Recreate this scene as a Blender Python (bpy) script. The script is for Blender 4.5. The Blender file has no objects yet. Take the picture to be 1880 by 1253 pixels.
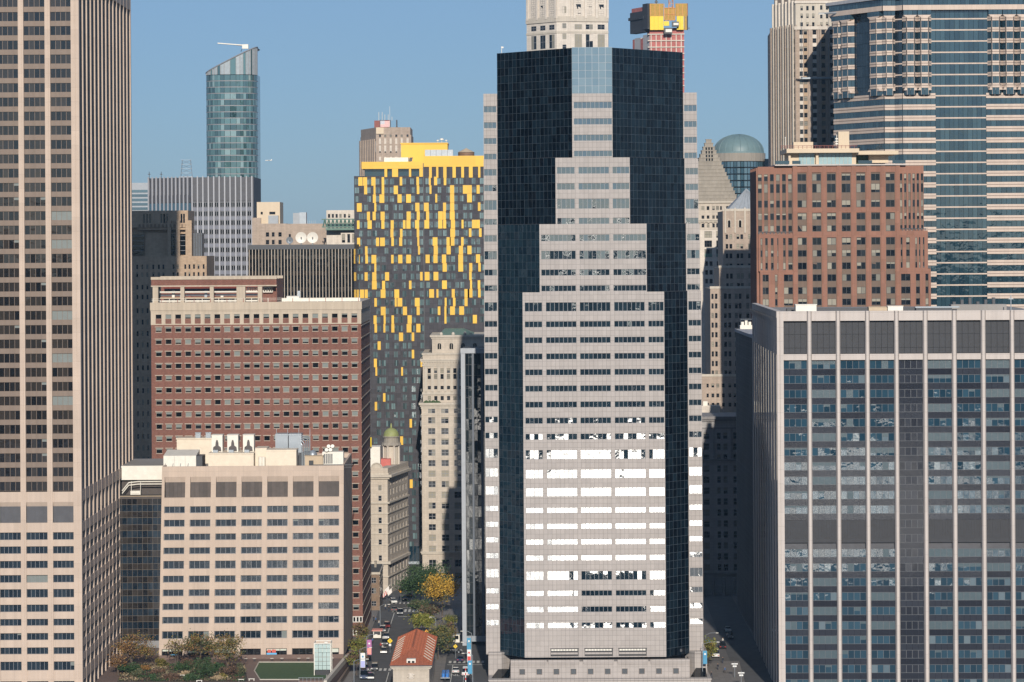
import bpy, math, random
from mathutils import Matrix, Vector

random.seed(7)
sc = bpy.context.scene
COL = sc.collection
# ---------------------------------------------------------------- camera
# Photograph measured at 1880 x 1253: focal length in its pixels, eye height, horizon row, slight roll.
FPX, CU, HV, EYE, ROLL = 5222.0, 940.0, 455.0, 111.0, 0.006
cd = bpy.data.cameras.new('camera')
cam = bpy.data.objects.new('camera', cd)
COL.objects.link(cam)
cd.sensor_width = 36.0
cd.lens = 36.0 * FPX / 1880.0
cd.shift_y = -(626.5 - HV) / 1880.0
cd.clip_start, cd.clip_end = 1.0, 60000.0
_c, _s = math.cos(ROLL), math.sin(ROLL)
cam.matrix_world = Matrix(((_c, _s, 0, 0), (0, 0, -1, 0), (-_s, _c, 0, EYE), (0, 0, 0, 1)))
sc.camera = cam
# ---------------------------------------------------------------- sky and sun
SUN_EL, SUN_AZ = math.radians(21.5), math.radians(3.3)      # azimuth: right of straight behind the camera
w = bpy.data.worlds.new('World'); sc.world = w; w.use_nodes = True
nt = w.node_tree; bg = nt.nodes['Background']
sky = nt.nodes.new('ShaderNodeTexSky'); sky.sky_type = 'NISHITA'; sky.sun_disc = False
sky.sun_elevation = SUN_EL
sky.sun_rotation = math.pi - SUN_AZ
sky.altitude = 100; sky.air_density = 1.0; sky.dust_density = 0.35; sky.ozone_density = 3.0
tint = nt.nodes.new('ShaderNodeMixRGB'); tint.blend_type = 'MULTIPLY'; tint.inputs[0].default_value = 1.0
tint.inputs[2].default_value = (0.66, 0.93, 1.30, 1)
mix = nt.nodes.new('ShaderNodeMixRGB'); mix.inputs[0].default_value = 0.48; mix.inputs[2].default_value = (4.5, 6.5, 9.5, 1)
nt.links.new(sky.outputs[0], tint.inputs[1]); nt.links.new(tint.outputs[0], mix.inputs[1]); nt.links.new(mix.outputs[0], bg.inputs[0])
bg.inputs[1].default_value = 0.061
sl = bpy.data.lights.new('sun', 'SUN'); sl.energy = 4.6; sl.angle = math.radians(0.53); sl.color = (1.0, 0.93, 0.83)
sun = bpy.data.objects.new('sun', sl); COL.objects.link(sun)
_d = Vector((math.sin(SUN_AZ) * math.cos(SUN_EL), -math.cos(SUN_AZ) * math.cos(SUN_EL), math.sin(SUN_EL)))
sun.rotation_euler = _d.to_track_quat('Z', 'Y').to_euler()
sun.location = (60, -300, 400)
sc.view_settings.view_transform = 'Standard'
sc.view_settings.look = 'None'
sc.view_settings.exposure = 0.0
sc.view_settings.gamma = 1.0
sc.view_settings.use_curve_mapping = False
sc.render.engine = 'CYCLES'
sc.cycles.max_bounces = 6; sc.cycles.diffuse_bounces = 2; sc.cycles.glossy_bounces = 4
sc.cycles.transmission_bounces = 4; sc.cycles.transparent_max_bounces = 6
sc.cycles.caustics_reflective = False; sc.cycles.caustics_refractive = False
sc.cycles.sample_clamp_indirect = 6.0
sc.cycles.use_denoising = True

# ---------------------------------------------------------------- measuring helpers
def wx(u, v, Y): return ((u - ROLL * (v - HV)) - CU) * Y / FPX
def wz(u, v, Y): return EYE - ((v + ROLL * (u - CU)) - HV) * Y / FPX
def groundY(v, z=0.0, u=940): return (EYE - z) * FPX / (v + ROLL * (u - CU) - HV)
def gp(u, v, z=0.0):
    Y = groundY(v, z, u); return (wx(u, v, Y), Y, z)

# ---------------------------------------------------------------- materials
MATS = {}
def _new(name):
    m = bpy.data.materials.new(name); m.use_nodes = True
    MATS[name] = m
    t = m.node_tree
    return m, t, t.nodes['Principled BSDF']
def _n(t, kind, **kw):
    n = t.nodes.new(kind)
    for k, v in kw.items(): setattr(n, k, v)
    return n
def _mul(t, a, fac_sock, lo, hi):
    r = _n(t, 'ShaderNodeMapRange'); r.inputs[3].default_value = lo; r.inputs[4].default_value = hi
    t.links.new(fac_sock, r.inputs[0])
    mx = _n(t, 'ShaderNodeMixRGB', blend_type='MULTIPLY'); mx.inputs[0].default_value = 1
    t.links.new(a, mx.inputs[1]); t.links.new(r.outputs[0], mx.inputs[2])
    return mx.outputs[0]
def stone(name, col, grid=None, joint=0.6, rough=0.85, stain=0.22, offset=0.0, msize=0.03, streak=0.12, var=0.06, objvar=0.0):
    """Stone, brick, concrete, render: joints from UV in metres, stains and streaks from position."""
    m, t, b = _new(name)
    L = t.links.new
    uv = _n(t, 'ShaderNodeTexCoord')
    if grid:
        br = _n(t, 'ShaderNodeTexBrick', offset=offset, squash=1.0)
        br.inputs['Scale'].default_value = 1.0
        br.inputs['Color1'].default_value = (*[c * (1 + var) for c in col], 1)
        br.inputs['Color2'].default_value = (*[c * (1 - var) for c in col], 1)
        br.inputs['Mortar'].default_value = (*[c * joint for c in col], 1)
        br.inputs['Mortar Size'].default_value = msize
        br.inputs['Mortar Smooth'].default_value = 0.1
        br.inputs['Brick Width'].default_value = grid[0]; br.inputs['Row Height'].default_value = grid[1]
        L(uv.outputs['UV'], br.inputs['Vector'])
        c = br.outputs['Color']
    else:
        rgb = _n(t, 'ShaderNodeRGB'); rgb.outputs[0].default_value = (*col, 1); c = rgb.outputs[0]
    geo = _n(t, 'ShaderNodeNewGeometry')
    n1 = _n(t, 'ShaderNodeTexNoise'); n1.inputs['Scale'].default_value = 0.16; n1.inputs['Detail'].default_value = 6; n1.inputs['Roughness'].default_value = 0.65
    L(geo.outputs['Position'], n1.inputs['Vector'])
    c = _mul(t, c, n1.outputs[0], 1 - stain, 1 + stain)
    mp = _n(t, 'ShaderNodeMapping'); mp.inputs['Scale'].default_value = (1.6, 1.6, 0.05)
    L(geo.outputs['Position'], mp.inputs['Vector'])
    n2 = _n(t, 'ShaderNodeTexNoise'); n2.inputs['Scale'].default_value = 0.8; n2.inputs['Detail'].default_value = 4
    L(mp.outputs[0], n2.inputs['Vector'])
    c = _mul(t, c, n2.outputs[0], 1 - streak * 2, 1 + streak * 1.2)
    if objvar:
        oi = _n(t, 'ShaderNodeObjectInfo')
        c = _mul(t, c, oi.outputs['Random'], 1 - objvar, 1 + objvar)
    L(c, b.inputs['Base Color'])
    b.inputs['Roughness'].default_value = rough
    n3 = _n(t, 'ShaderNodeTexNoise'); n3.inputs['Scale'].default_value = 3.0; n3.inputs['Detail'].default_value = 5
    L(geo.outputs['Position'], n3.inputs['Vector'])
    bp = _n(t, 'ShaderNodeBump'); bp.inputs['Strength'].default_value = 0.25; bp.inputs['Distance'].default_value = 0.03
    L(n3.outputs[0], bp.inputs['Height']); L(bp.outputs[0], b.inputs['Normal'])
    return m
def glass(name, lo, hi, ior=1.9, rough=0.03, wav=0.010, scale=0.5, pw=1.0, light=None, lightat=0.9):
    """Opaque window glass: base tones vary from pane to pane, for interiors and painted reflections; the old sheet is a little wavy."""
    m, t, b = _new(name)
    L = t.links.new
    geo = _n(t, 'ShaderNodeNewGeometry'); oi = _n(t, 'ShaderNodeObjectInfo')
    ad = _n(t, 'ShaderNodeMath', operation='ADD'); L(geo.outputs['Random Per Island'], ad.inputs[0]); L(oi.outputs['Random'], ad.inputs[1])
    fr = _n(t, 'ShaderNodeMath', operation='FRACT'); L(ad.outputs[0], fr.inputs[0])
    rp = _n(t, 'ShaderNodeValToRGB')
    rp.color_ramp.elements[0].color = (*lo, 1); rp.color_ramp.elements[1].color = (*hi, 1)
    rp.color_ramp.elements[1].position = lightat - 0.02 if light else 1.0
    if light:
        e = rp.color_ramp.elements.new(lightat); e.color = (*light, 1)
    po = _n(t, 'ShaderNodeMath', operation='POWER'); L(fr.outputs[0], po.inputs[0]); po.inputs[1].default_value = pw
    L(po.outputs[0], rp.inputs[0]); L(rp.outputs[0], b.inputs['Base Color'])
    b.inputs['Roughness'].default_value = rough; b.inputs['IOR'].default_value = ior
    n = _n(t, 'ShaderNodeTexNoise'); n.inputs['Scale'].default_value = scale; n.inputs['Detail'].default_value = 2
    L(geo.outputs['Position'], n.inputs['Vector'])
    bp = _n(t, 'ShaderNodeBump'); bp.inputs['Strength'].default_value = 1.0; bp.inputs['Distance'].default_value = wav
    L(n.outputs[0], bp.inputs['Height']); L(bp.outputs[0], b.inputs['Normal'])
    return m
def plain(name, col, rough=0.6, metal=0.0, var=0.0, noise=0.15, nscale=0.8):
    m, t, b = _new(name)
    L = t.links.new
    rgb = _n(t, 'ShaderNodeRGB'); rgb.outputs[0].default_value = (*col, 1); c = rgb.outputs[0]
    geo = _n(t, 'ShaderNodeNewGeometry')
    n1 = _n(t, 'ShaderNodeTexNoise'); n1.inputs['Scale'].default_value = nscale; n1.inputs['Detail'].default_value = 5
    L(geo.outputs['Position'], n1.inputs['Vector'])
    c = _mul(t, c, n1.outputs[0], 1 - noise, 1 + noise)
    if var:
        oi = _n(t, 'ShaderNodeObjectInfo'); c = _mul(t, c, oi.outputs['Random'], 1 - var, 1 + var)
    L(c, b.inputs['Base Color']); b.inputs['Roughness'].default_value = rough; b.inputs['Metallic'].default_value = metal
    return m
def leafy(name, a, b_, c_):
    m, t, b = _new(name)
    geo = _n(t, 'ShaderNodeNewGeometry'); rp = _n(t, 'ShaderNodeValToRGB')
    rp.color_ramp.elements[0].color = (*a, 1); rp.color_ramp.elements[1].color = (*c_, 1)
    e = rp.color_ramp.elements.new(0.5); e.color = (*b_, 1)
    t.links.new(geo.outputs['Random Per Island'], rp.inputs[0]); t.links.new(rp.outputs[0], b.inputs['Base Color'])
    b.inputs['Roughness'].default_value = 0.7
    return m

# ---------------------------------------------------------------- mesh builder
class M:
    def __init__(s): s.v = []; s.f = []; s.m = []
    def poly(s, pts, m=0):
        i = len(s.v); s.v.extend(pts); s.f.append(tuple(range(i, i + len(pts)))); s.m.append(m)
    def box(s, x0, x1, y0, y1, z0, z1, m=0, top=None):
        i = len(s.v)
        s.v.extend([(x0, y0, z0), (x1, y0, z0), (x1, y1, z0), (x0, y1, z0), (x0, y0, z1), (x1, y0, z1), (x1, y1, z1), (x0, y1, z1)])
        for q in ((0, 1, 5, 4), (1, 2, 6, 5), (2, 3, 7, 6), (3, 0, 4, 7), (3, 2, 1, 0)):
            s.f.append(tuple(i + k for k in q)); s.m.append(m)
        s.f.append((i + 4, i + 5, i + 6, i + 7)); s.m.append(m if top is None else top)
    def prism(s, pl, z0, z1, m=0, top=None, bottom=True, pl1=None):
        """pl: plan polygon, counter-clockwise seen from above; pl1: a different top outline."""
        n = len(pl); i = len(s.v); q = pl1 or pl
        s.v.extend([(x, y, z0) for x, y in pl]); s.v.extend([(x, y, z1) for x, y in q])
        for k in range(n):
            j = (k + 1) % n
            s.f.append((i + k, i + j, i + n + j, i + n + k)); s.m.append(m)
        s.f.append(tuple(i + n + k for k in range(n))); s.m.append(m if top is None else top)
        if bottom: s.f.append(tuple(i + n - 1 - k for k in range(n))); s.m.append(m)
    def cyl(s, cx, cy, z0, z1, r0, r1=None, n=10, m=0, a0=0.0):
        r1 = r0 if r1 is None else r1
        p0 = [(cx + r0 * math.cos(a0 + 2 * math.pi * k / n), cy + r0 * math.sin(a0 + 2 * math.pi * k / n)) for k in range(n)]
        p1 = [(cx + r1 * math.cos(a0 + 2 * math.pi * k / n), cy + r1 * math.sin(a0 + 2 * math.pi * k / n)) for k in range(n)]
        s.prism(p0, z0, z1, m, pl1=p1)
    def tube(s, pts, r, n=6, m=0, r1=None):
        pts = [Vector(p) for p in pts]; rings = []
        for k, p in enumerate(pts):
            d = (pts[min(k + 1, len(pts) - 1)] - pts[max(k - 1, 0)]).normalized()
            a = d.cross(Vector((0, 0, 1)));
            if a.length < 1e-3: a = Vector((1, 0, 0))
            a.normalize(); b = d.cross(a)
            rr = r if r1 is None else r + (r1 - r) * k / max(1, len(pts) - 1)
            i = len(s.v)
            for j in range(n):
                an = 2 * math.pi * j / n
                s.v.append(tuple(p + a * (rr * math.cos(an)) + b * (rr * math.sin(an))))
            rings.append(i)
        for k in range(len(rings) - 1):
            for j in range(n):
                j2 = (j + 1) % n
                s.f.append((rings[k] + j2, rings[k] + j, rings[k + 1] + j, rings[k + 1] + j2)); s.m.append(m)
        s.f.append(tuple(rings[0] + j for j in range(n))); s.m.append(m)
        s.f.append(tuple(rings[-1] + n - 1 - j for j in range(n))); s.m.append(m)
    def dome(s, cx, cy, z0, r, h, n=16, k=6, m=0, p=1.0):
        prev = None
        for a in range(k + 1):
            t = a / k * math.pi / 2
            rr, z = r * math.cos(t) ** p, z0 + h * math.sin(t)
            i = len(s.v)
            s.v.extend([(cx + max(rr, 1e-3) * math.cos(2 * math.pi * j / n), cy + max(rr, 1e-3) * math.sin(2 * math.pi * j / n), z) for j in range(n)])
            if prev is not None:
                for j in range(n):
                    j2 = (j + 1) % n
                    s.f.append((prev + j, prev + j2, i + j2, i + j)); s.m.append(m)
            prev = i
    def wall(s, x0, x1, z0, z1, cols, rows, y=0.0, d=0.3, m=0, mr=None, warp=None):
        """Front wall (faces -y) pierced by every column x row opening, with reveals of depth d."""
        mr = m if mr is None else mr
        W = warp or (lambda x, z: x)
        P = lambda x, yy, z: (W(x, z), yy, z)
        z = z0
        for a, b in sorted(rows):
            if a > z + 1e-4: s.poly([P(x0, y, z), P(x1, y, z), P(x1, y, a), P(x0, y, a)], m)
            x = x0
            for c, e in sorted(cols):
                if c > x + 1e-4: s.poly([P(x, y, a), P(c, y, a), P(c, y, b), P(x, y, b)], m)
                s.poly([P(c, y, a), P(c, y + d, a), P(c, y + d, b), P(c, y, b)], mr)
                s.poly([P(e, y, a), P(e, y, b), P(e, y + d, b), P(e, y + d, a)], mr)
                s.poly([P(c, y, a), P(e, y, a), P(e, y + d, a), P(c, y + d, a)], mr)
                s.poly([P(c, y, b), P(c, y + d, b), P(e, y + d, b), P(e, y, b)], mr)
                x = e
            if x1 > x + 1e-4: s.poly([P(x, y, a), P(x1, y, a), P(x1, y, b), P(x, y, b)], m)
            z = b
        if z1 > z + 1e-4: s.poly([P(x0, y, z), P(x1, y, z), P(x1, y, z1), P(x0, y, z1)], m)
    def add(s, o, mat=None):
        i = len(s.v)
        s.v.extend([tuple(mat @ Vector(p)) for p in o.v] if mat is not None else o.v)
        s.f.extend([tuple(i + k for k in f) for f in o.f]); s.m.extend(o.m)
    def mesh(s, name, mats, smooth=False):
        me = bpy.data.meshes.new(name)
        me.from_pydata(s.v, [], s.f)
        for mm in mats: me.materials.append(MATS[mm] if isinstance(mm, str) else mm)
        if len(mats) > 1: me.polygons.foreach_set('material_index', s.m)
        if smooth: me.polygons.foreach_set('use_smooth', [True] * len(s.f))
        uvl = me.uv_layers.new(name='UVMap')
        uvs = []
        for f in s.f:
            p0, p1, p2 = s.v[f[0]], s.v[f[1]], s.v[f[2]]
            ax, ay, az = p1[0] - p0[0], p1[1] - p0[1], p1[2] - p0[2]
            bx, by, bz = p2[0] - p0[0], p2[1] - p0[1], p2[2] - p0[2]
            nx, ny, nz = ay * bz - az * by, az * bx - ax * bz, ax * by - ay * bx
            h = math.hypot(nx, ny)
            if h < 0.35 * abs(nz) or h == 0:
                for k in f: uvs.extend((s.v[k][0], s.v[k][1]))
            else:
                tx, ty = -ny / h, nx / h
                for k in f: uvs.extend((s.v[k][0] * tx + s.v[k][1] * ty, s.v[k][2]))
        uvl.data.foreach_set('uv', uvs)
        me.update()
        return me
    def obj(s, name, mats, parent=None, loc=(0, 0, 0), rz=0.0, smooth=False, stuff=False):
        if isinstance(mats, str): mats = [mats]
        return link(name, s.mesh(name, mats, smooth), parent, loc, rz, stuff)

def link(name, me, parent=None, loc=(0, 0, 0), rz=0.0, stuff=False):
    o = bpy.data.objects.new(name, me); COL.objects.link(o)
    o.location = loc
    if rz: o.rotation_euler = (0, 0, rz)
    if parent is not None: o.parent = parent
    if stuff: o['kind'] = 'stuff'
    return o
def tag(o, label, cat, group=None):
    o['label'] = label; o['category'] = cat
    if group: o['group'] = group
    return o
def struct(o): o['kind'] = 'structure'; return o
def thing(name, label, cat, loc=(0, 0, 0), rz=0.0, group=None):
    return tag(link(name, None, None, loc, rz), label, cat, group)

# ---------------------------------------------------------------- windows
_wc = {}
def window_meshes(w, h, n, k, style):
    """Frame mesh and pane mesh of a window w x h with n lights; k picks one of a few variants."""
    key = (round(w, 2), round(h, 2), n, k, style['id'])
    if key in _wc: return _wc[key]
    rnd = random.Random(hash(key[:4]) & 0xffff)
    ft, fd, mw = style.get('ft', 0.07), style.get('fd', 0.10), style.get('mw', 0.07)
    fr = M(); x0, x1 = -w / 2, w / 2
    fr.box(x0, x1, 0, fd, 0, ft); fr.box(x0, x1, 0, fd, h - ft, h)
    fr.box(x0, x0 + ft, 0.003, fd - .003, ft, h - ft); fr.box(x1 - ft, x1, 0.003, fd - .003, ft, h - ft)
    for i in range(1, n):
        c = x0 + w * i / n; fr.box(c - mw / 2, c + mw / 2, 0.006, fd - .006, ft, h - ft)
    tr = style.get('transom')
    if tr: fr.box(x0 + ft, x1 - ft, 0.009, fd - .009, h * tr - mw / 2, h * tr + mw / 2)
    pn = M(); y = fd * 0.6; tl = style.get('tilt', 0.004)
    bl = style.get('blind', 0.0)
    whole = rnd.random() < bl; wf = rnd.choice((0.25, 0.45, 0.7, 1.0, 1.0))
    for i in range(n):
        a, b = x0 + w * i / n + 0.01, x0 + w * (i + 1) / n - 0.01
        tx, tz = rnd.gauss(0, tl) * (b - a), rnd.gauss(0, tl) * h
        if whole or rnd.random() < bl * 0.35:
            f = wf if whole else rnd.choice((0.3, 0.5, 1.0))
            zb = h - 0.01 - (h - 0.02) * f
            pn.poly([(a, y, zb), (b, y + tx, zb), (b, y + tx, h - .01), (a, y, h - .01)], 1)
            if f < 1: pn.poly([(a, y, .01), (b, y + tx, .01), (b, y + tx + tz, zb), (a, y + tz, zb)], 0)
        else:
            pn.poly([(a, y, .01), (b, y + tx, .01), (b, y + tx + tz, h - .01), (a, y + tz, h - .01)], 0)
    r = (fr.mesh('window', [style['frame']]), pn.mesh('pane', [style['glass'], style.get('blindmat', style['glass'])]), fr, pn)
    _wc[key] = r
    return r

class Building:
    """A thing whose front wall stands at distance Y; x and z come from photograph pixels on that wall."""
    def __init__(s, name, label, cat, u, v, Y, rz=0.0, group=None):
        s.u, s.v, s.Y = u, v, Y; s.k = Y / FPX
        s.o = thing(name, label, cat, (wx(u, v, Y), Y, 0), rz, group)
        s.nw = 0; s.rest = {}
    def x(s, u): return (u - s.u) * s.k
    def z(s, v): return wz(s.u, v, s.Y)
    def xs(s, L): return [(s.x(a), s.x(b)) for a, b in L]
    def zs(s, L): return [(s.z(b), s.z(a)) for a, b in L]      # (top row, bottom row) -> (low, high)
    def window(s, x0, x1, z0, z1, y, style, n=1, rz=0.0, at=None, name='window', force=False):
        w_, h_ = x1 - x0, z1 - z0
        k = random.randrange(style.get('nvar', 6))
        fm, pm, fr, pn = window_meshes(w_, h_, n, k, style)
        loc = at if at is not None else ((x0 + x1) / 2, y, z0)
        if s.nw < 300:
            s.nw += 1
            o = link(name, fm, s.o, loc, rz)
            link('pane', pm, o)
        else:
            T = Matrix.Translation(loc) @ Matrix.Rotation(rz, 4, 'Z')
            r = s.rest.setdefault(style['id'], (M(), M(), style))
            r[0].add(fr, T); r[1].add(pn, T)
    def windows(s, cols, rows, y, style, n=1):
        for a, b in rows:
            for c, e in cols: s.window(c, e, a, b, y, style, n)
    def done(s):
        for fr, pn, st in s.rest.values():
            o = fr.obj('windows', [st['frame']], s.o, stuff=True)
            pn.obj('panes', [st['glass'], st.get('blindmat', st['glass'])], s.o, stuff=True)
    def part(s, name, m, mats, **kw): return m.obj(name, mats, s.o, **kw)
def even(a, b, n, frac, off=0.5):
    """n openings spread evenly over a..b, each taking frac of its pitch."""
    p = (b - a) / n
    return [(a + p * (i + (1 - frac) * off), a + p * (i + (1 - frac) * off + frac)) for i in range(n)]
def box_shell(m, x0, x1, y0, y1, z0, z1, ms=0, mr=1, front=False):
    """Sides, back and roof of a block (front left to wall())."""
    m.poly([(x1, y0, z0), (x1, y1, z0), (x1, y1, z1), (x1, y0, z1)], ms)
    m.poly([(x1, y1, z0), (x0, y1, z0), (x0, y1, z1), (x1, y1, z1)], ms)
    m.poly([(x0, y1, z0), (x0, y0, z0), (x0, y0, z1), (x0, y1, z1)], ms)
    m.poly([(x0, y0, z1), (x1, y0, z1), (x1, y1, z1), (x0, y1, z1)], mr)
    if front: m.poly([(x0, y0, z0), (x1, y0, z0), (x1, y0, z1), (x0, y0, z1)], ms)

# ---------------------------------------------------------------- the palette
stone('granite_pink', (0.40, 0.36, 0.335), grid=(1.09, 1.30), joint=0.55, msize=0.035, stain=0.13, streak=0.06, var=0.05)
stone('precast_beige', (0.52, 0.41, 0.33), grid=(3.3, 3.5), joint=0.8, msize=0.03, stain=0.14, streak=0.085, var=0.045)
stone('precast_spandrel', (0.20, 0.145, 0.11), stain=0.1, rough=0.6)
stone('concrete_pale', (0.52, 0.46, 0.42), grid=(50, 3.5), joint=0.75, msize=0.035, stain=0.12, streak=0.09, var=0.03)
stone('brick_red', (0.19, 0.084, 0.062), grid=(0.42, 0.14), joint=1.15, msize=0.012, offset=0.5, stain=0.24, streak=0.10, var=0.2)
stone('brick_brown', (0.265, 0.128, 0.086), grid=(2.3, 3.68), joint=0.8, msize=0.03, stain=0.16, streak=0.06, var=0.08)
stone('brick_spandrel', (0.165, 0.115, 0.085), stain=0.1)
stone('limestone', (0.50, 0.43, 0.35), grid=(1.5, 0.75), joint=0.82, msize=0.03, offset=0.5, stain=0.2, streak=0.12)
stone('limestone_trim', (0.52, 0.46, 0.38), stain=0.22, streak=0.14)
stone('limestone_white', (0.62, 0.55, 0.47), grid=(1.6, 0.9), joint=0.85, offset=0.5, stain=0.15, streak=0.12)
stone('brick_tan', (0.42, 0.30, 0.20), grid=(1.2, 0.6), joint=0.85, offset=0.5, stain=0.22, streak=0.14, var=0.1)
stone('brick_tan_pale', (0.40, 0.315, 0.25), grid=(1.2, 0.6), joint=0.85, offset=0.5, stain=0.18, streak=0.14, var=0.08)
stone('brick_umber', (0.21, 0.145, 0.10), grid=(1.2, 0.6), joint=0.85, offset=0.5, stain=0.2, streak=0.1, var=0.1)
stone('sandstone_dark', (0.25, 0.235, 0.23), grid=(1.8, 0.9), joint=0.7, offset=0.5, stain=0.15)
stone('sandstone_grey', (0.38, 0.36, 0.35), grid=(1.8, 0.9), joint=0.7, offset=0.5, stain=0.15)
stone('frieze_stone', (0.50, 0.42, 0.33), stain=0.12, streak=0.16)
stone('roof_gravel', (0.27, 0.25, 0.23), stain=0.3, streak=0.0)
stone('roof_dark', (0.06, 0.06, 0.06), stain=0.3, streak=0.0)
stone('pyramid_stone', (0.30, 0.265, 0.22), stain=0.25, streak=0.15)
stone('stone_band', (0.56, 0.45, 0.37), grid=(1.5, 9), joint=0.8, stain=0.08, streak=0.04)
stone('stone_band_dark', (0.30, 0.235, 0.20), stain=0.08, streak=0.04)
stone('grey_rib', (0.40, 0.40, 0.42), stain=0.12)
stone('grey_spandrel', (0.20, 0.205, 0.235), stain=0.12)
stone('panel_dark', (0.058, 0.055, 0.062), grid=(1.45, 1.5), joint=0.5, msize=0.03, stain=0.15, streak=0.0, var=0.2)
stone('yellow_panel', (0.74, 0.44, 0.035), grid=(30, 3.02), joint=0.85, msize=0.03, stain=0.05, streak=0.02, rough=0.5, objvar=0.06)
stone('yellow_paint', (0.74, 0.44, 0.035), grid=(9, 20), joint=0.9, msize=0.04, stain=0.05, streak=0.02, rough=0.5)
glass('glass_navy', (0.006, 0.012, 0.02), (0.02, 0.032, 0.045), ior=1.75, wav=0.012)
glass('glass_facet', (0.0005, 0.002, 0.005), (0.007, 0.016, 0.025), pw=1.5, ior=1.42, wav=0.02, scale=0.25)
glass('glass_facet_low', (0.006, 0.016, 0.026), (0.014, 0.032, 0.046), ior=1.9, wav=0.02, scale=0.25)  # paler copy of the facet glass; the reflected tone is in its colour
glass('glass_mirror', (0.006, 0.016, 0.028), (0.018, 0.036, 0.052), ior=3.5, wav=0.009)
glass('glass_teal', (0.010, 0.028, 0.042), (0.035, 0.07, 0.088), ior=2.05, wav=0.04, scale=0.35)
glass('glass_bronze', (0.008, 0.009, 0.011), (0.042, 0.035, 0.030), ior=1.7, wav=0.012)
glass('glass_black', (0.003, 0.004, 0.005), (0.012, 0.013, 0.015), ior=1.45, wav=0.008)
glass('glass_old', (0.004, 0.006, 0.009), (0.018, 0.022, 0.028), ior=1.48, wav=0.006, light=(0.22, 0.205, 0.17), lightat=0.88)
glass('glass_sky', (0.03, 0.07, 0.10), (0.07, 0.13, 0.16), ior=2.6, wav=0.02)
glass('glass_aqua', (0.02, 0.05, 0.055), (0.10, 0.19, 0.19), ior=2.4, wav=0.03, light=(0.20, 0.29, 0.29), lightat=0.9)  # random teal and pale pane colours stand in for reflections on the curved front
glass('glass_curtain', (0.012, 0.034, 0.055), (0.032, 0.075, 0.11), ior=1.42, wav=0.03, light=(0.12, 0.16, 0.185), lightat=0.96)
glass('glass_spandrel', (0.018, 0.020, 0.028), (0.036, 0.040, 0.052), ior=1.25, rough=0.12, wav=0.006)
glass('glass_yellow_block', (0.03, 0.05, 0.056), (0.16, 0.24, 0.25), ior=2.2, wav=0.008)
plain('blind_grey', (0.16, 0.18, 0.17), rough=0.5)
plain('blind_pale', (0.25, 0.225, 0.17), rough=0.5)
plain('blind_teal', (0.05, 0.08, 0.095), rough=0.35)
plain('frame_dark', (0.03, 0.03, 0.032), rough=0.5)
plain('frame_bronze', (0.17, 0.12, 0.09), rough=0.5)
plain('frame_grey', (0.22, 0.22, 0.23), rough=0.5)
plain('frame_slate', (0.10, 0.108, 0.12), rough=0.5)
plain('frame_umber', (0.085, 0.068, 0.055), rough=0.5)
plain('louvre_slate', (0.022, 0.023, 0.028), rough=0.6, noise=0.3)
plain('facet_line', (0.075, 0.095, 0.115), rough=0.4)
plain('frame_alu', (0.32, 0.36, 0.40), rough=0.4)
plain('frame_white', (0.6, 0.58, 0.54), rough=0.6)
plain('louvre_brown', (0.075, 0.058, 0.05), rough=0.6, var=0.25, noise=0.35)
plain('louvre_grey', (0.07, 0.07, 0.078), rough=0.6, noise=0.3)
plain('white_metal', (0.72, 0.68, 0.60), rough=0.5)
plain('cream_metal', (0.70, 0.60, 0.47), rough=0.55)
plain('tan_metal', (0.48, 0.37, 0.25), rough=0.6)
plain('steel', (0.30, 0.33, 0.36), rough=0.4, metal=0.4)
plain('steel_dark', (0.05, 0.052, 0.058), rough=0.5)
plain('copper_green', (0.11, 0.19, 0.155), rough=0.6, noise=0.3)
plain('copper_olive', (0.25, 0.27, 0.10), rough=0.6, noise=0.25)
plain('dome_green', (0.135, 0.20, 0.205), rough=0.5, noise=0.12)
plain('lead_grey', (0.30, 0.32, 0.34), rough=0.5, noise=0.2)
plain('red_truss', (0.22, 0.06, 0.045), rough=0.6, noise=0.3)
plain('red_net', (0.40, 0.13, 0.115), rough=0.8, noise=0.45, nscale=0.6)
plain('safety_yellow', (0.78, 0.56, 0.03), rough=0.6)
plain('safety_ochre', (0.40, 0.24, 0.04), rough=0.7, noise=0.4, nscale=1.5)
plain('net_black', (0.035, 0.037, 0.045), rough=0.7, noise=0.4, nscale=0.5)
plain('orange_steel', (0.62, 0.27, 0.07), rough=0.6)
plain('wood_brown', (0.20, 0.12, 0.08), rough=0.8, noise=0.3)
# ================================================================ ground, water, land
plain('asphalt', (0.088, 0.086, 0.086), rough=0.9, noise=0.35, nscale=0.35)
stone('pavement', (0.21, 0.19, 0.175), grid=(1.5, 1.5), joint=0.7, msize=0.03, stain=0.25, streak=0.0, var=0.08)
stone('city_ground', (0.13, 0.12, 0.115), stain=0.3, streak=0.0)
stone('plaza_brick', (0.17, 0.115, 0.095), grid=(0.8, 0.4), joint=0.8, offset=0.5, stain=0.2, streak=0.0)
plain('road_paint', (0.62, 0.60, 0.55), rough=0.8, noise=0.35, nscale=3)
def _water():
    m, t, b = _new('water')
    b.inputs['Base Color'].default_value = (0.012, 0.03, 0.04, 1)
    b.inputs['Roughness'].default_value = 0.29; b.inputs['IOR'].default_value = 1.33
    geo = _n(t, 'ShaderNodeNewGeometry')
    n = _n(t, 'ShaderNodeTexNoise'); n.inputs['Scale'].default_value = 0.22; n.inputs['Detail'].default_value = 5
    t.links.new(geo.outputs['Position'], n.inputs['Vector'])
    bp = _n(t, 'ShaderNodeBump'); bp.inputs['Strength'].default_value = 0.8; bp.inputs['Distance'].default_value = 0.8
    t.links.new(n.outputs[0], bp.inputs['Height']); t.links.new(bp.outputs[0], b.inputs['Normal'])
_water()
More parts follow.
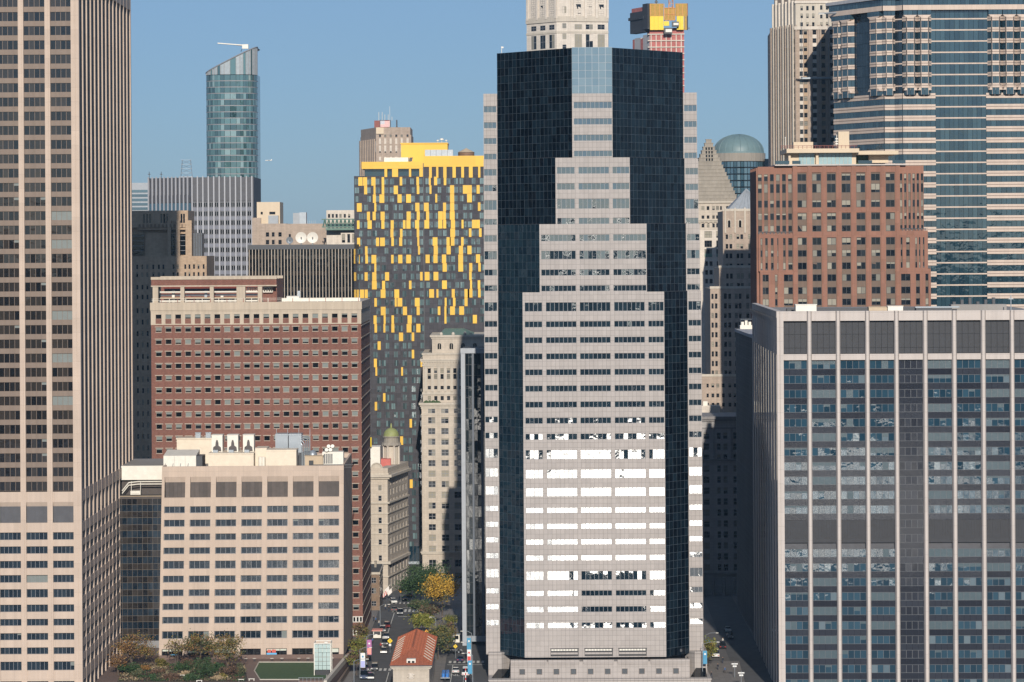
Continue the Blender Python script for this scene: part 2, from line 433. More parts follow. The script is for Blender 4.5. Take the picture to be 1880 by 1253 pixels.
plain('island_scrub', (0.028, 0.038, 0.026), rough=1.0, noise=0.5, nscale=0.02)
MATS['island_scrub'].node_tree.nodes['Principled BSDF'].inputs['Specular IOR Level'].default_value = 0.0
SHORE = 655.0
m = M(); m.poly([(-9000, SHORE, 0), (9000, SHORE, 0), (25000, 40000, 0), (-25000, 40000, 0)])
m.poly([(9000, SHORE, 0), (-9000, SHORE, 0), (-9000, SHORE, -4), (9000, SHORE, -4)])
struct(m.obj('ground', 'city_ground'))
m = M(); m.poly([(-25000, -40000, -1.6), (25000, -40000, -1.6), (25000, SHORE + 1, -1.6), (-25000, SHORE + 1, -1.6)])
struct(m.obj('water', 'water'))
# the wooded island behind the camera: seen only as the dark band in the windows' reflections
m = M(); rnd = random.Random(3); N = 60
front = [(-1500 + 3000 * i / N, -190 + 25 * math.sin(i * .7) + rnd.uniform(-8, 8)) for i in range(N + 1)]
ridge = [10 + rnd.uniform(0, 10) for i in range(N + 1)]
for i in range(N):
    (xa, ya), (xb, yb) = front[i], front[i + 1]
    m.poly([(xb, yb, -1.6), (xa, ya, -1.6), (xa, ya - 3, 2), (xb, yb - 3, 2)])
    m.poly([(xb, yb - 3, 2), (xa, ya - 3, 2), (xa, ya - 30, ridge[i]), (xb, yb - 30, ridge[i + 1])])
    m.poly([(xb, yb - 30, ridge[i + 1]), (xa, ya - 30, ridge[i]), (xa * 14, -30000, ridge[i]), (xb * 14, -30000, ridge[i + 1])])
struct(m.obj('island_terrain', 'island_scrub'))
# ferry shed on the shore below the frame: the dark patch in the tower's lowest windows
m = M(); m.prism([(21, 556), (42, 556), (42, 584), (21, 584)], -1.6, 8.5); m.prism([(20, 555), (43, 555), (43, 585), (20, 585)], 8.5, 10.5, pl1=[(22, 568), (41, 568), (41, 572), (22, 572)])
struct(m.obj('ferry_shed', 'island_scrub'))
m = M(); m.prism([(58, 425), (330, 410), (330, SHORE - .5), (58, SHORE - .5)], -4, -.02); struct(m.obj('pier_apron', 'city_ground'))

# ================================================================ left tower: beige piers, bronze glass
ST_A = dict(id='a', frame='frame_bronze', glass='glass_bronze', blindmat='blind_grey', blind=0.10, mw=0.10, ft=0.05, nvar=8, tilt=0.003)
ST_A2 = dict(id='a2', frame='frame_grey', glass='glass_navy', blindmat='blind_grey', blind=0.10, mw=0.08, ft=0.05, nvar=8, tilt=0.004)
A = Building('office_tower', 'tall beige tower with close vertical piers and bronze glass at the left edge', 'office tower', 148, 620, 690)
b = A
LA = b.x(-160); DA = 95.0
z_top = 222.0  # unseen top raised so its shadow reaches the masonry tower behind
core = M(); core.box(LA, -0.9, 0.9, DA, 0, z_top - 0.5, 0, top=1)
b.part('core', core, ['glass_black', 'roof_gravel'])
piers = [(-160, -150), (-111, -101), (-62, -52), (-13, -3), (36, 46), (85, 95)]
for a, e in piers:
    p = M(); x0, x1 = b.x(a), b.x(e)
    p.box(x0, x1, 0, 0.9, 0, z_top); p.box(x0 + .45, x1 - .45, -0.12, 0, 0, z_top)
    b.part('pier', p, ['precast_beige'])
p = M(); p.box(b.x(133), 0, 0, 1.5, 0, z_top); p.box(b.x(133) + .5, b.x(141), -0.12, 0, 0, z_top)
b.part('corner_pier', p, ['precast_beige'])
bays = [(-150, -111), (-101, -62), (-52, -13), (-3, 36), (46, 85), (95, 133)]
for k in range(-5, 34):
    zc = b.z(17 + 26.15 * k)
    for i, (a, e) in enumerate(bays):
        if i < 3: continue
        if -1 <= k:
            s = M(); s.box(b.x(a), b.x(e), 0.42, 0.9, zc - 0.62, zc + 0.62)
            for q in range(1, 4):
                xx = b.x(a + (e - a) * q / 4); s.box(xx - .05, xx + .05, 0.38, 0.42, zc - 0.62, zc + 0.62)
            if zc - 0.62 > b.z(905): b.part('spandrel', s, ['precast_spandrel'])
            b.window(b.x(a), b.x(e), max(b.z(17 + 26.15 * (k + 1)) + 0.62, b.z(902)), zc - 0.62, 0.6, ST_A, 4)
# lower storeys: deep beige grid
rowsA = [(830 + t / 2.9625, 830 + q / 2.9625) for t, q in ((437, 478), (513, 553), (592, 632), (669, 710), (746, 792), (830, 870), (908, 945), (985, 1023), (1063, 1100), (1140, 1188), (1247, 1300))]
colsA = b.xs([(a, e) for a, e in bays])
lw = M(); lw.wall(LA, b.x(133), 0, b.z(903), colsA, b.zs([(922, 960)] + rowsA), y=0.2, d=0.6)
b.part('lower_wall', lw, ['precast_beige'])
for a, e in bays[3:]:
    for r in rowsA: b.window(b.x(a), b.x(e), b.z(r[1]), b.z(r[0]), 0.62, ST_A2, 5)
    lv = M(); lv.box(b.x(a), b.x(e), 0.75, 0.85, b.z(960), b.z(930))
    for q in range(1, 5):
        xx = b.x(a + (e - a) * q / 5); lv.box(xx - .03, xx + .03, 0.70, 0.75, b.z(960), b.z(930))
    b.part('louvre', lv, ['louvre_grey'])
    hd = M(); hd.poly([(b.x(a), 0.75, b.z(930)), (b.x(e), 0.75, b.z(930)), (b.x(e), 0.22, b.z(922)), (b.x(a), 0.22, b.z(922))])
    b.part('hood', hd, ['precast_beige'])
# right-hand side: fins above, grid below
pitch = (DA - 1.4) / 14
gz = M()
for k in range(14):
    y0, y1 = 1.4 + pitch * k, 1.4 + pitch * (k + 1)
    z = b.z(903)
    for j in range(36):
        gz.poly([(-0.7, y0, z + j * 3.45), (-0.7, y1, z + j * 3.45), (-0.7, y1, min(z + j * 3.45 + 3.4, z_top)), (-0.7, y0, min(z + j * 3.45 + 3.4, z_top))])
    for t, q in rowsA:
        gz.poly([(-0.7, y0, b.z(q)), (-0.7, y1, b.z(q)), (-0.7, y1, b.z(t)), (-0.7, y0, b.z(t))])
b.part('side_glazing', gz, ['glass_black'], stuff=True)
for k in range(1, 15):
    f = M(); y0 = 1.4 + pitch * k - 1.3
    f.box(-0.75, 0.0, y0, y0 + 1.0, 0, z_top); b.part('fin', f, ['precast_beige'])
lev = [(b.z(903), b.z(870))] + [(b.z(a[1]) if False else b.z(rowsA[i + 1][0]), b.z(rowsA[i][1])) for i, a in enumerate(rowsA[:-1])]
lev = [(b.z(922), b.z(901)), (b.z(rowsA[0][0]), b.z(960))] + lev[1:] + [(177.0, 180.0)]
for z0, z1 in lev:
    s = M(); s.box(-0.72, -0.06, 1.5, DA - 0.2, z0, z1); b.part('side_spandrel', s, ['precast_beige'])
b.done()

# ================================================================ dark glass link
ST_B = dict(id='b', frame='frame_umber', glass='glass_bronze', mw=0.07, ft=0.05, nvar=6, tilt=0.003)
ST_B2 = dict(id='b2', frame='frame_umber', glass='glass_navy', mw=0.07, ft=0.05, nvar=6, tilt=0.003)
b = Building('link_building', 'dark bronze glass block between the beige tower and the beige office block', 'building', 256, 1000, 757)
x0, x1 = b.x(205), b.x(299)
m = M(); m.box(x0, x1, 0.4, 30, 3, b.z(912), 0, top=1); b.part('core', m, ['louvre_brown', 'roof_dark'])
for k in range(11):
    z1 = b.z(916 + 23.9 * k); zm = b.z(916 + 23.9 * k + 11); z0 = b.z(916 + 23.9 * (k + 1))
    for q in range(5):
        ua, ue = 205 + 18.8 * q, 205 + 18.8 * (q + 1)
        b.window(b.x(ua), b.x(ue), zm, z1, 0.2, ST_B, 2); b.window(b.x(ua), b.x(ue), z0, zm, 0.2, ST_B2, 2)
m = M(); m.box(x0, x1, 0.1, 0.4, b.z(1190), b.z(1177)); b.part('fascia', m, ['frame_grey'])
m = M(); m.box(x0, x1, 6, 30, b.z(912), b.z(885)); b.part('roof_recess', m, ['louvre_brown'])
m = M(); m.box(x0, x1, 4.6, 30.5, b.z(884), b.z(858), 0, top=1); b.part('bulkhead', m, ['white_metal', 'roof_gravel'])
m = M(); m.box(x0, x1, 0.2, 0.6, b.z(912), b.z(911)); b.part('roof_edge', m, ['tan_metal'])
b.done()
t = thing('roof_pipe', 'white bent pipes on the dark roof recess beside the beige tower', 'pipe', (b.o.location.x, 757, 0))
for dz in (0, 0.7):
    p = M(); p.tube([(b.x(222), 3, b.z(908) + dz), (b.x(234), 3, b.z(893) + dz), (b.x(252), 3, b.z(891) + dz), (b.x(296), 3, b.z(891) + dz)], 0.16)
    p.obj('pipe', 'white_metal', t)
for u in (239, 256):
    p = M(); p.tube([(b.x(u), 3, b.z(911)), (b.x(u), 3, b.z(886))], 0.08); p.obj('post', 'white_metal', t)
p = M(); p.box(b.x(238), b.x(256), 2.2, 3.8, b.z(910), b.z(903)); p.box(b.x(240), b.x(254), 2.0, 2.2, b.z(908), b.z(904)); p.obj('fan_unit', 'white_metal', t)

# ================================================================ beige office block on the plaza
ST_C = dict(id='c', frame='frame_grey', glass='glass_navy', blindmat='blind_grey', blind=0.02, mw=0.10, ft=0.12, nvar=8, tilt=0.005)
b = C_ = Building('office_block', 'beige precast office block with seven window bays behind the lawn', 'office block', 632, 1020, 750, rz=0.0094)
k = 750 / FPX
zt = b.z(855); zg = 3.0
def Wc(x, z): return x + (-2.4 - 6.0 * (-x / (342 * k))) * k * (zt - z) / (350 * k)
x0 = b.x(299); colsC = [(b.x(200 + (276 + 124.5 * i) / 2.65), b.x(200 + (376 + 124.5 * i) / 2.65)) for i in range(7)]
rC = [(780 + a / 2.65 - 2, 780 + e / 2.65 - 2) for a, e in ((398, 431), (463, 497), (531, 563), (598, 630), (663, 702), (735, 768), (802, 835), (870, 902), (935, 968), (1005, 1042))]
m = M(); m.wall(x0, 0, zg, zt, colsC, b.zs([(874, 912)] + rC + [(1190, 1208)]), y=0, d=0.8, warp=Wc)
for z0_, z1_ in ((zg, zt),):
    m.poly([(Wc(0, zg), 0, zg), (0, 45, zg), (0, 45, zt), (0, 0, zt)], 0)
    m.poly([(0, 45, zg), (x0, 45, zg), (x0, 45, zt), (0, 45, zt)], 0)
    m.poly([(x0, 45, zg), (Wc(x0, zg), 0, zg), (x0, 0, zt), (x0, 45, zt)], 0)
m.poly([(x0, 0.5, zt - 1.2), (-0.5, 0.5, zt - 1.2), (-0.5, 44.5, zt - 1.2), (x0, 44.5, zt - 1.2)], 1)
b.part('wall', m, ['precast_beige', 'roof_gravel'])
m = M()
for (a, e, c, d) in ((x0, 0, 0.0, 0.5), (x0, 0, 44.5, 45.0)): m.box(a, e, c + .003, d, zt - 1.2, zt + 0.02)
m.box(-0.5, -0.003, 0.5, 44.5, zt - 1.2, zt + 0.02); m.box(x0, x0 + .5, 0.5, 44.5, zt - 1.2, zt + 0.02)
b.part('parapet', m, ['precast_beige'])
m = M(); m.box(x0 + 1, -1, 0.9, 3, zg, zt - 1.5); b.part('core', m, ['louvre_brown'])
for r in rC:
    for c, e in colsC:
        dx = Wc((c + e) / 2, b.z(r[0])) - (c + e) / 2
        b.window(c + dx + .02, e + dx - .02, b.z(r[1]), b.z(r[0]), 0.35, ST_C, 4)
for i, (c, e) in enumerate(colsC):
    for q in range(5):
        p = M(); xa, xe = c + (e - c) * q / 5, c + (e - c) * (q + 1) / 5
        p.box(xa + .03, xe - .03, 0.55, 0.62, b.z(912), b.z(884)); b.part('louvre', p, ['louvre_brown'])
    p = M(); p.poly([(c, 0.6, b.z(884)), (e, 0.6, b.z(884)), (e, 0.02, b.z(874)), (c, 0.02, b.z(874))]); b.part('hood', p, ['precast_beige'])
plain('shop_pale', (0.55, 0.58, 0.50), rough=0.4); plain('poster_blue', (0.12, 0.42, 0.70), rough=0.5); plain('poster_red', (0.55, 0.10, 0.07), rough=0.5)
ST_SHOP = dict(id='shop', frame='frame_dark', glass='glass_black', blindmat='shop_pale', blind=0.5, mw=0.12, ft=0.1, nvar=4)
for i, (c, e) in enumerate(colsC):
    dx = Wc((c + e) / 2, 4) - (c + e) / 2
    b.window(c + dx + .02, e + dx - .02, b.z(1208), b.z(1190), 0.5, ST_SHOP, 3, name='shop_window')
c, e = colsC[4]; dx = Wc(c, 4) - c
for (fa, fb, va, vb, mt) in ((0.03, 0.52, 1206, 1198.5, 'poster_blue'), (0.07, 0.24, 1198, 1192.5, 'poster_red'), (0.28, 0.48, 1198, 1192.5, 'poster_red')):
    p = M(); p.box(c + dx + (e - c) * fa, c + dx + (e - c) * fb, 0.42, 0.47, b.z(va), b.z(vb)); b.part('poster', p, [mt])
c, e = colsC[0]; dx = Wc(c, 4) - c
p = M(); p.box(c + dx + (e - c) * .38, c + dx + (e - c) * .75, 0.42, 0.47, b.z(1207), b.z(1200)); b.part('poster', p, ['poster_blue'])
m = M(); m.box(Wc(x0, 3), Wc(0, 3), -0.25, -0.02, zg, zg + 1.1); b.part('plinth', m, ['plaza_brick'])
b.done()

# ---------------- plant on the beige roof
zr = zt - 1.2
OX = b.o.location.x
def roofx(u, y): return wx(u, 840, 750 + y)
def roofz(v, y, u=460): return wz(u, v, 750 + y)
def rooftop(name, label, cat, u, y, group=None): return thing(name, label, cat, (roofx(u, y), 750 + y, zr), 0, group)
t = rooftop('ventilation_unit', 'long cream ventilation unit at the left end of the beige roof', 'roof unit', 330, 6)
kk = 756 / FPX
for i in range(3):
    p = M(); a = (-30 + 20 * i) * kk
    p.box(a + .02, a + 20 * kk - .02, 0, 9, 0.4, 3.6); p.poly([(a, -.02, 3.6), (a + 20 * kk, -.02, 3.6), (a + 20 * kk, 9, 4.6), (a, 9, 4.6)]); p.poly([(a + 20 * kk, 0, 3.6), (a + 20 * kk, 9, 3.6), (a + 20 * kk, 9, 4.6)])
    p.obj('module', 'white_metal', t)
for i in range(4):
    p = M(); p.tube([((-28 + 14 * i) * kk, -1.2, 0), ((-26 + 14 * i) * kk, -0.1, 1.6)], 0.06); p.obj('stay', 'steel', t)
p = M(); p.box(30 * kk, 41 * kk, 0.5, 8, 0, 3.4); p.obj('intake', 'steel_dark', t)
t = rooftop('plant_house', 'low tan plant house behind the cream ventilation unit', 'roof unit', 355, 26)
p = M(); p.box(-4.5, 5.5, 0, 6, 0, 6.6); p.box(-4.7, 5.7, -.2, 6.2, 6.6, 6.9); p.obj('wall', 'cream_metal', t)
for a in (1.2, 4.0): p = M(); p.box(a - .7, a + .7, 1, 2.4, 6.9, 8.2); p.box(a - .8, a + .8, .9, 2.5, 8.2, 8.4); p.obj('fan_box', 'steel', t)
t = rooftop('cooling_enclosure', 'large cream enclosure with three square vents on the beige roof', 'roof unit', 424, 4)
kk = 754 / FPX
p = M(); p.box(-41.5 * kk, 41.5 * kk, 0, 12, 0, 4.1); p.box(-42 * kk, 42 * kk, -.15, 12.1, 4.1, 4.35); p.obj('screen_wall', 'cream_metal', t)
plain('vent_rust', (0.10, 0.085, 0.08), rough=0.8, noise=0.4)
for i in range(3):
    xx = (-29 + 29 * i) * kk
    p = M(); p.box(xx - 10 * kk, xx + 10 * kk, 5, 9, 4.35, 8.7); p.box(xx - 10.5 * kk, xx + 10.5 * kk, 4.9, 9.1, 8.7, 8.9)
    q = p.obj('cooling_tower', 'white_metal', t)
    p = M(); p.poly([(xx - 8 * kk, 4.93, 4.5), (xx + 8 * kk, 4.93, 4.5), (xx + 7 * kk, 4.93, 5.6), (xx + 3 * kk, 4.93, 6.0), (xx + 2.6 * kk, 4.93, 6.8), (xx + 1.2 * kk, 4.93, 7.5), (xx - 1.2 * kk, 4.93, 7.5), (xx - 2.6 * kk, 4.93, 6.8), (xx - 3 * kk, 4.93, 6.0), (xx - 7 * kk, 4.93, 5.6)])
    p.obj('stained_louvre', 'vent_rust', q)
    p = M(); p.box(xx - 6 * kk, xx + 3 * kk, 2.5, 4.5, 4.35, 5.0); p.obj('motor_box', 'steel', q)
t = rooftop('cream_cabinet', 'cream plant cabinet with a plain front in the middle of the beige roof', 'roof unit', 516, 3)
kk = 753 / FPX
p = M(); p.box(-28 * kk, 28 * kk, 0, 7, 0, 5.2); p.box(-28.5 * kk, 28.5 * kk, -.1, 7.1, 4.9, 5.0); p.obj('wall', 'cream_metal', t)
p = M(); p.box(-50 * kk, -28.6 * kk, 4, 12, 0, 5.4); p.obj('side_wall', 'cream_metal', t)
for i in range(2):
    p = M(); p.cyl((-40 + 6 * i) * kk, 3, 0, 3.2, 0.5, n=10); p.obj('duct', 'white_metal', t)
t = rooftop('steel_cooler', 'galvanised steel cooling tower with pipes behind the cream cabinet', 'cooling tower', 535, 16)
for i in range(2):
    p = M(); p.box(-4.3 + 3.6 * i, -0.9 + 3.6 * i, 0, 5, 3.5, 8.6); p.box(-4.4 + 3.6 * i, -0.8 + 3.6 * i, -.1, 5.1, 8.2, 8.4); p.obj('cell', 'steel', t)
for i in range(5):
    p = M(); p.tube([(2.9 + .5 * i, 0.2 * i, 0), (2.9 + .5 * i, .2 * i, 5.5 + i * .5), (2.2, .2 * i + .4, 7 + i * .3)], 0.16); p.obj('pipe', 'steel', t)
p = M(); p.box(-4.3, 5, 0.5, 4.5, 0, 3.5); p.obj('frame', 'steel_dark', t)
for i in range(4):
    p = M(); p.box(-4 + 3 * i, -3.9 + 3 * i, -.2, -.1, 3, 10); p.obj('post', 'steel', t)
t = rooftop('roof_fan', 'round white roof fan beside the steel cooling tower', 'fan', 574, 9)
p = M(); p.cyl(0, 0, 0, 3.2, 0.9, 0.9, 12); p.obj('base', 'tan_metal', t)
p = M(); p.dome(0, 0, 3.2, 1.25, 1.5, 14, 5); p.obj('cowl', 'steel', t, smooth=True)
t = rooftop('switch_cabin', 'small tan cabin on the right of the beige roof', 'roof unit', 572, 5)
p = M(); p.box(-1.8, 3.0, 0, 3, 0, 3.3); p.box(-1.9, 3.1, -.1, 3.1, 3.3, 3.45); p.obj('wall', 'tan_metal', t)
p = M(); p.box(-.7, .5, -.06, 0, .3, 2.2); p.obj('door', 'frame_dark', t)
t = rooftop('generator', 'white generator with four round fans on the right corner of the beige roof', 'generator', 611, 7)
p = M(); p.box(-2.8, 2.8, 0, 4, 0.8, 4.3); p.obj('housing', 'white_metal', t)
for i in range(5):
    p = M(); p.box(-2.4 + .5 * i, -2.1 + .5 * i, -.08, 0, 1.2, 3.8); p.obj('louvre', 'steel_dark', t)
for i in range(4):
    p = M(); p.tube([(-1.6 + 1.0 * (i % 2) + .5 * (i // 2), 0.3 + i * .4, 4.5 + .9 * (i // 2)), (-1.6 + 1.0 * (i % 2) + .5 * (i // 2), -0.7 + i * .4, 4.9 + .9 * (i // 2))], 0.5, 12); p.obj('fan', 'white_metal', t)
for a, e, c, d in ((-5, 5.2, -2.5, -2.3), (5.0, 5.2, -2.3, 8)):
    p = M(); p.box(a, e, c, d, 0.9, 1.15); p.box(a, e, c, d, 0.3, .5); p.obj('rail', 'steel_dark', t)

# ================================================================ red brick block
plain('lintel_stone', (.40, .33, .27), rough=.8)
ST_D = dict(id='d', frame='lintel_stone', glass='glass_black', blindmat='blind_grey', blind=0.62, mw=0.06, ft=0.06, fd=0.12, nvar=10)
b = Building('brick_block', 'broad red brick block with white lintels over small windows', 'office block', 470, 700, 808)
c3 = lambda x: b.x(260 + x / 3.297); 
colsD = [(c3(87 + 59.25 * i), c3(87 + 59.25 * i + 36)) for i in range(21)]
rowD = [(480 + (397 + 73.4 * j) / 3.297, 480 + (397 + 73.4 * j + 29) / 3.297) for j in range(27)]
zt = b.z(555); zf = b.z(596)
xl, xr = b.x(278), b.x(663.5)
m = M(); m.wall(xl, xr, 0, zf, colsD, b.zs(rowD), y=0, d=0.35)
box_shell(m, xl, xr, 0, 49, 0, zt - 1, 0, 1)
b.part('wall', m, ['brick_red', 'roof_gravel'])
m = M(); m.wall(xl, xr, zf, zt - 2.2, colsD, [(b.z(594), b.z(577))], y=-0.06, d=0.4)
m.box(xl - .25, xr + .25, -0.3, 49.3, zt - 2.2, zt); m.box(xl - .1, xr + .1, -0.14, 49.1, zt - 2.6, zt - 2.2)
for y0, y1, x0_, x1_ in ((-0.06, 49, xr, xr + .06), (-0.06, 49, xl - .06, xl)): m.box(x0_, x1_, y0, y1, zf, zt - 2.6)
b.part('frieze', m, ['frieze_stone'])
nvis = 0
for j, r in enumerate(rowD):
    for i, (c, e) in enumerate(colsD):
        if j > 12 and i < 20: continue
        if j > 8 and 2 < i < 18 and j > 11: continue
        b.window(c, e, b.z(r[1]), b.z(r[0]), 0.15, ST_D, 1)
for i, (c, e) in enumerate(colsD):
    b.window(c, e, b.z(585), b.z(577), 0.12, ST_D, 1)
    p = M(); p.box(c, e, 0.08, 0.3, b.z(594), b.z(585)); b.part('brick_panel', p, ['brick_red'])
for j, r in enumerate(rowD):
    p = M()
    for i, (c, e) in enumerate(colsD):
        if j > 12 and i < 19: continue
        p.box(c - .28, e + .28, -0.06, 0, b.z(r[0]) , b.z(r[0]) + 0.24); p.box(c - .08, e + .08, -0.06, 0, b.z(r[1]) - .12, b.z(r[1]))
    b.part('lintels', p, ['lintel_stone'], stuff=True)
for j in range(27):
    p = M(); p.box(xr, xr + 0.12, 0, 49, b.z(rowD[j][0]), b.z(rowD[j][0]) + 0.28); b.part('string_course', p, ['frieze_stone'])
# shopfront at the corner
for va, vb, mt in ((1133, 1144, 'frame_white'), (1156, 1168, 'frame_white')):
    b.window(b.x(645), b.x(663), b.z(vb), b.z(va), -0.1, dict(id='ds', frame='frame_white', glass='glass_black', mw=0.4, ft=0.2, nvar=2), 3)
p = M(); p.box(b.x(645), b.x(657), -0.05, 0, 0, b.z(1170)); b.part('doorway', p, ['frame_dark'])
# open brick frame on the roof
zc0, zc1 = zt - 1, b.z(526)
for a, e in ((281, 291), (332, 339), (386, 393), (435, 451), (474, 482)):
    p = M(); p.box(b.x(a), b.x(e), 0.3, 1.9, zc0, zc1); b.part('roof_column', p, ['frieze_stone'])
p = M(); p.box(b.x(278), b.x(509), 0.1, 1.5, zc1, zc1 + .35); p.box(b.x(278), b.x(509), 0.0, 1.6, b.z(513), b.z(508)); p.box(b.x(278), b.x(509), 22, 24, b.z(513), b.z(508)); b.part('coping', p, ['frieze_stone'])
p = M(); p.box(b.x(278.5), b.x(508.5), 0.25, 1.3, zc1 + .35, b.z(513)); p.box(b.x(278.5), b.x(280), 1.3, 24, zc1 + .35, b.z(513)); p.box(b.x(507), b.x(508.5), 1.3, 24, zc0, b.z(513)); b.part('brick_beam', p, ['brick_red'])
p = M(); p.box(b.x(482), b.x(508), 4, 5, zc0, zc1); p.box(b.x(279), b.x(508), 22, 23, zc0, zc1); b.part('back_wall', p, ['brick_red'])
for i, (dy, dz, mt, r_) in enumerate(((3.2, 3.9, 'white_metal', .26), (5, 3.0, 'steel', .3), (3.6, 2.2, 'tan_metal', .22), (12, 5.2, 'red_truss', .5), (14, 4.2, 'steel_dark', .6), (3.0, 1.3, 'white_metal', .22))):
    p = M(); p.tube([(b.x(292), dy, zc0 + dz), (b.x(472 if i != 4 else 430), dy, zc0 + dz)], r_); b.part('roof_pipe', p, [mt])
for i in range(9):
    p = M(); p.box(b.x(298 + 15 * i), b.x(303 + 15 * i), 4.6, 5.6, zc0, zc0 + 2.0 + (i * 7 % 4) * .8); b.part('pump', p, [('red_truss', 'white_metal', 'steel')[i % 3]])
p = M()
for i in range(11):
    a, e = b.x(452 + 4.4 * i), b.x(454.6 + 4.4 * i); p.tube([(a, 3, zc1 - 1.6), (e, 3, zc1 - .5)], 0.09, 4); p.tube([(e, 3, zc1 - .5), (b.x(456.4 + 4.4 * i), 3, zc1 - 1.6)], 0.09, 4)
p.box(b.x(452), b.x(500), 2.9, 3.1, zc1 - 1.8, zc1 - 1.55); p.box(b.x(452), b.x(500), 2.9, 3.1, zc1 - .6, zc1 - .35)
b.part('white_truss', p, ['white_metal'])
for i in range(26):
    p = M(); p.box(b.x(281 + 15.1 * i), b.x(282 + 15.1 * i), 0.2, 0.32, zt, zt + 1.1); b.part('rail_post', p, ['red_truss' if i % 2 else 'white_metal'])
for dz in (.55, 1.05):
    p = M(); p.box(b.x(279), b.x(662), 0.22, 0.3, zt + dz, zt + dz + .07); b.part('rail', p, ['white_metal'])
p = M(); p.box(b.x(515), b.x(660), 6, 7, zt - .9, zt + .9); b.part('white_curb', p, ['white_metal'])
b.done()
BD = b
t = thing('roof_tank', 'small white rounded tank on the red brick roof', 'tank', (wx(538, 548, 815), 815, zt - 1))
p = M(); p.tube([(-1.8, 0, 1.6), (1.8, 0, 1.6)], 1.0, 12); p.box(-1.5, 1.5, -.6, .6, 0, .7); p.obj('body', 'white_metal', t)
p = M(); p.box(1.2, 2.0, .8, 1.6, 0, 4.0); p.obj('flue', 'steel', t)
# ================================================================ central tower: pink granite with black glass facets
ST_J = dict(id='j', frame='frame_grey', glass='glass_mirror', mw=0.11, ft=0.06, nvar=14, tilt=0.0045)
b = J = Building('office_tower', 'stepped pink granite tower with black glass corner facets in the centre', 'office tower', 1090, 650, 727)
DJ = 58.0
OUT, COLW = 24.4, 3.6
c2 = lambda x: b.x(870 + x / 2.848)
v3 = lambda y: 420 + y / 2.848 - 1
v2 = lambda y: y / 2.848 - 1
v4 = lambda y: 820 + y / 2.893 - 1
T1 = [(v3(388), v3(435))] + [(v3(a), v3(a + 31)) for a in (487, 570, 655, 738, 823, 907, 991, 1075)] + [(v3(1160), v3(1208)), (v4(125), v4(172)), (v4(222), v4(268))] + [(v4(a), v4(a + 29)) for a in (327, 412, 495, 580)] + [(v4(665), v4(712)), (v4(768), v4(797)), (v4(853), v4(883)), (v4(938), v4(968))]
T2 = [(v3(34), v3(68)), (v3(118), v3(162)), (v3(216), v3(248)), (v3(300), v3(330))]
T3 = [(v2(877), v2(912)), (v2(962), v2(995)), (v2(1043), v2(1095)), (v2(1143), v2(1175))]
T4 = [(v2(537), v2(570)), (v2(623), v2(655)), (v2(708), v2(740)), (v2(792), v2(822))]
base_v = 1207
tiers = [  # low v, high v, half width of the stone front, rows, window columns (photo px), lights
    (base_v, 536.5, 18.1, T1, [(963.8, 995.7), (1002.7, 1058.6), (1064.9, 1121), (1128, 1184), (1190.6, 1222)], (4, 7, 7, 7, 4)),
    (536.5, 411.5, 13.7, T2, [(994.6, 1058), (1064.9, 1120), (1127, 1190)], (8, 7, 8)),
    (411.5, 289.5, 9.5, T3, [(1024.5, 1057), (1064, 1120), (1126.5, 1159)], (4, 7, 4)),
    (289.5, 172, 5.15, T4, [(1056, 1126)], (9,)),
]
JMATS = ['granite_pink', 'roof_gravel']
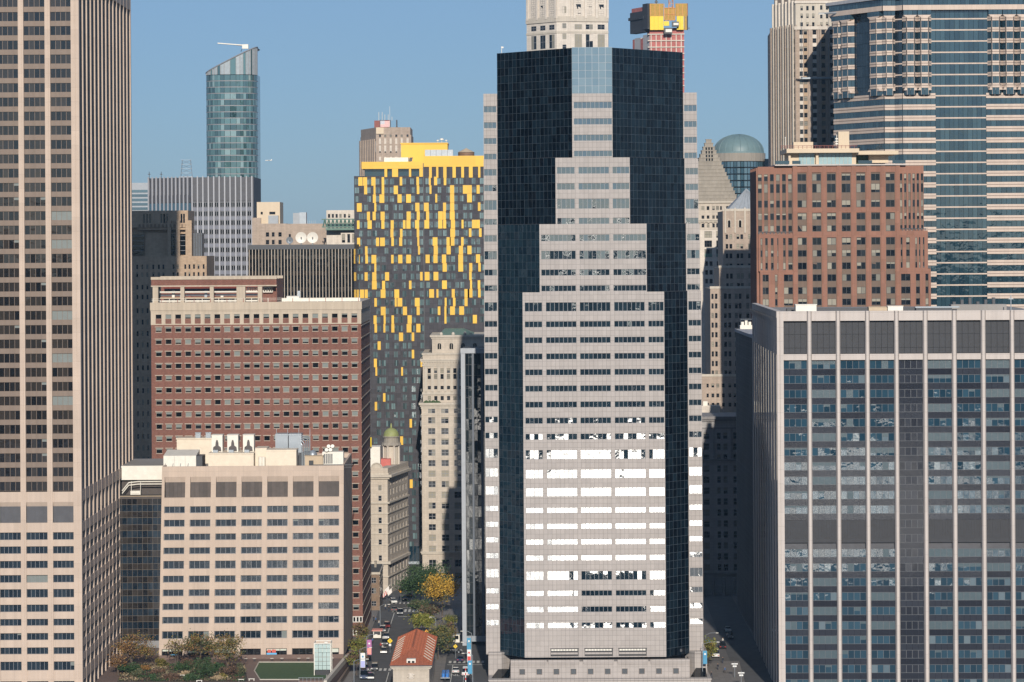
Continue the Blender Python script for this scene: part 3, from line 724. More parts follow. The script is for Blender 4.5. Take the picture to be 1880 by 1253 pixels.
for ti, (vl, vh, hw, rows, cols, lights) in enumerate(tiers):
    z0, z1 = b.z(vl), b.z(vh)
    zrows = b.zs(rows)
    cx = [(max(b.x(a), -hw + .15), min(b.x(e), hw - .15)) for a, e in cols]
    m = M()
    if ti == 0:
        m.wall(-hw, hw, z0, z1, cx, zrows, d=0.22)
    else: m.wall(-hw, hw, z0, z1, cx, zrows, d=0.22)
    b.part('granite_front', m, ['granite_pink'])
    for r in zrows:
        for (c, e), n in zip(cx, lights): b.window(c, e, r[0], r[1], 0.12, ST_J, n)
    # core of the tier
    d = OUT - hw
    i_ = 0.25
    zc1 = b.z(88) if ti == 3 else z1
    m = M(); m.prism([(-hw + .3, i_ + .15), (hw - .3, i_ + .15), (OUT - .1, d + .45), (OUT + COLW - .3, d + .45), (OUT + COLW - .3, DJ), (-OUT - COLW + .3, DJ), (-OUT - COLW + .3, d + .45), (-OUT + .1, d + .45)], z0, zc1 if ti < 3 else b.z(187) + 3, 0, top=1)
    if ti == 3: m.prism([(-hw + .3, i_ + .15), (hw - .3, i_ + .15), (OUT - .3, d + .45), (OUT - .3, DJ - 20), (-OUT + .3, DJ - 20), (-OUT + .3, d + .45)], b.z(187) + 3, zc1, 0, top=1)
    b.part('core', m, ['glass_black', 'roof_dark'])
    # black glass facets
    L = d * math.sqrt(2); nc = max(4, round(L / 1.45)); zz1 = zc1
    nr = round((zz1 - z0) / 2.03)
    for sgn in (-1, 1):
        g = M(); f = M(); rnd = random.Random(ti * 2 + sgn)
        P = lambda t, off, z: (sgn * (hw + d * t - off * .707), d * t + off * .707, z)
        for i in range(nc):
            for j in range(nr):
                t0, t1 = (i + .03) / nc, (i + .97) / nc
                za, zb = z0 + (zz1 - z0) * (j + .02) / nr, z0 + (zz1 - z0) * (j + .98) / nr
                tx, tz = rnd.gauss(0, .012), rnd.gauss(0, .012)
                q = [P(t0, 0, za), P(t1, tx, za), P(t1, tx + tz, zb), P(t0, tz, zb)]
                g.poly(q if sgn > 0 else q[::-1])
        q = [P(0, .06, z0), P(1, .06, z0), P(1, .06, zz1), P(0, .06, zz1)]
        f.poly(q if sgn > 0 else q[::-1])
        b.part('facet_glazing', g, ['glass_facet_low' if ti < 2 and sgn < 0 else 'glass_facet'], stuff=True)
        b.part('facet_mullions', f, ['facet_line'], stuff=True)
        # flanking granite column
        x0, x1 = (OUT, OUT + COLW) if sgn > 0 else (-OUT - COLW, -OUT)
        zz = z1 if ti < 3 else b.z(187) + 3.2
        m = M(); m.wall(x0, x1, z0, zz, [(x0 + (.25 if sgn > 0 else .1), x1 - (.1 if sgn > 0 else .25))], [r for r in zrows if r[1] < zz - .3], y=d, d=0.22)
        m.poly([(x1, d, z0), (x1, DJ, z0), (x1, DJ, zz), (x1, d, zz)]); m.poly([(x0, DJ, z0), (x0, d, z0), (x0, d, zz), (x0, DJ, zz)])
        m.box(x0, x1, d + .01, d + .5, zz - .4, zz + .02)
        b.part('granite_column', m, ['granite_pink'])
        for r in zrows:
            if r[1] < zz - .3: b.window(x0 + (.25 if sgn > 0 else .1), x1 - (.1 if sgn > 0 else .25), r[0], r[1], d + .12, ST_J, 3)
# thin metal coping at each set-back
for ti, (vl, vh, hw, *_r) in enumerate(tiers[:3]):
    d = OUT - hw; z = b.z(vh)
    for sgn in (-1, 1):
        m = M(); pl = [(sgn * hw, -.05), (sgn * OUT, d - .05), (sgn * OUT, d + .5), (sgn * hw, .5)]
        m.prism(pl if sgn > 0 else pl[::-1], z, z + .1); b.part('coping', m, ['steel_dark'])
# crown: pale glass centre bay
gm = M(); fm = M(); hw = 5.15; rnd = random.Random(5)
za, zb = b.z(172), b.z(87)
for i in range(6):
    for j in range(6):
        x0, x1 = -hw + 2 * hw * i / 6 + .05, -hw + 2 * hw * (i + 1) / 6 - .05
        q0, q1 = za + (zb - za) * j / 6 + .05, za + (zb - za) * (j + 1) / 6 - .05
        t = rnd.gauss(0, .006)
        g = M(); g.poly([(x0, 0, q0), (x1, t, q0), (x1, t, q1), (x0, 0, q1)]); b.part('crown_pane', g, ['glass_crown' if 'glass_crown' in MATS else glass('glass_crown', (0.10, 0.16, 0.20), (0.16, 0.22, 0.25), ior=3.0, wav=0.02, scale=.3).name])
fm.box(-hw, hw, .06, .3, za, zb); b.part('crown_mullions', fm, ['frame_alu'])
# podium
Z1 = b.z(1213)
rp = M()
px0, px1 = b.x(934), b.x(1262)
sq = [(b.x(950 + 31.3 * i), b.x(960.5 + 31.3 * i)) for i in range(10)]
rp.wall(px0, px1, b.z(1246), Z1, sq, [(b.z(1237), b.z(1226.5))], y=-1.6, d=0.3)
rp.poly([(px0, -1.6, Z1), (px1, -1.6, Z1), (px1, 3, Z1), (px0, 3, Z1)])
rp.poly([(px1, -1.6, 0), (px1, 20, 0), (px1, 20, Z1), (px1, -1.6, Z1)]); rp.poly([(px0, 20, 0), (px0, -1.6, 0), (px0, -1.6, Z1), (px0, 20, Z1)])
b.part('podium_wall', rp, ['granite_pink'])
ST_SQ = dict(id='sq', frame='frame_bronze', glass='glass_mirror', ft=0.08, nvar=4, tilt=0.004)
for c, e in sq: b.window(c, e, b.z(1237), b.z(1226.5), -1.45, ST_SQ, 1)
m = M(); m.box(b.x(894), b.x(1300), -3.4, 30, 0, b.z(1246)); b.part('podium_base', m, ['granite_pink'])
m = M(); m.box(b.x(893), b.x(1301), -3.7, 30.2, b.z(1246), b.z(1243.5)); b.part('base_cornice', m, ['granite_pink'])
for u0, u1 in ((934, 1000), (1003, 1060), (1067, 1123), (1130, 1186), (1190, 1262)):
    m = M(); m.box(b.x(u0), b.x(u1), -2.0, -1.6, b.z(1216), b.z(1210)); m.box(b.x(u0) + .1, b.x(u1) - .1, -1.85, -1.6, b.z(1218.5), b.z(1216)); b.part('podium_cornice', m, ['granite_pink'])
for u0, u1, sg in ((893, 935, -1), (1258, 1297, 1)):
    m = M(); a, e = b.x(u0), b.x(u1); mid = a + (e - a) * (.58 if sg < 0 else .42)
    pl = [(a, 4.5), (mid, 4.5), (e, 8)] if sg < 0 else [(a, 8), (mid, 4.5), (e, 4.5)]
    m.prism(pl + [(e, 24), (a, 24)], 0, b.z(1206)); m.prism([(x + (-.3 if sg < 0 else .3) * 0, y - .35) for x, y in pl] + [(e, 24), (a, 24)], b.z(1206), b.z(1202))
    b.part('podium_wing', m, ['granite_pink'])
    m = M(); m.poly([(a + .8, -1.0, b.z(1243)), (e - .4, -1.0, b.z(1243)), (e - .4, 4, b.z(1232)), (a + 2.5, 4, b.z(1232))]); b.part('skylight', m, ['glass_black'])
for u0, u1 in ((1007.5, 1059), (1070, 1122), (1132.5, 1184)):
    a, e = b.x(u0), b.x(u1)
    m = M(); m.box(a - .12, e + .12, -.10, -.02, b.z(1191.3), b.z(1190.3)); m.box(a, e, -.04, -.012, b.z(1205), b.z(1191.3)); b.part('loggia_recess', m, ['frame_dark'])
    for i in range(9):
        xa = a + .2 + (e - a - .4) * i / 9
        m = M(); m.box(xa, xa + (e - a - .4) / 9 - .12, -.07, -.045, b.z(1195), b.z(1192)); b.part('loggia_light', m, ['white_metal'])
    m = M(); m.box(a + .1, e - .2, -.08, -.045, b.z(1201.5), b.z(1198)); b.part('loggia_sill', m, ['granite_pink'])
b.done()
for i, (u, v) in enumerate(((902, 1200), (909, 1199.5), (1287, 1198), (1234, 1201), (1243, 1201), (1250, 1200))):
    lab = ['leftmost dark floodlight on the tower podium\'s left wing', 'second dark floodlight on the tower podium\'s left wing', 'round dark floodlight on the tower podium\'s right wing', 'first of three small floodlights below the right black facet', 'middle one of three small floodlights below the right black facet', 'last of three small floodlights below the right black facet'][i]
    Yf = 731 + (4 if i < 3 else 0)
    t = thing('floodlight', lab, 'floodlight', (wx(u, v, Yf), Yf, b.z(1202)), 0, 'floodlights on the podium')
    r = .62 if i < 3 else .38
    p = M(); p.tube([(0, -.25, r), (0, .35, r)], r, 10, 0, r * .6); p.obj('lamp_housing', 'steel_dark', t)
    p = M(); p.box(-r * .7, r * .7, -.2, .2, 0, r * .35); p.obj('bracket', 'steel_dark', t)
for nm, lab, u, v, Y, h in (('roof_antenna', 'thin white antenna on the left of the central tower roof', 921, 100, 752, 2.6), ('roof_antenna', 'thin antenna on the low left shoulder of the central tower', 893, 186, 750, 2.4)):
    t = thing(nm, lab, 'antenna', (wx(u, v, Y), Y, wz(u, v, Y) - .5), 0, 'antennas of the central tower')
    p = M(); p.tube([(0, 0, 0), (0, 0, h)], .09, 5); p.obj('mast', 'white_metal', t)
    p = M(); p.box(-.1, .5, -.1, .1, h - .5, h - .1); p.obj('aerial', 'white_metal', t)

# ================================================================ right-hand curtain-wall block
ST_K = dict(id='k', frame='frame_slate', glass='glass_curtain', blindmat='blind_teal', blind=0.28, mw=0.10, ft=0.08, nvar=12, tilt=0.006)
ST_KS = dict(id='ks', frame='frame_slate', glass='glass_spandrel', mw=0.10, ft=0.08, nvar=6, tilt=0.004)
b = K = Building('office_block', 'wide curtain wall block with pale stone piers at the right edge', 'office block', 1428, 900, 700, rz=-0.0258)
DK = 104.0
zt = b.z(572)
kp = [(1483, 1491.7), (1535.7, 1544.3), (1589.4, 1598), (1642.6, 1651.2), (1695, 1704), (1748, 1757), (1801, 1810), (1853.8, 1862.4), (1907, 1916)]
XR = b.x(1960)
m = M(); m.box(1.2, XR, 1.6, DK - 1, 0, zt - 1.2, 0, top=1); b.part('core', m, ['louvre_grey', 'roof_gravel'])
p = M(); p.box(0, b.x(1433.5), 0, 1.6, 0, zt); p.box(b.x(1433.5), b.x(1440), -.3, 1.6, 0, zt); b.part('corner_pier', p, ['concrete_pale'])
for a, e in kp:
    p = M(); x0, x1 = b.x(a), b.x(e); w4 = (x1 - x0) / 4
    p.prism([(x0, .4), (x0 + w4, -.3), (x1 - w4, -.3), (x1, .4), (x1, 1.6), (x0, 1.6)], 0, zt); b.part('pier', p, ['concrete_pale'])
edges = [1440] + [q for a, e in kp for q in (a, e)] + [1960]
bays = [(edges[i], edges[i + 1]) for i in range(0, len(edges), 2)]
for bi, (ua, ue) in enumerate(bays):
    xa, xe = b.x(ua), b.x(ue)
    p = M(); p.box(xa, xe, .15, 1.6, b.z(590), zt - .02); b.part('cap_panel', p, ['concrete_pale'])
    p = M(); p.box(xa, xe, .15, 1.6, b.z(662), b.z(651)); b.part('band_panel', p, ['concrete_pale'])
    for q in range(4):
        for z0, z1 in ((b.z(650.5), b.z(640)), (b.z(640), b.z(615)), (b.z(615), b.z(590.5))):
            p = M(); p.box(xa + (xe - xa) * q / 4 + .03, xa + (xe - xa) * (q + 1) / 4 - .03, 1.25, 1.5, z0 + .03, z1 - .03); b.part('louvre', p, ['louvre_slate'])
    if ua > 1881: continue
    for j in range(23):
        vt = 663.3 + 26.6 * j
        if 945 < vt < 975 and bi != 4:
            p = M(); p.box(xa, xe, .95, 1.2, b.z(vt + 42), b.z(vt - 4))
            for q in range(9):
                xx = xa + (xe - xa) * (q + .3) / 9; p.box(xx, xx + .12, .85, .95, b.z(vt + 34), b.z(vt)); 
            b.part('plant_louvre', p, ['louvre_slate']); continue
        if 972 < vt < 1000 and bi != 4 and vt - 26.6 > 945: continue
        st = ST_KS if bi == 4 else ST_K
        b.window(xa, xe, b.z(vt + 15.3), b.z(vt), .8, st, 4)
        p = M(); p.box(xa, xe, .82, 1.0, b.z(vt + 26.6), b.z(vt + 15.3))
        for q in range(4): xx = xa + (xe - xa) * q / 4; p.box(xx, xx + .1, .76, .82, b.z(vt + 26.6), b.z(vt + 15.3))
        b.part('spandrel', p, ['glass_spandrel'])
# side wall: fins and dark slots
sw = M(); sw.poly([(0.09, DK, 0), (0.09, 1.6, 0), (0.09, 1.6, zt - .5), (0.09, DK, zt - .5)]); b.part('side_glazing', sw, ['glass_black'])
zs_ = b.z(652)
for i in range(10):
    y0 = 1.6 + (DK - 1.6) / 10 * i; pw = (DK - 1.6) / 10
    p = M(); p.box(0.0, .9, y0 + pw * .45, y0 + pw, 0, zt - 1.6)
    a_, e_ = y0 + pw * .5, y0 + pw * .95; zz_ = b.z(600)
    p.poly([(-.01, a_, zt - 1.6), (-.75, (a_ + e_) / 2, zt - 1.6), (-.01, (a_ + e_) / 2, zz_)]); p.poly([(-.75, (a_ + e_) / 2, zt - 1.6), (-.01, e_, zt - 1.6), (-.01, (a_ + e_) / 2, zz_)]); b.part('side_fin', p, ['concrete_pale'])
    p = M(); p.box(0.05, .9, y0, y0 + pw * .45, zs_, zt - 1.7); b.part('side_panel', p, ['concrete_pale'])
p = M(); p.box(-.1, 1.4, 0.1, DK, zt - 1.6, zt); b.part('side_coping', p, ['concrete_pale'])
b.done()
def kroof(name, label, cat, u, v, y, group=None):
    Y = 700 + y; return thing(name, label, cat, (wx(u, v, Y), Y, zt - 1.2), 0, group)
t = kroof('roof_cabin', 'long white roof cabin near the left corner of the pier block', 'roof unit', 1480, 568, 14)
p = M(); p.box(-2.6, 2.6, 0, 4, 0, 2.4); p.obj('wall', 'white_metal', t); p = M(); p.box(-2.7, 2.7, -.1, 4.1, 2.4, 2.6); p.obj('roof', 'white_metal', t)
t = kroof('duct_run', 'long dark duct run along the roof of the pier block', 'duct', 1640, 566, 22)
p = M(); p.box(-27, 22, 0, 2, .4, 1.4); p.obj('duct', 'steel_dark', t)
for i in range(12): p = M(); p.box(-26 + 4 * i, -25.7 + 4 * i, .1, 1.9, 0, .4); p.obj('support', 'steel', t)
t = kroof('roof_hatch', 'low tan roof hatch on the pier block beside a white one', 'roof unit', 1612, 568, 16)
p = M(); p.box(-2.3, 2.3, 0, 3, 0, 1.7); p.box(-2.4, 2.4, -.1, 3.1, 1.7, 1.85); p.obj('wall', 'tan_metal', t)
t = kroof('roof_hatch', 'low white roof hatch on the pier block beside a tan one', 'roof unit', 1644, 566, 15)
p = M(); p.box(-1.9, 1.9, 0, 3, 0, 1.9); p.box(-2.0, 2.0, -.1, 3.1, 1.9, 2.05); p.obj('wall', 'white_metal', t)
t = kroof('roof_frame', 'dark low steel frame on the roof of the pier block', 'roof unit', 1715, 566, 16)
p = M(); p.box(-4.5, 4.5, 0, 3, 0, 1.5); p.obj('housing', 'steel_dark', t); p = M(); p.box(-4.6, 6.5, 1, 2, 1.5, 1.8); p.obj('beam', 'steel', t)
t = kroof('roof_platform', 'grey plant platform toward the right end of the pier roof', 'roof unit', 1790, 563, 20)
p = M(); p.box(-6, 8, 0, 4, .2, 2.2); p.obj('deck', 'roof_gravel', t)
for i in range(6): p = M(); p.box(-5.5 + 2 * i, -4.8 + 2 * i, .5, 1.5, 2.2, 2.9 + (i % 3) * .5); p.obj('unit', 'steel_dark', t)
t = kroof('roof_mast', 'slim grey mast with a small cross arm on the pier roof', 'mast', 1856, 562, 12)
p = M(); p.tube([(0, 0, 0), (0, 0, 4.6)], .12, 6); p.obj('pole', 'steel', t); p = M(); p.box(-.6, .6, -.1, .1, 3.6, 3.8); p.obj('cross_arm', 'steel', t)
# ================================================================ middle distance
ST_OLD = dict(id='old', frame='frame_grey', glass='glass_old', blindmat='blind_pale', blind=0.12, mw=0.14, ft=0.08, nvar=8, transom=0.5, tilt=0.004)
ST_OLD1 = dict(id='old1', frame='frame_dark', glass='glass_old', blindmat='blind_pale', blind=0.2, ft=0.06, nvar=8, transom=0.5, tilt=0.004)
def block(b, x0, x1, y0, y1, z0, z1, cols, rows, mat, style=None, n=1, d=0.3, roof='roof_gravel', name='wall', skip=None):
    m = M(); m.wall(x0, x1, z0, z1, cols, rows, y=y0, d=d); box_shell(m, x0, x1, y0, y1, z0, z1)
    o = b.part(name, m, [mat, roof])
    if cols and rows:
        c = M(); c.poly([(x0 + .05, y0 + d + .02, z0), (x1 - .05, y0 + d + .02, z0), (x1 - .05, y0 + d + .02, z1 - .1), (x0 + .05, y0 + d + .02, z1 - .1)]); b.part('interior_wall', c, ['glass_black'])
    if style:
        for a, e in rows:
            for c, f in cols:
                if skip and skip((c + f) / 2, (a + e) / 2): continue
                b.window(c, f, a, e, y0 + d * .45, style, n)
    return o
def cornice(b, x0, x1, y0, y1, z, steps, mat, name='cornice'):
    m = M()
    for dz0, dz1, out in steps: m.box(x0 - out, x1 + out, y0 - out, y1 + out, z + dz0, z + dz1)
    return b.part(name, m, [mat])

# ---------------- yellow-flecked residential slab
ST_G = dict(id='g', frame='frame_dark', glass='glass_yellow_block', blindmat='blind_teal', blind=0.15, mw=0.10, ft=0.07, nvar=10, tilt=0.004)
b = Building('apartment_tower', 'dark apartment slab flecked with yellow panels and a yellow crown', 'apartment tower', 780, 500, 1000)
xl, xm, xr = b.x(651), b.x(779), b.x(900)
m = M(); m.box(xl, xm, 0, 26, 0, b.z(323), 0, top=1); m.box(xm, xr, -0.6, 26, 0, b.z(300), 0, top=1); b.part('wall', m, ['panel_dark', 'roof_gravel'])
def gvis(u, v):
    if u > 889: return False
    if v > 548 and u < 677: return False
    if v > 600 and u > 779: return False
    if v > 640 and u > 773: return False
    if v > 845 and u < 752: return False
    return True
rnd = random.Random(21)
NC = 15; pitch = [651.5 + 15.95 * i for i in range(8)] + [781 + 15.6 * i for i in range(7)]
chain = [0] * NC
for j in range(43):
    v0 = 325 + 15.87 * j
    for i, u0 in enumerate(pitch):
        if not gvis(u0 + 8, v0 + 8): continue
        y = 0 if i < 8 else -0.6
        flip = (i * 7 + j // 3) % 4 == 0
        wofs = rnd.choice((0.5, 1.0, 1.6)) if flip else rnd.choice((6.6, 7.2, 7.8))
        wwid = rnd.choice((7.0, 7.6, 8.2))
        b.window(b.x(u0 + wofs), b.x(u0 + wofs + wwid), b.z(v0 + 14.0), b.z(v0 + 2.6), y - 0.10, ST_G, rnd.choice((2, 2, 3)))
        p = 0.8 if v0 < 345 else 0.64 if v0 < 480 else 0.56 if v0 < 600 else 0.28 if v0 < 680 else 0.14
        if chain[i]: p -= 0.12
        if rnd.random() < p:
            chain[i] = 1
            big = rnd.random() < 0.42
            pwid = rnd.choice((7.6, 8.8)) if big else rnd.choice((3.6, 4.6, 5.6))
            if v0 > 640: pwid = rnd.choice((3.4, 4.4, 5.4))
            pu = u0 + wofs + wwid - 0.6 if flip else u0 + wofs - pwid + .4
            if i == 0: pu = max(pu, 656)
            if i == 14: pu = min(pu, 880)
            q = M(); q.box(b.x(pu), b.x(pu + pwid), y - 0.28, y - 0.02 - 0.01 * (i % 2), b.z(v0 + 15.87) + .02, b.z(v0) - .02)
            b.part('yellow_panel', q, ['yellow_panel'])
        else: chain[i] = 0
# seam, recessed terrace and yellow crown
m = M(); m.box(xm - .25, xm + .1, -.7, 0, 0, b.z(300)); b.part('seam', m, ['steel_dark'])
m = M(); m.box(b.x(665), xm, -0.3, 22, b.z(310), b.z(297), 0); b.part('crown_band', m, ['yellow_paint'])
m = M(); m.box(xm + .02, xr, -0.95, 22, b.z(307), b.z(287), 0); b.part('crown_band', m, ['yellow_paint'])
m = M(); m.box(b.x(670), xm, 2.0, 20, b.z(323.5), b.z(310)); b.part('terrace_glass', m, ['glass_teal'])
for u0, u1 in ((707, 712), (721, 732), (752, 756), (771, 779)):
    m = M(); m.box(b.x(u0), b.x(u1), -.2, 2.0, b.z(325), b.z(310)); b.part('yellow_pier', m, ['yellow_paint'])
for u0, u1 in ((789, 794), (802, 806), (815, 821), (832, 838), (848, 853), (862, 869), (879, 883)):
    m = M(); m.box(b.x(u0), b.x(u1), -.93, -.62, b.z(327), b.z(307)); b.part('yellow_pier', m, ['yellow_paint'])
m = M(); m.box(b.x(736), b.x(822), 8, 24, b.z(298), b.z(262)); b.part('penthouse', m, ['yellow_paint'])
m = M(); m.box(b.x(735), b.x(823), 7.7, 24.3, b.z(263), b.z(261)); b.part('penthouse_cap', m, ['yellow_paint'])
for i in range(5):
    m = M(); m.box(b.x(781 + 10.4 * i), b.x(791 + 10.4 * i), 3, 6, b.z(288), b.z(275)); b.part('screen_panel', m, ['steel'])
m = M(); m.prism([(b.x(706), 2), (b.x(750), 2), (b.x(757), 7), (b.x(712), 7)], b.z(298), b.z(289)); b.part('white_cap', m, ['white_metal'])
m = M(); m.poly([(b.x(751), 1.9, b.z(296)), (b.x(757), 1.9, b.z(296)), (b.x(759), 1.9, b.z(289)), (b.x(754), 1.9, b.z(289))]); b.part('cap_end', m, ['steel_dark'])
m = M(); m.box(b.x(748), b.x(776), -.3, 0, 0, b.z(1003)); b.part('podium_glass', m, ['glass_teal'])
for i in range(4):
    m = M(); m.box(b.x(748 + 7 * i), b.x(749 + 7 * i), -.42, -.3, 0, b.z(1003)); b.part('podium_mullion', m, ['frame_dark'])
m = M(); m.box(b.x(742), b.x(776), -.5, -.02, b.z(1036), b.z(1031)); b.part('podium_band', m, ['frame_alu'])
b.done()
t = thing('water_tank', 'round wooden water tank with a conical roof behind the yellow crown', 'water tank', (wx(856, 287, 1012), 1012, wz(856, 290, 1012)))
p = M(); p.cyl(0, 0, 0, 1.9, 2.9, 2.9, 18); p.obj('barrel', 'wood_brown', t)
p = M(); p.cyl(0, 0, 1.9, 3.4, 3.1, 0.1, 18); p.obj('roof', 'tan_metal', t)
for z in (.4, 1.0, 1.6): p = M(); p.cyl(0, 0, z, z + .08, 2.94, 2.94, 18); p.obj('hoop', 'steel_dark', t)
t = thing('satellite_cluster', 'cluster of small white dishes on the yellow penthouse', 'antenna', (wx(812, 262, 1012), 1012, wz(812, 262, 1012)))
for i, (dx, r) in enumerate(((-1.6, .5), (-.2, .8), (1.4, .45))):
    p = M(); p.dome(dx, 0, .6 + .3 * (i == 1), r, r * .8, 10, 4); p.obj('dish', 'white_metal', t); p = M(); p.tube([(dx, 0, 0), (dx, 0, .7)], .08, 5); p.obj('stand', 'white_metal', t)

# ---------------- cream stone tower
b = Building('stone_tower', 'cream stone tower with paired windows and a green copper roof', 'tower', 812, 850, 955)
h8 = lambda y: 560 + y / 2.848
rH = [(h8(a), h8(a + 32)) for a in (535, 588, 645, 700, 757, 812, 867, 922, 978, 1034, 1090, 1147, 1202)] + [(h8(1258 + 2), h8(1290))]
cH = b.xs([(786.5, 799.5), (810.5, 824), (834, 847), (858, 871)])
xl, xr = b.x(774.5), b.x(892)
rH2 = rH[:14] + [(1028, 1041), (1052, 1064), (1078, 1090)]
block(b, xl, xr, 0, 40, 0, b.z(742), cH, b.zs(rH2), 'limestone', None, d=0.4)
for r in b.zs(rH2):
    for c, e in cH[:3]: b.window(c, e, r[0], r[1], .2, ST_OLD, 2)
cornice(b, xl, xr, 0, 40, b.z(742), ((-1.6, -.9, .2), (-.9, -.3, .5), (-.3, .4, .9)), 'limestone_trim')
cornice(b, xl, xr, 0, 40, b.z(1015), ((-.5, 0, .35), (0, .4, .6)), 'limestone_trim')
for zz in (b.z(1046), b.z(762)): cornice(b, xl, xr, 0, 40, zz, ((0, .3, .15),), 'limestone_trim', 'string_course')
# upper stage: pilastered arcade
ux0, ux1 = b.x(777), b.x(892)
cu = [(b.x(786 + 11.75 * i), b.x(791.8 + 11.75 * i)) for i in range(8)]
ru = b.zs([(h8(333), h8(358)), (h8(363), h8(389)), (h8(425), h8(443)), (h8(478), h8(500))])
block(b, ux0, ux1, 1.2, 38, b.z(742), b.z(652), cu, ru, 'limestone', None, d=0.4)
for r in ru:
    for c, e in cu[:6]: b.window(c, e, r[0], r[1], 1.4, ST_OLD1, 1)
for i in range(9):
    m = M(); a = b.x(780.8 + 11.75 * i); m.box(a, a + .8, .85, 1.2, b.z(h8(455)), b.z(h8(322))); m.box(a - .15, a + .95, .75, 1.2, b.z(h8(330)), b.z(h8(322))); b.part('pilaster', m, ['limestone_trim'])
for z0, z1, o in ((b.z(h8(470)), b.z(h8(458)), .25), (b.z(h8(320)), b.z(h8(312)), .3), (b.z(h8(300)), b.z(h8(292)), .6), (b.z(h8(292)), b.z(h8(284)), .9), (b.z(h8(262)), b.z(h8(254)), .3)):
    m = M(); m.box(ux0 - o, ux1 + o, 1.2 - o, 38, z0, z1); b.part('cornice', m, ['limestone_trim'])
for i in range(24):
    m = M(); a = b.x(777 + 4.8 * i); m.box(a, a + .45, .55, 1.2, b.z(h8(310)), b.z(h8(300))); b.part('dentil', m, ['limestone_trim'])
# top stage with round-headed windows and copper hip roof
tx0, tx1 = b.x(794), b.x(892)
m = M(); box_shell(m, tx0, tx1, 3, 36, b.z(652), b.z(618), front=True); b.part('top_stage', m, ['limestone', 'roof_gravel'])
cornice(b, tx0, tx1, 3, 36, b.z(618), ((-.9, -.3, .3), (-.3, .3, .7)), 'limestone_trim')
for u in (807.5, 829.5, 851, 873):
    m = M(); w_ = 3.9 * b.k; zc = b.z(634)
    pts = [(b.x(u) - w_, 2.95, b.z(642)), (b.x(u) + w_, 2.95, b.z(642))] + [(b.x(u) + w_ * math.cos(a * math.pi / 8), 2.95, zc + w_ * math.sin(a * math.pi / 8)) for a in range(9)]
    m.poly(pts); o = b.part('arched_window', m, ['glass_black'])
    m = M(); m.tube([(p[0], 2.9, p[2]) for p in pts[1:]] + [(pts[0][0], 2.9, pts[0][2])], .16, 5); m.box(b.x(u) - .07, b.x(u) + .07, 2.86, 2.95, b.z(642), zc + w_); m.obj('surround', 'limestone_trim', o)
m = M(); a, e = b.x(806), b.x(870); m.prism([(a, 5), (e, 5), (e, 34), (a, 34)], b.z(618) + .3, b.z(607), pl1=[(b.x(815), 13), (b.x(850), 13), (b.x(850), 26), (b.x(815), 26)]); b.part('copper_roof', m, ['copper_green'])
for u, v in ((811, 618), (833, 618), (855, 617)):
    m = M(); m.cyl(b.x(u), 3.2, b.z(v), b.z(v - 2.5), .5, .35, 8); m.dome(b.x(u), 3.2, b.z(v - 2.5), .62, .9, 8, 4); b.part('urn', m, ['limestone_trim'])
for i in range(9):
    m = M(); m.dome(b.x(780 + 3.2 * i), .2, b.z(741), .5 + .2 * (i % 3), .8 + .3 * (i % 2), 7, 3); b.part('terrace_shrub', m, [leafy('hedge', (.02, .045, .012), (.035, .07, .02), (.06, .09, .03)).name if 'hedge' not in MATS else 'hedge'])
b.done()

# ---------------- framed glass slab beside the centre tower
ST_I = dict(id='i', frame='frame_dark', glass='glass_framed', mw=0.08, ft=0.06, nvar=10, tilt=0.012)
glass('glass_framed', (0.004, 0.008, 0.012), (0.02, 0.028, 0.032), ior=1.55, wav=0.03, scale=0.5)
b = Building('framed_glass_building', 'slim dark glass building in a pale steel frame left of the centre tower', 'building', 870, 900, 794)
zt, zb = b.z(641), b.z(1168)
m = M(); m.box(b.x(848), b.x(905), .5, 30, b.z(1165), zt - .4, 0, top=1); b.part('core', m, ['glass_black', 'roof_dark'])
for j in range(26):
    va = 650 + 20 * j; 
    b.window(b.x(855), b.x(867.6), b.z(va + 20), b.z(va), .2, ST_I, 2); b.window(b.x(871), b.x(884), b.z(va + 20), b.z(va), .2, ST_I, 2)
plain('frame_steel', (0.34, 0.36, 0.39), rough=0.45); plain('frame_blue', (0.10, 0.115, 0.14), rough=0.45)
for u0, u1, y0, z0, mt in ((847.5, 855, -.3, 0, 'frame_steel'), (867.6, 871, -.1, zb, 'frame_blue'), (884, 888.5, -.2, zb, 'frame_blue'), (855, 856.2, -.05, zb, 'frame_dark')):
    m = M(); m.box(b.x(u0), b.x(u1), y0, .5, z0, zt); b.part('frame_post', m, [mt])
m = M(); m.box(b.x(847), b.x(905), -.4, .6, b.z(649), zt + .2); b.part('frame_head', m, ['frame_steel'])
m = M(); m.box(b.x(855), b.x(905), -.25, .6, b.z(1178), zb); b.part('frame_sill', m, ['steel'])
m = M(); m.box(b.x(856), b.x(905), 9, 9.4, 0, b.z(1178)); b.part('lobby_wall', m, ['glass_black'])
m = M(); m.box(b.x(862), b.x(880), 8.8, 9, 0, b.z(1188)); b.part('lobby_screen', m, ['poster_blue'])
b.done()

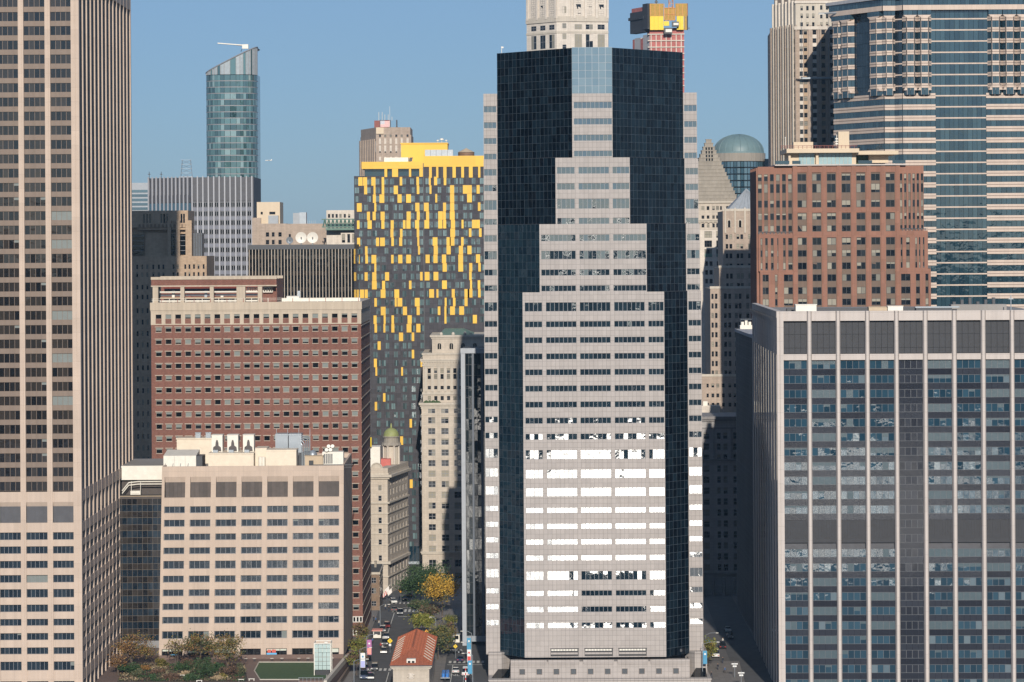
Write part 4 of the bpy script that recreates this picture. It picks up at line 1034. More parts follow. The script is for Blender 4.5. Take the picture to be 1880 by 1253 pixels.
# ---------------- ornate corner building with the copper dome
b = Building('corner_building', 'ornate cream corner building with a small olive copper dome', 'building', 712, 980, 913)
f5 = lambda y: 760 + y / 5.217
cF = [(b.x(660 + 183 / 5.217), b.x(660 + 214 / 5.217))]
rF = [(f5(685), f5(735)), (f5(785), f5(835)), (f5(892), f5(942)), (f5(995), f5(1050)), (f5(1100), f5(1150)), (f5(1205), f5(1255)), (1020, 1030), (1040, 1050), (1061, 1071)]
zt = b.z(869); xl = b.x(672)
block(b, xl, 0, 0, 12, 0, zt, cF, b.zs(rF), 'limestone', ST_OLD, 1, d=.3)
ang = math.radians(11.2); FL = 28.7
r_ = link('side_wing', None, None)
side = M(); 
cs = [(1.6 + 4.3 * i + 1.0, 1.6 + 4.3 * i + 2.9) for i in range(6)]
rs = [(b.z(q), b.z(a)) for a, q in ((888, 893), (899, 911), (917, 926), (934, 944), (951, 962), (970, 981), (990, 1001), (1009, 1020), (1040, 1056), (1064, 1080))]
side.wall(0, FL, 0, zt, cs, rs, y=0, d=.35)
side.poly([(FL, 0, 0), (FL, 12, 0), (FL, 12, zt), (FL, 0, zt)])
bpy.data.objects.remove(r_)
so = b.part('side_wall', side, ['limestone'], rz=math.pi / 2 - ang)
back = M(); back.poly([(0, .4, 0), (FL, .4, 0), (FL, .4, zt), (0, .4, zt)]); bo = back.obj('side_interior', 'glass_black', so)
for a, q in rs:
    for c, e in cs:
        fm, pm, _a, _b = window_meshes(e - c, q - a, 1, random.randrange(6), ST_OLD)
        w1 = link('window', fm, so, ((c + e) / 2, .15, a)); w1['kind'] = 'part'; del w1['kind']
        for pp in (pm,): pass
        g = M(); g.poly([(c, .2, a), (e, .2, a), (e, .2, q), (c, .2, q)])
gl = M()
for a, q in rs:
    for c, e in cs: gl.poly([(c, .22, a), (e, .22, a), (e, .22, q), (c, .22, q)])
gl.obj('side_panes', 'glass_old', so, stuff=True)
# roof, cornices and balconies wrap the corner
hd = Vector((math.sin(ang), math.cos(ang)))
nrm = Vector((math.cos(ang), -math.sin(ang)))
def wrap(z0, z1, o, nm='cornice', mat='limestone_trim'):
    c = Vector((0, 0)); e = c + hd * FL
    k2 = (o * (1 + math.sin(ang)) / math.cos(ang), -o)
    pl = [(xl, -o), (k2[0], k2[1]), (e.x + nrm.x * o, e.y + nrm.y * o), (e.x - nrm.x * 3, e.y - nrm.y * 3), (-2.5, 3), (xl, 3)]
    m = M(); m.prism(pl, z0, z1); b.part(nm, m, [mat])
wrap(zt - 1.9, zt - 1.3, .5); wrap(zt - 1.3, zt - .5, 1.1); wrap(zt - .5, zt + .02, .3); wrap(zt + .02, zt + 1.6, .1, 'parapet', 'limestone')
for v in (944, 963, 981, 1002): wrap(b.z(v), b.z(v) + .35, .22, 'string_course')
wrap(b.z(925), b.z(925) + .5, .5); wrap(b.z(1036), b.z(1036) + .9, .7); wrap(b.z(1060), b.z(1060) + .35, .3, 'string_course')
m = M(); e = hd * FL; m.poly([(xl, 0, zt), (0, 0, zt), (e.x, e.y, zt), (xl, e.y, zt)]); b.part('roof', m, ['roof_gravel'])
plain('red_roof_sheet', (0.5, 0.12, 0.10), rough=.6)
m = M(); m.box(b.x(695), b.x(715), 12, 18, zt, zt + 3.6); b.part('roof_shed', m, ['red_roof_sheet'])
m = M(); m.box(b.x(678), b.x(697), 6, 14, zt, b.z(823)); b.part('bulkhead', m, ['white_metal'])
m = M(); m.cyl(b.x(680), 5, b.z(823), b.z(805), .35, .35, 8); b.part('yellow_flue', m, ['safety_yellow'])
# scrolled gable
m = M(); pts = [(b.x(692 + 10 * math.cos(math.pi * i / 10)), .25, zt + 1.5 + 1.7 * math.sin(math.pi * i / 10)) for i in range(11)]; m.poly(pts); m.tube(pts, .25, 6); b.part('gable_scroll', m, ['limestone_trim'])
# the turret
tc = hd * (FL * .62) + nrm * (-3.0)
tz = zt; tr = 2.55
Zt = lambda v: b.z(v) - 1.0
m = M(); m.cyl(tc.x, tc.y, tz, Zt(819), tr * .9, tr * .9, 8, a0=.39); b.part('turret', m, ['limestone_trim'])
for i in range(8):
    a = .39 + math.pi / 4 * i; m = M(); m.cyl(tc.x + tr * 1.05 * math.cos(a), tc.y + tr * 1.05 * math.sin(a), tz, Zt(820), .32, .28, 8); m.box(tc.x + tr * 1.05 * math.cos(a) - .45, tc.x + tr * 1.05 * math.cos(a) + .45, tc.y + tr * 1.05 * math.sin(a) - .45, tc.y + tr * 1.05 * math.sin(a) + .45, Zt(820), Zt(818)); b.part('turret_column', m, ['limestone_white'])
m = M(); m.cyl(tc.x, tc.y, Zt(819), Zt(814), tr * 1.3, tr * 1.2, 16); m.cyl(tc.x, tc.y, Zt(814), Zt(804), tr * 1.0, tr * .95, 16); m.cyl(tc.x, tc.y, Zt(804), Zt(802), tr * 1.12, tr * 1.12, 16); b.part('drum', m, ['pyramid_stone'])
m = M(); m.dome(tc.x, tc.y, Zt(802), tr * 1.0, 2.7, 20, 7); m.cyl(tc.x, tc.y, Zt(802) + 2.5, Zt(783), .35, .3, 8); m.dome(tc.x, tc.y, Zt(783), .3, .9, 8, 3); b.part('copper_dome', m, ['copper_olive'], smooth=True)
b.done()

# ---------------- small brick house by the street
b = Building('brick_house', 'low brown brick house with a flat dark roof by the left street', 'house', 694, 1080, 872)
cE = b.xs([(682, 690.5)]); rE = b.zs([(1061, 1071), (1080, 1090), (1104, 1113), (1126, 1134)])
block(b, b.x(668), b.x(697), 0, 22, 0, b.z(1052), cE, rE, 'brick_umber', ST_OLD, 2, d=.25, roof='roof_dark')
m = M(); m.box(b.x(668) - .2, b.x(697) + .2, -.2, 22, b.z(1055), b.z(1051)); b.part('cornice', m, ['limestone_trim'])
m = M(); m.box(b.x(672), b.x(696.5), .3, 21.5, b.z(1051), b.z(1050)); b.part('roof', m, ['roof_dark'])
m = M(); m.box(b.x(684), b.x(688), 12, 14, b.z(1051), b.z(1040)); m.box(b.x(683.5), b.x(688.5), 11.9, 14.1, b.z(1040), b.z(1039)); b.part('chimney', m, ['pyramid_stone'])
sb = M()
for v in (1060, 1068, 1080, 1096): sb.box(b.x(697), b.x(697) + .12, 0.2, 21.5, b.z(v), b.z(v) + .25)
b.part('side_courses', sb, ['limestone_trim'])
for j, v in enumerate((1062, 1082, 1106)):
    for i in range(5):
        m = M(); m.box(b.x(697) + .003, b.x(697) + .06, 2 + 4 * i, 3.6 + 4 * i, b.z(v + 9), b.z(v)); b.part('side_window', m, ['glass_black'])
b.done()

# ---------------- dark building along the right-hand alley and the one closing it
b = Building('dark_block', 'tall dark ribbed block in shade behind the pier block', 'office block', 1385, 800, 810)
DL = 66.0; zt = wz(1360, 610, 872)
x0 = 69.0 - b.o.location.x
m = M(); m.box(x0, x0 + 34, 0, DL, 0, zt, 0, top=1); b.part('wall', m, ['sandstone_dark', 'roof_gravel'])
for i in range(16):
    y0 = 1 + 4.1 * i; m = M(); m.box(x0 - .45, x0, y0, y0 + 1.3, 0, zt); b.part('rib', m, ['sandstone_dark'])
g = M()
for i in range(16):
    for j in range(22): y0 = 2.5 + 4.1 * i; g.poly([(x0 - .02, y0 + 2.4, 3.0 + 3.6 * j), (x0 - .02, y0, 3.0 + 3.6 * j), (x0 - .02, y0, 5.3 + 3.6 * j), (x0 - .02, y0 + 2.4, 5.3 + 3.6 * j)])
b.part('side_panes', g, ['glass_black'], stuff=True)
m = M(); m.box(x0 - .6, x0 + 34, -.2, DL + .2, zt, zt + .9); b.part('parapet', m, ['grey_rib'])
b.done()
t = thing('roof_machinery', 'white roof machinery on the dark ribbed block', 'roof unit', (wx(1371, 610, 872), 872, zt + .9))
p = M(); p.box(-2, 2, 0, 3, 0, 1.2); p.obj('base', 'white_metal', t)
for i in range(3): p = M(); p.box(-1.6 + 1.1 * i, -.8 + 1.1 * i, .5, 1.5, 1.2, 2.2 + .4 * (i % 2)); p.obj('unit', 'white_metal', t)
p = M(); p.tube([(-1.8, .2, 1.2), (-1.8, .2, 3.0), (1.8, .2, 3.0), (1.8, .2, 1.2)], .1, 5); p.obj('frame', 'steel', t)

b = Building('stone_block', 'shaded dark stone block closing the alley right of the centre tower', 'building', 1325, 900, 905)
q8 = lambda x: 1270 + x / 1.919
cM = b.xs([(q8(42), q8(63)), (q8(90), q8(103)), (q8(112), q8(127)), (q8(147), q8(163))])
rM = b.zs([(600 + (373 + 38.7 * j) / 1.919, 600 + (373 + 38.7 * j + 23) / 1.919) for j in range(13)])
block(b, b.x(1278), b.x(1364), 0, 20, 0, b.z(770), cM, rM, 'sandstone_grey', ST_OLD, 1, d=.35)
cornice(b, b.x(1278), b.x(1364), 0, 20, b.z(770), ((-3.0, -2.6, .2), (-.6, 0, .5), (0, .9, 1.0)), 'sandstone_dark')
for v in (846, 1055): cornice(b, b.x(1278), b.x(1364), 0, 20, b.z(v), ((0, .6, .4),), 'sandstone_dark', 'string_course')
for u in (1286, 1310, 1342):
    m = M(); m.box(b.x(u), b.x(u + 4), -.25, 0, b.z(845), b.z(785)); b.part('pilaster', m, ['sandstone_dark'])
for u in (1288, 1308, 1328, 1347):
    m = M(); m.cyl(b.x(u), -1.2, 0, b.z(1060), .6, .5, 10); b.part('column', m, ['sandstone_dark'])
b.done()

# ---------------- stepped-pyramid tower and its neighbour
b = Building('pyramid_tower', 'cream tower with a stepped stone pyramid roof', 'tower', 1305.7, 420, 1010)
p5 = lambda x: b.x(1260 + x / 3.132)
zb, za = b.z(371), b.z(254)
n = 17; hb = 50 * b.k
for i in range(n):
    f0 = 1 - i / n; z0 = zb + (za - zb) * i / n; z1 = zb + (za - zb) * (i + 1) / n
    h = hb * (f0 * .96 + .045); cy = hb + 1
    m = M(); m.box(-h, h, cy - h, cy + h, z0, z1 - .25); m.box(-h - .12, h + .12, cy - h - .12, cy + h + .12, z1 - .25, z1); b.part('pyramid_step', m, ['pyramid_stone'])
for i in range(4):
    for q in range(3):
        a = (q - 1) * 1.0; h = hb * ((1 - (11 + i) / n) * .96 + .045); z0 = zb + (za - zb) * (11 + i) / n
        m = M(); m.box(a - .28, a + .28, hb + 1 - h - .05, hb + 1 - h + .02, z0 + .1, z0 + 1.0); b.part('vent', m, ['glass_black'])
cX = [(p5(a), p5(e)) for a, e in ((88, 104), (118, 133), (150, 164), (172, 188), (195, 205), (230, 246))]
rX = b.zs([(379, 386), (396, 402), (411, 418)]) 
xl, xr = -hb, hb * .92
block(b, xl, xr, 0, 2 * hb, b.z(423), zb, cX, rX, 'limestone', ST_OLD1, 1, d=.3)
cornice(b, xl, xr, 0, 2 * hb, b.z(408), ((0, .5, .5), (.5, .9, .9)), 'limestone_trim')
cornice(b, xl, xr, 0, 2 * hb, zb, ((-.4, .2, .5),), 'limestone_trim')
cX2 = [(p5(a), p5(e)) for a, e in ((104, 147), (172, 205))]
rX2 = b.zs([(425, 437), (442, 454), (458, 471)])
block(b, xl, b.x(1327), 0, 2 * hb, b.z(476), b.z(423), cX2, rX2, 'limestone_white', ST_OLD1, 3, d=.5)
for c, e in cX2:
    m = M(); m.box(c, e, -.3, 0, b.z(472), b.z(466)); b.part('balcony', m, ['copper_green'])
cX3 = [(p5(a), p5(e)) for a, e in ((108, 123), (132, 150), (174, 192), (200, 210))]
rX3 = b.zs([(220 + (815 + 50.5 * j) / 3.132, 220 + (815 + 50.5 * j + 26) / 3.132) for j in range(10)])
block(b, xl, b.x(1327), 0, 2 * hb, 0, b.z(476), cX3, rX3, 'limestone_white', ST_OLD1, 1, d=.3)
for i in range(8):
    m = M(); m.box(b.x(1268 + 8 * i), b.x(1270 + 8 * i), -.5, 0, b.z(410), b.z(408)); b.part('corbel', m, ['limestone_trim'])
b.done()

b = Building('gabled_tower', 'tan stone tower with a pointed grey roof half in shadow', 'tower', 1350, 560, 955)
xl, xr = b.x(1328), b.x(1392)
r5 = lambda y: 220 + y / 3.132
cY = b.xs([(1333, 1337.5), (1340, 1345), (1353, 1358), (1360, 1365), (1374, 1379), (1381, 1386)])
rY = b.zs([(r5(a), r5(a + 27)) for a in (660, 715, 770, 828)])
block(b, xl, xr, 0, 24, b.z(492), b.z(388), cY, rY, 'brick_tan_pale', ST_OLD1, 1, d=.3)
rY2 = b.zs([(r5(a), r5(a + 29)) for a in (885, 940)])
block(b, b.x(1320), xr, -1.5, 24, b.z(530), b.z(492), cY, rY2, 'brick_tan_pale', ST_OLD1, 1, d=.3)
cY3 = b.xs([(1305, 1309), (1311.5, 1316), (1328, 1333), (1336, 1341), (1348, 1353), (1355, 1360), (1369, 1374), (1377, 1382)])
rY3 = b.zs([(r5(1000 + 55 * j), r5(1000 + 55 * j + 30)) for j in range(9)])
block(b, b.x(1303), xr, -3, 24, b.z(690), b.z(530), cY3, rY3, 'brick_tan_pale', ST_OLD1, 1, d=.3)
cY4 = b.xs([(1294, 1298), (1303, 1308), (1312, 1317), (1322, 1327), (1334, 1339), (1344, 1349), (1356, 1361)])
rY4 = b.zs([(703, 710), (721, 728), (738, 745)])
block(b, b.x(1284), xr, -6, 24, 0, b.z(690), cY4, rY4, 'brick_tan_pale', ST_OLD1, 1, d=.3)
for x0, x1, y, v in ((1328, 1392, 0, 388), (1320, 1392, -1.5, 492), (1303, 1392, -3, 530), (1284, 1392, -6, 690)):
    m = M(); m.box(b.x(x0) - .15, b.x(x1), y - .15, y + .6, b.z(v), b.z(v) + .8); b.part('parapet', m, ['limestone_trim'])
for u in (1339.5, 1359.6):
    m = M(); w_ = 3 * b.k; zc = b.z(407); pts = [(b.x(u) - w_, -.03, b.z(418)), (b.x(u) + w_, -.03, b.z(418))] + [(b.x(u) + w_ * math.cos(a * math.pi / 8), -.03, zc + w_ * math.sin(a * math.pi / 8)) for a in range(9)]
    m.poly(pts); o = b.part('arched_window', m, ['glass_black']); m = M(); m.tube([(p[0], -.08, p[2]) for p in pts[1:]] + [(pts[0][0], -.08, pts[0][2])], .22, 5); m.obj('surround', 'limestone_trim', o)
for u in (1331, 1349, 1367, 1383):
    m = M(); m.box(b.x(u), b.x(u + 3), -.35, 0, b.z(428), b.z(384)); m.prism([(b.x(u), -.35), (b.x(u + 3), -.35), (b.x(u + 3), .3), (b.x(u), .3)], b.z(384), b.z(380), pl1=[(b.x(u + 1.5), 0)] * 4); b.part('buttress', m, ['limestone_trim'])
m = M(); a, e = b.x(1339), b.x(1415); c = b.x(1377); m.prism([(a, 3), (e, 3), (e, 22), (a, 22)], b.z(386), b.z(346), pl1=[(c - .2, 12), (c + .2, 12), (c + .2, 12.4), (c - .2, 12.4)]); b.part('pointed_roof', m, ['lead_grey'])
for i in range(9):
    m = M(); t0 = i / 8; m.tube([(a + (e - a) * t0, 2.9, b.z(386)), (c, 11.9, b.z(346))], .1, 4); b.part('roof_seam', m, ['lead_grey'])
b.done()
t = thing('roof_clutter', 'white parapet box on the low tan roof beside the centre tower', 'roof unit', (wx(1305, 748, 930), 930, 0))
b2z = wz(1305, 752, 930)
p = M(); p.box(-3.5, 3.0, 0, 4, b2z - 3, b2z + 1.2); p.obj('wall', 'limestone_white', t); p = M(); p.box(-2.5, -1, .5, 2, b2z + 1.2, b2z + 2.6); p.obj('unit', 'white_metal', t)
p = M(); p.box(-3.5, 12, 0, 12, 0, b2z - 3); p.obj('base', 'brick_tan_pale', t)
# ================================================================ terracotta block with the penthouse
ST_CC = dict(id='cc', frame='frame_dark', glass='glass_old', blindmat='blind_pale', blind=0.17, mw=0.12, ft=0.07, nvar=10, tilt=0.004)
b = Building('brick_tower', 'terracotta brick tower with stepped corners and a glass penthouse', 'tower', 1540, 430, 865)
q7 = lambda x: 1360 + x / 2.983
v7 = lambda y: 280 + y / 2.983
ccr = [(118, 155), (172, 220), (262, 300), (333, 368), (400, 432), (468, 506), (535, 570), (603, 640), (668, 705), (738, 775), (802, 837)]
main = [(q7(311 + 80.6 * i), q7(362 + 80.6 * i)) for i in range(7)]
zt = b.z(306)
mx0, mx1 = b.x(q7(285)), b.x(q7(868))
mw_ = M(); mw_.wall(mx0, mx1, 0, zt, b.xs(main), b.zs([(v7(110), v7(302)), (v7(330), v7(434)), (v7(466), v7(900))]), y=0, d=.45)
box_shell(mw_, b.x(q7(105)), b.x(q7(1040)), 1.0, 26, 0, b.z(v7(640)))
b.part('wall', mw_, ['brick_brown', 'roof_gravel'])
for c, e in b.xs(main):
    p = M(); p.box(c, e, .3, .6, 0, b.z(v7(110))); b.part('bay_panel', p, ['brick_spandrel'])
    for i, (a, q) in enumerate(ccr): b.window(c + .1, e - .1, b.z(v7(q)), b.z(v7(a)), .22, ST_CC, 2)
# tiers of the stepped corners: (u0, u1, top v, y, narrow slot columns, rows)
def tier(u0, u1, vt, vb, y, slots, rows, nm='corner_wall', st=ST_CC):
    x0, x1 = b.x(q7(u0)), b.x(q7(u1)); zs = b.zs([(v7(a), v7(q)) for a, q in rows]); z0, z1 = b.z(v7(vb)), b.z(v7(vt))
    m = M(); m.wall(x0, x1, z0, z1, b.xs([(q7(a), q7(q)) for a, q in slots]), [(z0 + .3, b.z(v7(rows[0][0])))] if slots else [], y=y, d=.4)
    m.poly([(x0, 26, z0), (x0, y, z0), (x0, y, z1), (x0, 26, z1)]); m.poly([(x1, y, z0), (x1, 26, z0), (x1, 26, z1), (x1, y, z1)])
    m.poly([(x0, y, z1), (x1, y, z1), (x1, 26, z1), (x0, 26, z1)], 1)
    b.part(nm, m, ['brick_brown', 'roof_gravel'])
    for a, q in slots:
        p = M(); p.box(b.x(q7(a)), b.x(q7(q)), y + .3, y + .6, z0, b.z(v7(rows[0][0]))); b.part('slot_panel', p, ['brick_spandrel'])
        for r in zs: b.window(b.x(q7(a)), b.x(q7(q)), r[0], r[1], y + .18, st, 1 if q - a < 30 else 2)
tier(97, 285, 85, 445, .8, [(97 + 33 * i, 118 + 33 * i) for i in range(6)][:6], ccr[:5])
tier(868, 1005, 75, 430, .8, [(875 + 23 * i, 888 + 23 * i) for i in range(6)], ccr[:5])
tier(97, 285, 446, 650, .3, [(108, 119), (134, 148), (165, 180), (200, 206), (232, 246), (260, 285 - 1)], ccr[5:8])
tier(868, 1025, 431, 640, .3, [(876, 886), (906, 926), (956, 966), (976, 984), (998, 1006)], ccr[5:8])
tier(105, 285, 650, 900, .12, [(118, 152), (186, 200), (235, 284)], ccr[8:])
tier(868, 1040, 640, 900, .12, [(877, 928), (958, 980), (1010, 1027)], ccr[8:])
# left flank of the tower
p = M(); x0 = b.x(q7(97)); p.box(x0 - .02, x0 + .3, 1.2, 25, 0, zt - .6); b.part('flank_wall', p, ['brick_brown'])
for i in range(7):
    p = M(); p.box(x0 - .5, x0 - .02, 1.2 + 3.5 * i, 2.6 + 3.5 * i, 0, zt - .3); b.part('flank_rib', p, ['brick_brown'])
p = M(); p.box(b.x(q7(60)) + 2, b.x(q7(1005)), 1, 26, zt - .9, zt + .05); b.part('roof_slab', p, ['brick_brown'])
for i in range(8):
    p = M(); p.box(b.x(q7(285 + 80.6 * i)) + .1, b.x(q7(311 + 80.6 * i)) - .1, -.18, 0, 0, zt + .3); b.part('pier', p, ['brick_brown'])
for u0, u1, v in ((868, 1025, 430), (97, 285, 445), (105, 200, 648), (985, 1040, 638)):
    p = M()
    for i in range(9): p.box(b.x(q7(u0 + (u1 - u0) * i / 9)), b.x(q7(u0 + (u1 - u0) * i / 9 + 6)), .35, .45, b.z(v7(v)), b.z(v7(v - 10)))
    p.box(b.x(q7(u0)), b.x(q7(u1)), .36, .44, b.z(v7(v - 10)), b.z(v7(v - 12))); b.part('terrace_rail', p, ['steel_dark'])
# penthouse
s6 = lambda x: b.x(1400 + x / 3.917)
w6 = lambda y: b.z(y / 3.917)
stone('penthouse_cream', (.62, .50, .36), stain=.06, streak=.04)
p = M(); p.box(s6(90), s6(1035), -.6, 24, w6(1192), w6(1183)); b.part('penthouse_deck', p, ['concrete_pale'])
p = M(); p.box(s6(215), s6(690), 5, 22, w6(1183), w6(1098)); b.part('penthouse_wall', p, ['penthouse_cream'])
for a, e in ((275, 390), (420, 660)):
    for i in range(max(4, int((e - a) / 30))):
        nn = max(4, int((e - a) / 30)); p = M(); xa = a + (e - a) * i / nn; p.box(s6(xa) + .05, s6(xa + (e - a) / nn) - .05, 4.8, 4.95, w6(1180), w6(1100)); b.part('penthouse_pane', p, [plain('pent_glass', (.30, .42, .44), rough=.12, noise=.3, nscale=.3).name if 'pent_glass' not in MATS else 'pent_glass'])
for a, e in ((198, 214), (396, 414)): p = M(); p.box(s6(a), s6(e), 3.5, 5.2, w6(1183), w6(1098)); b.part('penthouse_column', p, ['penthouse_cream'])
p = M(); p.box(s6(180), s6(703), 1.5, 23, w6(1098), w6(1068)); b.part('penthouse_roof', p, ['penthouse_cream'])
p = M(); p.box(s6(690), s6(990), 3, 22, w6(1112), w6(1086)); b.part('penthouse_roof', p, ['penthouse_cream'])
p = M(); p.box(s6(790), s6(930), 7, 20, w6(1170), w6(1112)); b.part('penthouse_wall', p, ['penthouse_cream'])
p = M(); p.box(s6(702), s6(790), 9, 20, w6(1180), w6(1112)); b.part('penthouse_garden_wall', p, ['hedge'])
p = M(); p.box(s6(240), s6(382), 6, 12, w6(1068), w6(1016)); b.part('roof_bulkhead', p, ['penthouse_cream'])
p = M(); p.box(s6(566), s6(644), 6, 12, w6(1068), w6(942)); b.part('roof_bulkhead', p, ['penthouse_cream'])
for i in range(18):
    p = M(); xa = 140 + 31 * i; p.box(s6(xa), s6(xa) + .12, 1.8, 1.95, w6(1068), w6(1046)); b.part('rail_post', p, ['red_truss'])
p = M(); p.box(s6(140), s6(690), 1.82, 1.93, w6(1048), w6(1045)); p.box(s6(140), s6(690), 1.82, 1.93, w6(1058), w6(1056)); b.part('rail', p, ['red_truss'])
for a, e in ((95, 195), (215, 275), (690, 790), (935, 1030)):
    p = M(); p.box(s6(a), s6(e), -.4, -.32, w6(1180), w6(1156)); b.part('glass_rail', p, ['glass_teal'])
b.done()
for lab, x, y0, y1, cat in (('thin white flagpole on the penthouse roof', 178, 1066, 988, 'flagpole'), ('white aerial cluster on the penthouse roof beside the tall bulkhead', 548, 1050, 972, 'antenna')):
    t = thing('roof_pole', lab, cat, (b.o.location.x + s6(x), 869, 0)); p = M(); p.tube([(0, 0, w6(y0)), (0, 0, w6(y1))], .1, 6); p.obj('pole', 'white_metal', t)
    p = M(); p.dome(0, 0, w6(y1), .22, .25, 8, 3); p.obj('finial', 'white_metal', t)
    if cat == 'antenna':
        for k_ in range(3): p = M(); p.box(-.4, .4, -.15, .15, w6(y0 - 14 - 18 * k_), w6(y0 - 22 - 18 * k_)); p.obj('aerial', 'white_metal', t)

# ================================================================ banded glass tower at the right
b = Building('glass_tower', 'blue glass tower with pale stone bands and stacked bay windows at the right', 'office tower', 1760, 300, 950)
zt = b.z(-12)
XR = b.x(1975)
H_ = 24.0
xk = [b.x(1548), b.x(1626), b.x(1645), b.x(1658)]
hull = [(xk[0], 26), (xk[1], 2.2), (xk[2], 2.2), (xk[3], 0), (XR, 0), (XR, 60), (xk[0] + 6, 60)]
def inset(pl, d):
    c = []
    n = len(pl)
    for i in range(n):
        p0, p1, p2 = Vector(pl[i - 1]), Vector(pl[i]), Vector(pl[(i + 1) % n])
        e1, e2 = (p1 - p0).normalized(), (p2 - p1).normalized()
        n1, n2 = Vector((-e1.y, e1.x)), Vector((-e2.y, e2.x))
        k = (n1 + n2); k = k / max(.3, k.dot(n1)) if k.length > 1e-6 else n1
        c.append(tuple(p1 + k * d))
    return c
core = M(); core.prism(inset(hull, .55), 0, b.z(4), 0, top=1); b.part('core', core, ['glass_black', 'roof_gravel'])
ST_BB = 'glass_teal'
def ribbon(pts, z0, z1, name, mat, dep, panes=None, inn=0.0, hue=None):
    """A band that follows an open plan line (left to right seen from the front)."""
    m = M()
    for i in range(len(pts) - 1):
        (ax, ay), (ex, ey) = pts[i], pts[i + 1]
        d = Vector((ex - ax, ey - ay)); L = d.length; d /= L; nn = Vector((d.y, -d.x))
        k = max(1, round(L / panes)) if panes else 1
        for q in range(k):
            s0, s1 = L * q / k + (.04 if panes else 0), L * (q + 1) / k - (.04 if panes else 0)
            t = random.gauss(0, .008) if panes else 0
            P = lambda s_, o, z: (ax + d.x * s_ + nn.x * o, ay + d.y * s_ + nn.y * o, z)
            m.poly([P(s0, dep, z0), P(s1, dep + t, z0), P(s1, dep + t, z1), P(s0, dep, z1)])
            if not panes:
                m.poly([P(s0, dep, z1), P(s1, dep, z1), P(s1, -.5, z1), P(s0, -.5, z1)]); m.poly([P(s0, -.5, z0), P(s1, -.5, z0), P(s1, dep, z0), P(s0, dep, z0)])
    return b.part(name, m, [mat])
front_lo = [(xk[3], 0), (b.x(1718), 0)]; front_ro = [(b.x(1811), 0), (b.x(1866), 0), (XR, 0)]
mid = [(b.x(1718), .0), (b.x(1811), .0)]
left_line = [(xk[0], 26), (xk[1], 2.2), (xk[2], 2.2), (xk[3], 0)]
def band2(line, zc, hh=.85):
    ribbon(line, zc - hh, zc - .12, 'stone_band', 'stone_band', .28); ribbon(line, zc - .12, zc + .14, 'band_groove', 'stone_band_dark', .16); ribbon(line, zc + .14, zc + hh, 'stone_band', 'stone_band', .28)
pitchv = 20.45
for k in range(20):                                   # lower, flush storeys
    v = 176 + pitchv * k; zc = b.z(v); zn = b.z(v + pitchv)
    band2(left_line, zc); band2(front_lo, zc); band2(front_ro, zc)
    if k >= 0: ribbon(mid, zc - .22, zc + .22, 'floor_line', 'stone_band', .12)
    for ln in (left_line, front_lo, front_ro): ribbon(ln, zn + .85, zc - .85, 'window_band', ST_BB, .02, 1.55)
    ribbon(mid, zn + .22, zc - .22, 'window_band', ST_BB, .0, 1.55)
# bays
def bay(u0, u1, pr):
    w_ = u1 - u0; return [(b.x(u0), 0), (b.x(u0 + w_ * .24), -pr), (b.x(u1 - w_ * .24), -pr), (b.x(u1), 0)]
bays = [bay(1659, 1684, 1.7), bay(1685, 1710, 1.7), bay(1815, 1840, 1.7), bay(1841, 1866, 1.7), bay(1867, 1893, 1.7)]
lv = Vector(left_line[1]) - Vector(left_line[0]); Ld = lv.length; lv /= Ld; ln_ = Vector((lv.y, -lv.x))
def lbay(t0, t1, pr):
    P = lambda t, o: tuple(Vector(left_line[0]) + lv * (Ld * t) + ln_ * o)
    w_ = t1 - t0; return [P(t0, 0), P(t0 + w_ * .25, pr), P(t1 - w_ * .25, pr), P(t1, 0)]
bays += [lbay(.02, .2, 1.5), lbay(.2, .42, 1.8), lbay(.74, .98, 1.5)]
bays.append([(xk[1] - .4, 2.2), (xk[1] + .6, 1.0), (xk[2] - .8, 1.0), (xk[2], 2.2)])
for k in range(7):
    v = 34 + pitchv * k + 1; zc = b.z(v); zn = b.z(v + pitchv)
    for by in bays:
        band2(by, zc, .72)
        ribbon(by, zn + .72, zc - .72, 'window_band', ST_BB, .0, 1.5)
        for (px, py) in by[1:3]:
            p = M(); p.box(px - .05, px + .05, py - .05, py + .12, zn + .72, zc - .72); b.part('bay_mullion', p, ['stone_band'])
    ribbon([(b.x(1710), 0), (b.x(1815), 0)], zc - .22, zc + .22, 'floor_line', 'stone_band', .12)
    ribbon([(b.x(1710), 0), (b.x(1815), 0)], zn + .22, zc - .22, 'window_band', ST_BB, .0, 1.55)
    ribbon([(xk[2], 2.2), (xk[3], 0)], zc - .2, zc + .2, 'floor_line', 'stone_band', .1)
    ribbon([(xk[2], 2.2), (xk[3], 0)], zn + .22, zc - .22, 'window_band', 'glass_navy', .0, 1.5)
    P = lambda t: tuple(Vector(left_line[0]) + lv * (Ld * t))
    ribbon([P(.42), P(.74)], zn + .05, zc - .05, 'window_band', 'glass_navy', .0, 1.5)
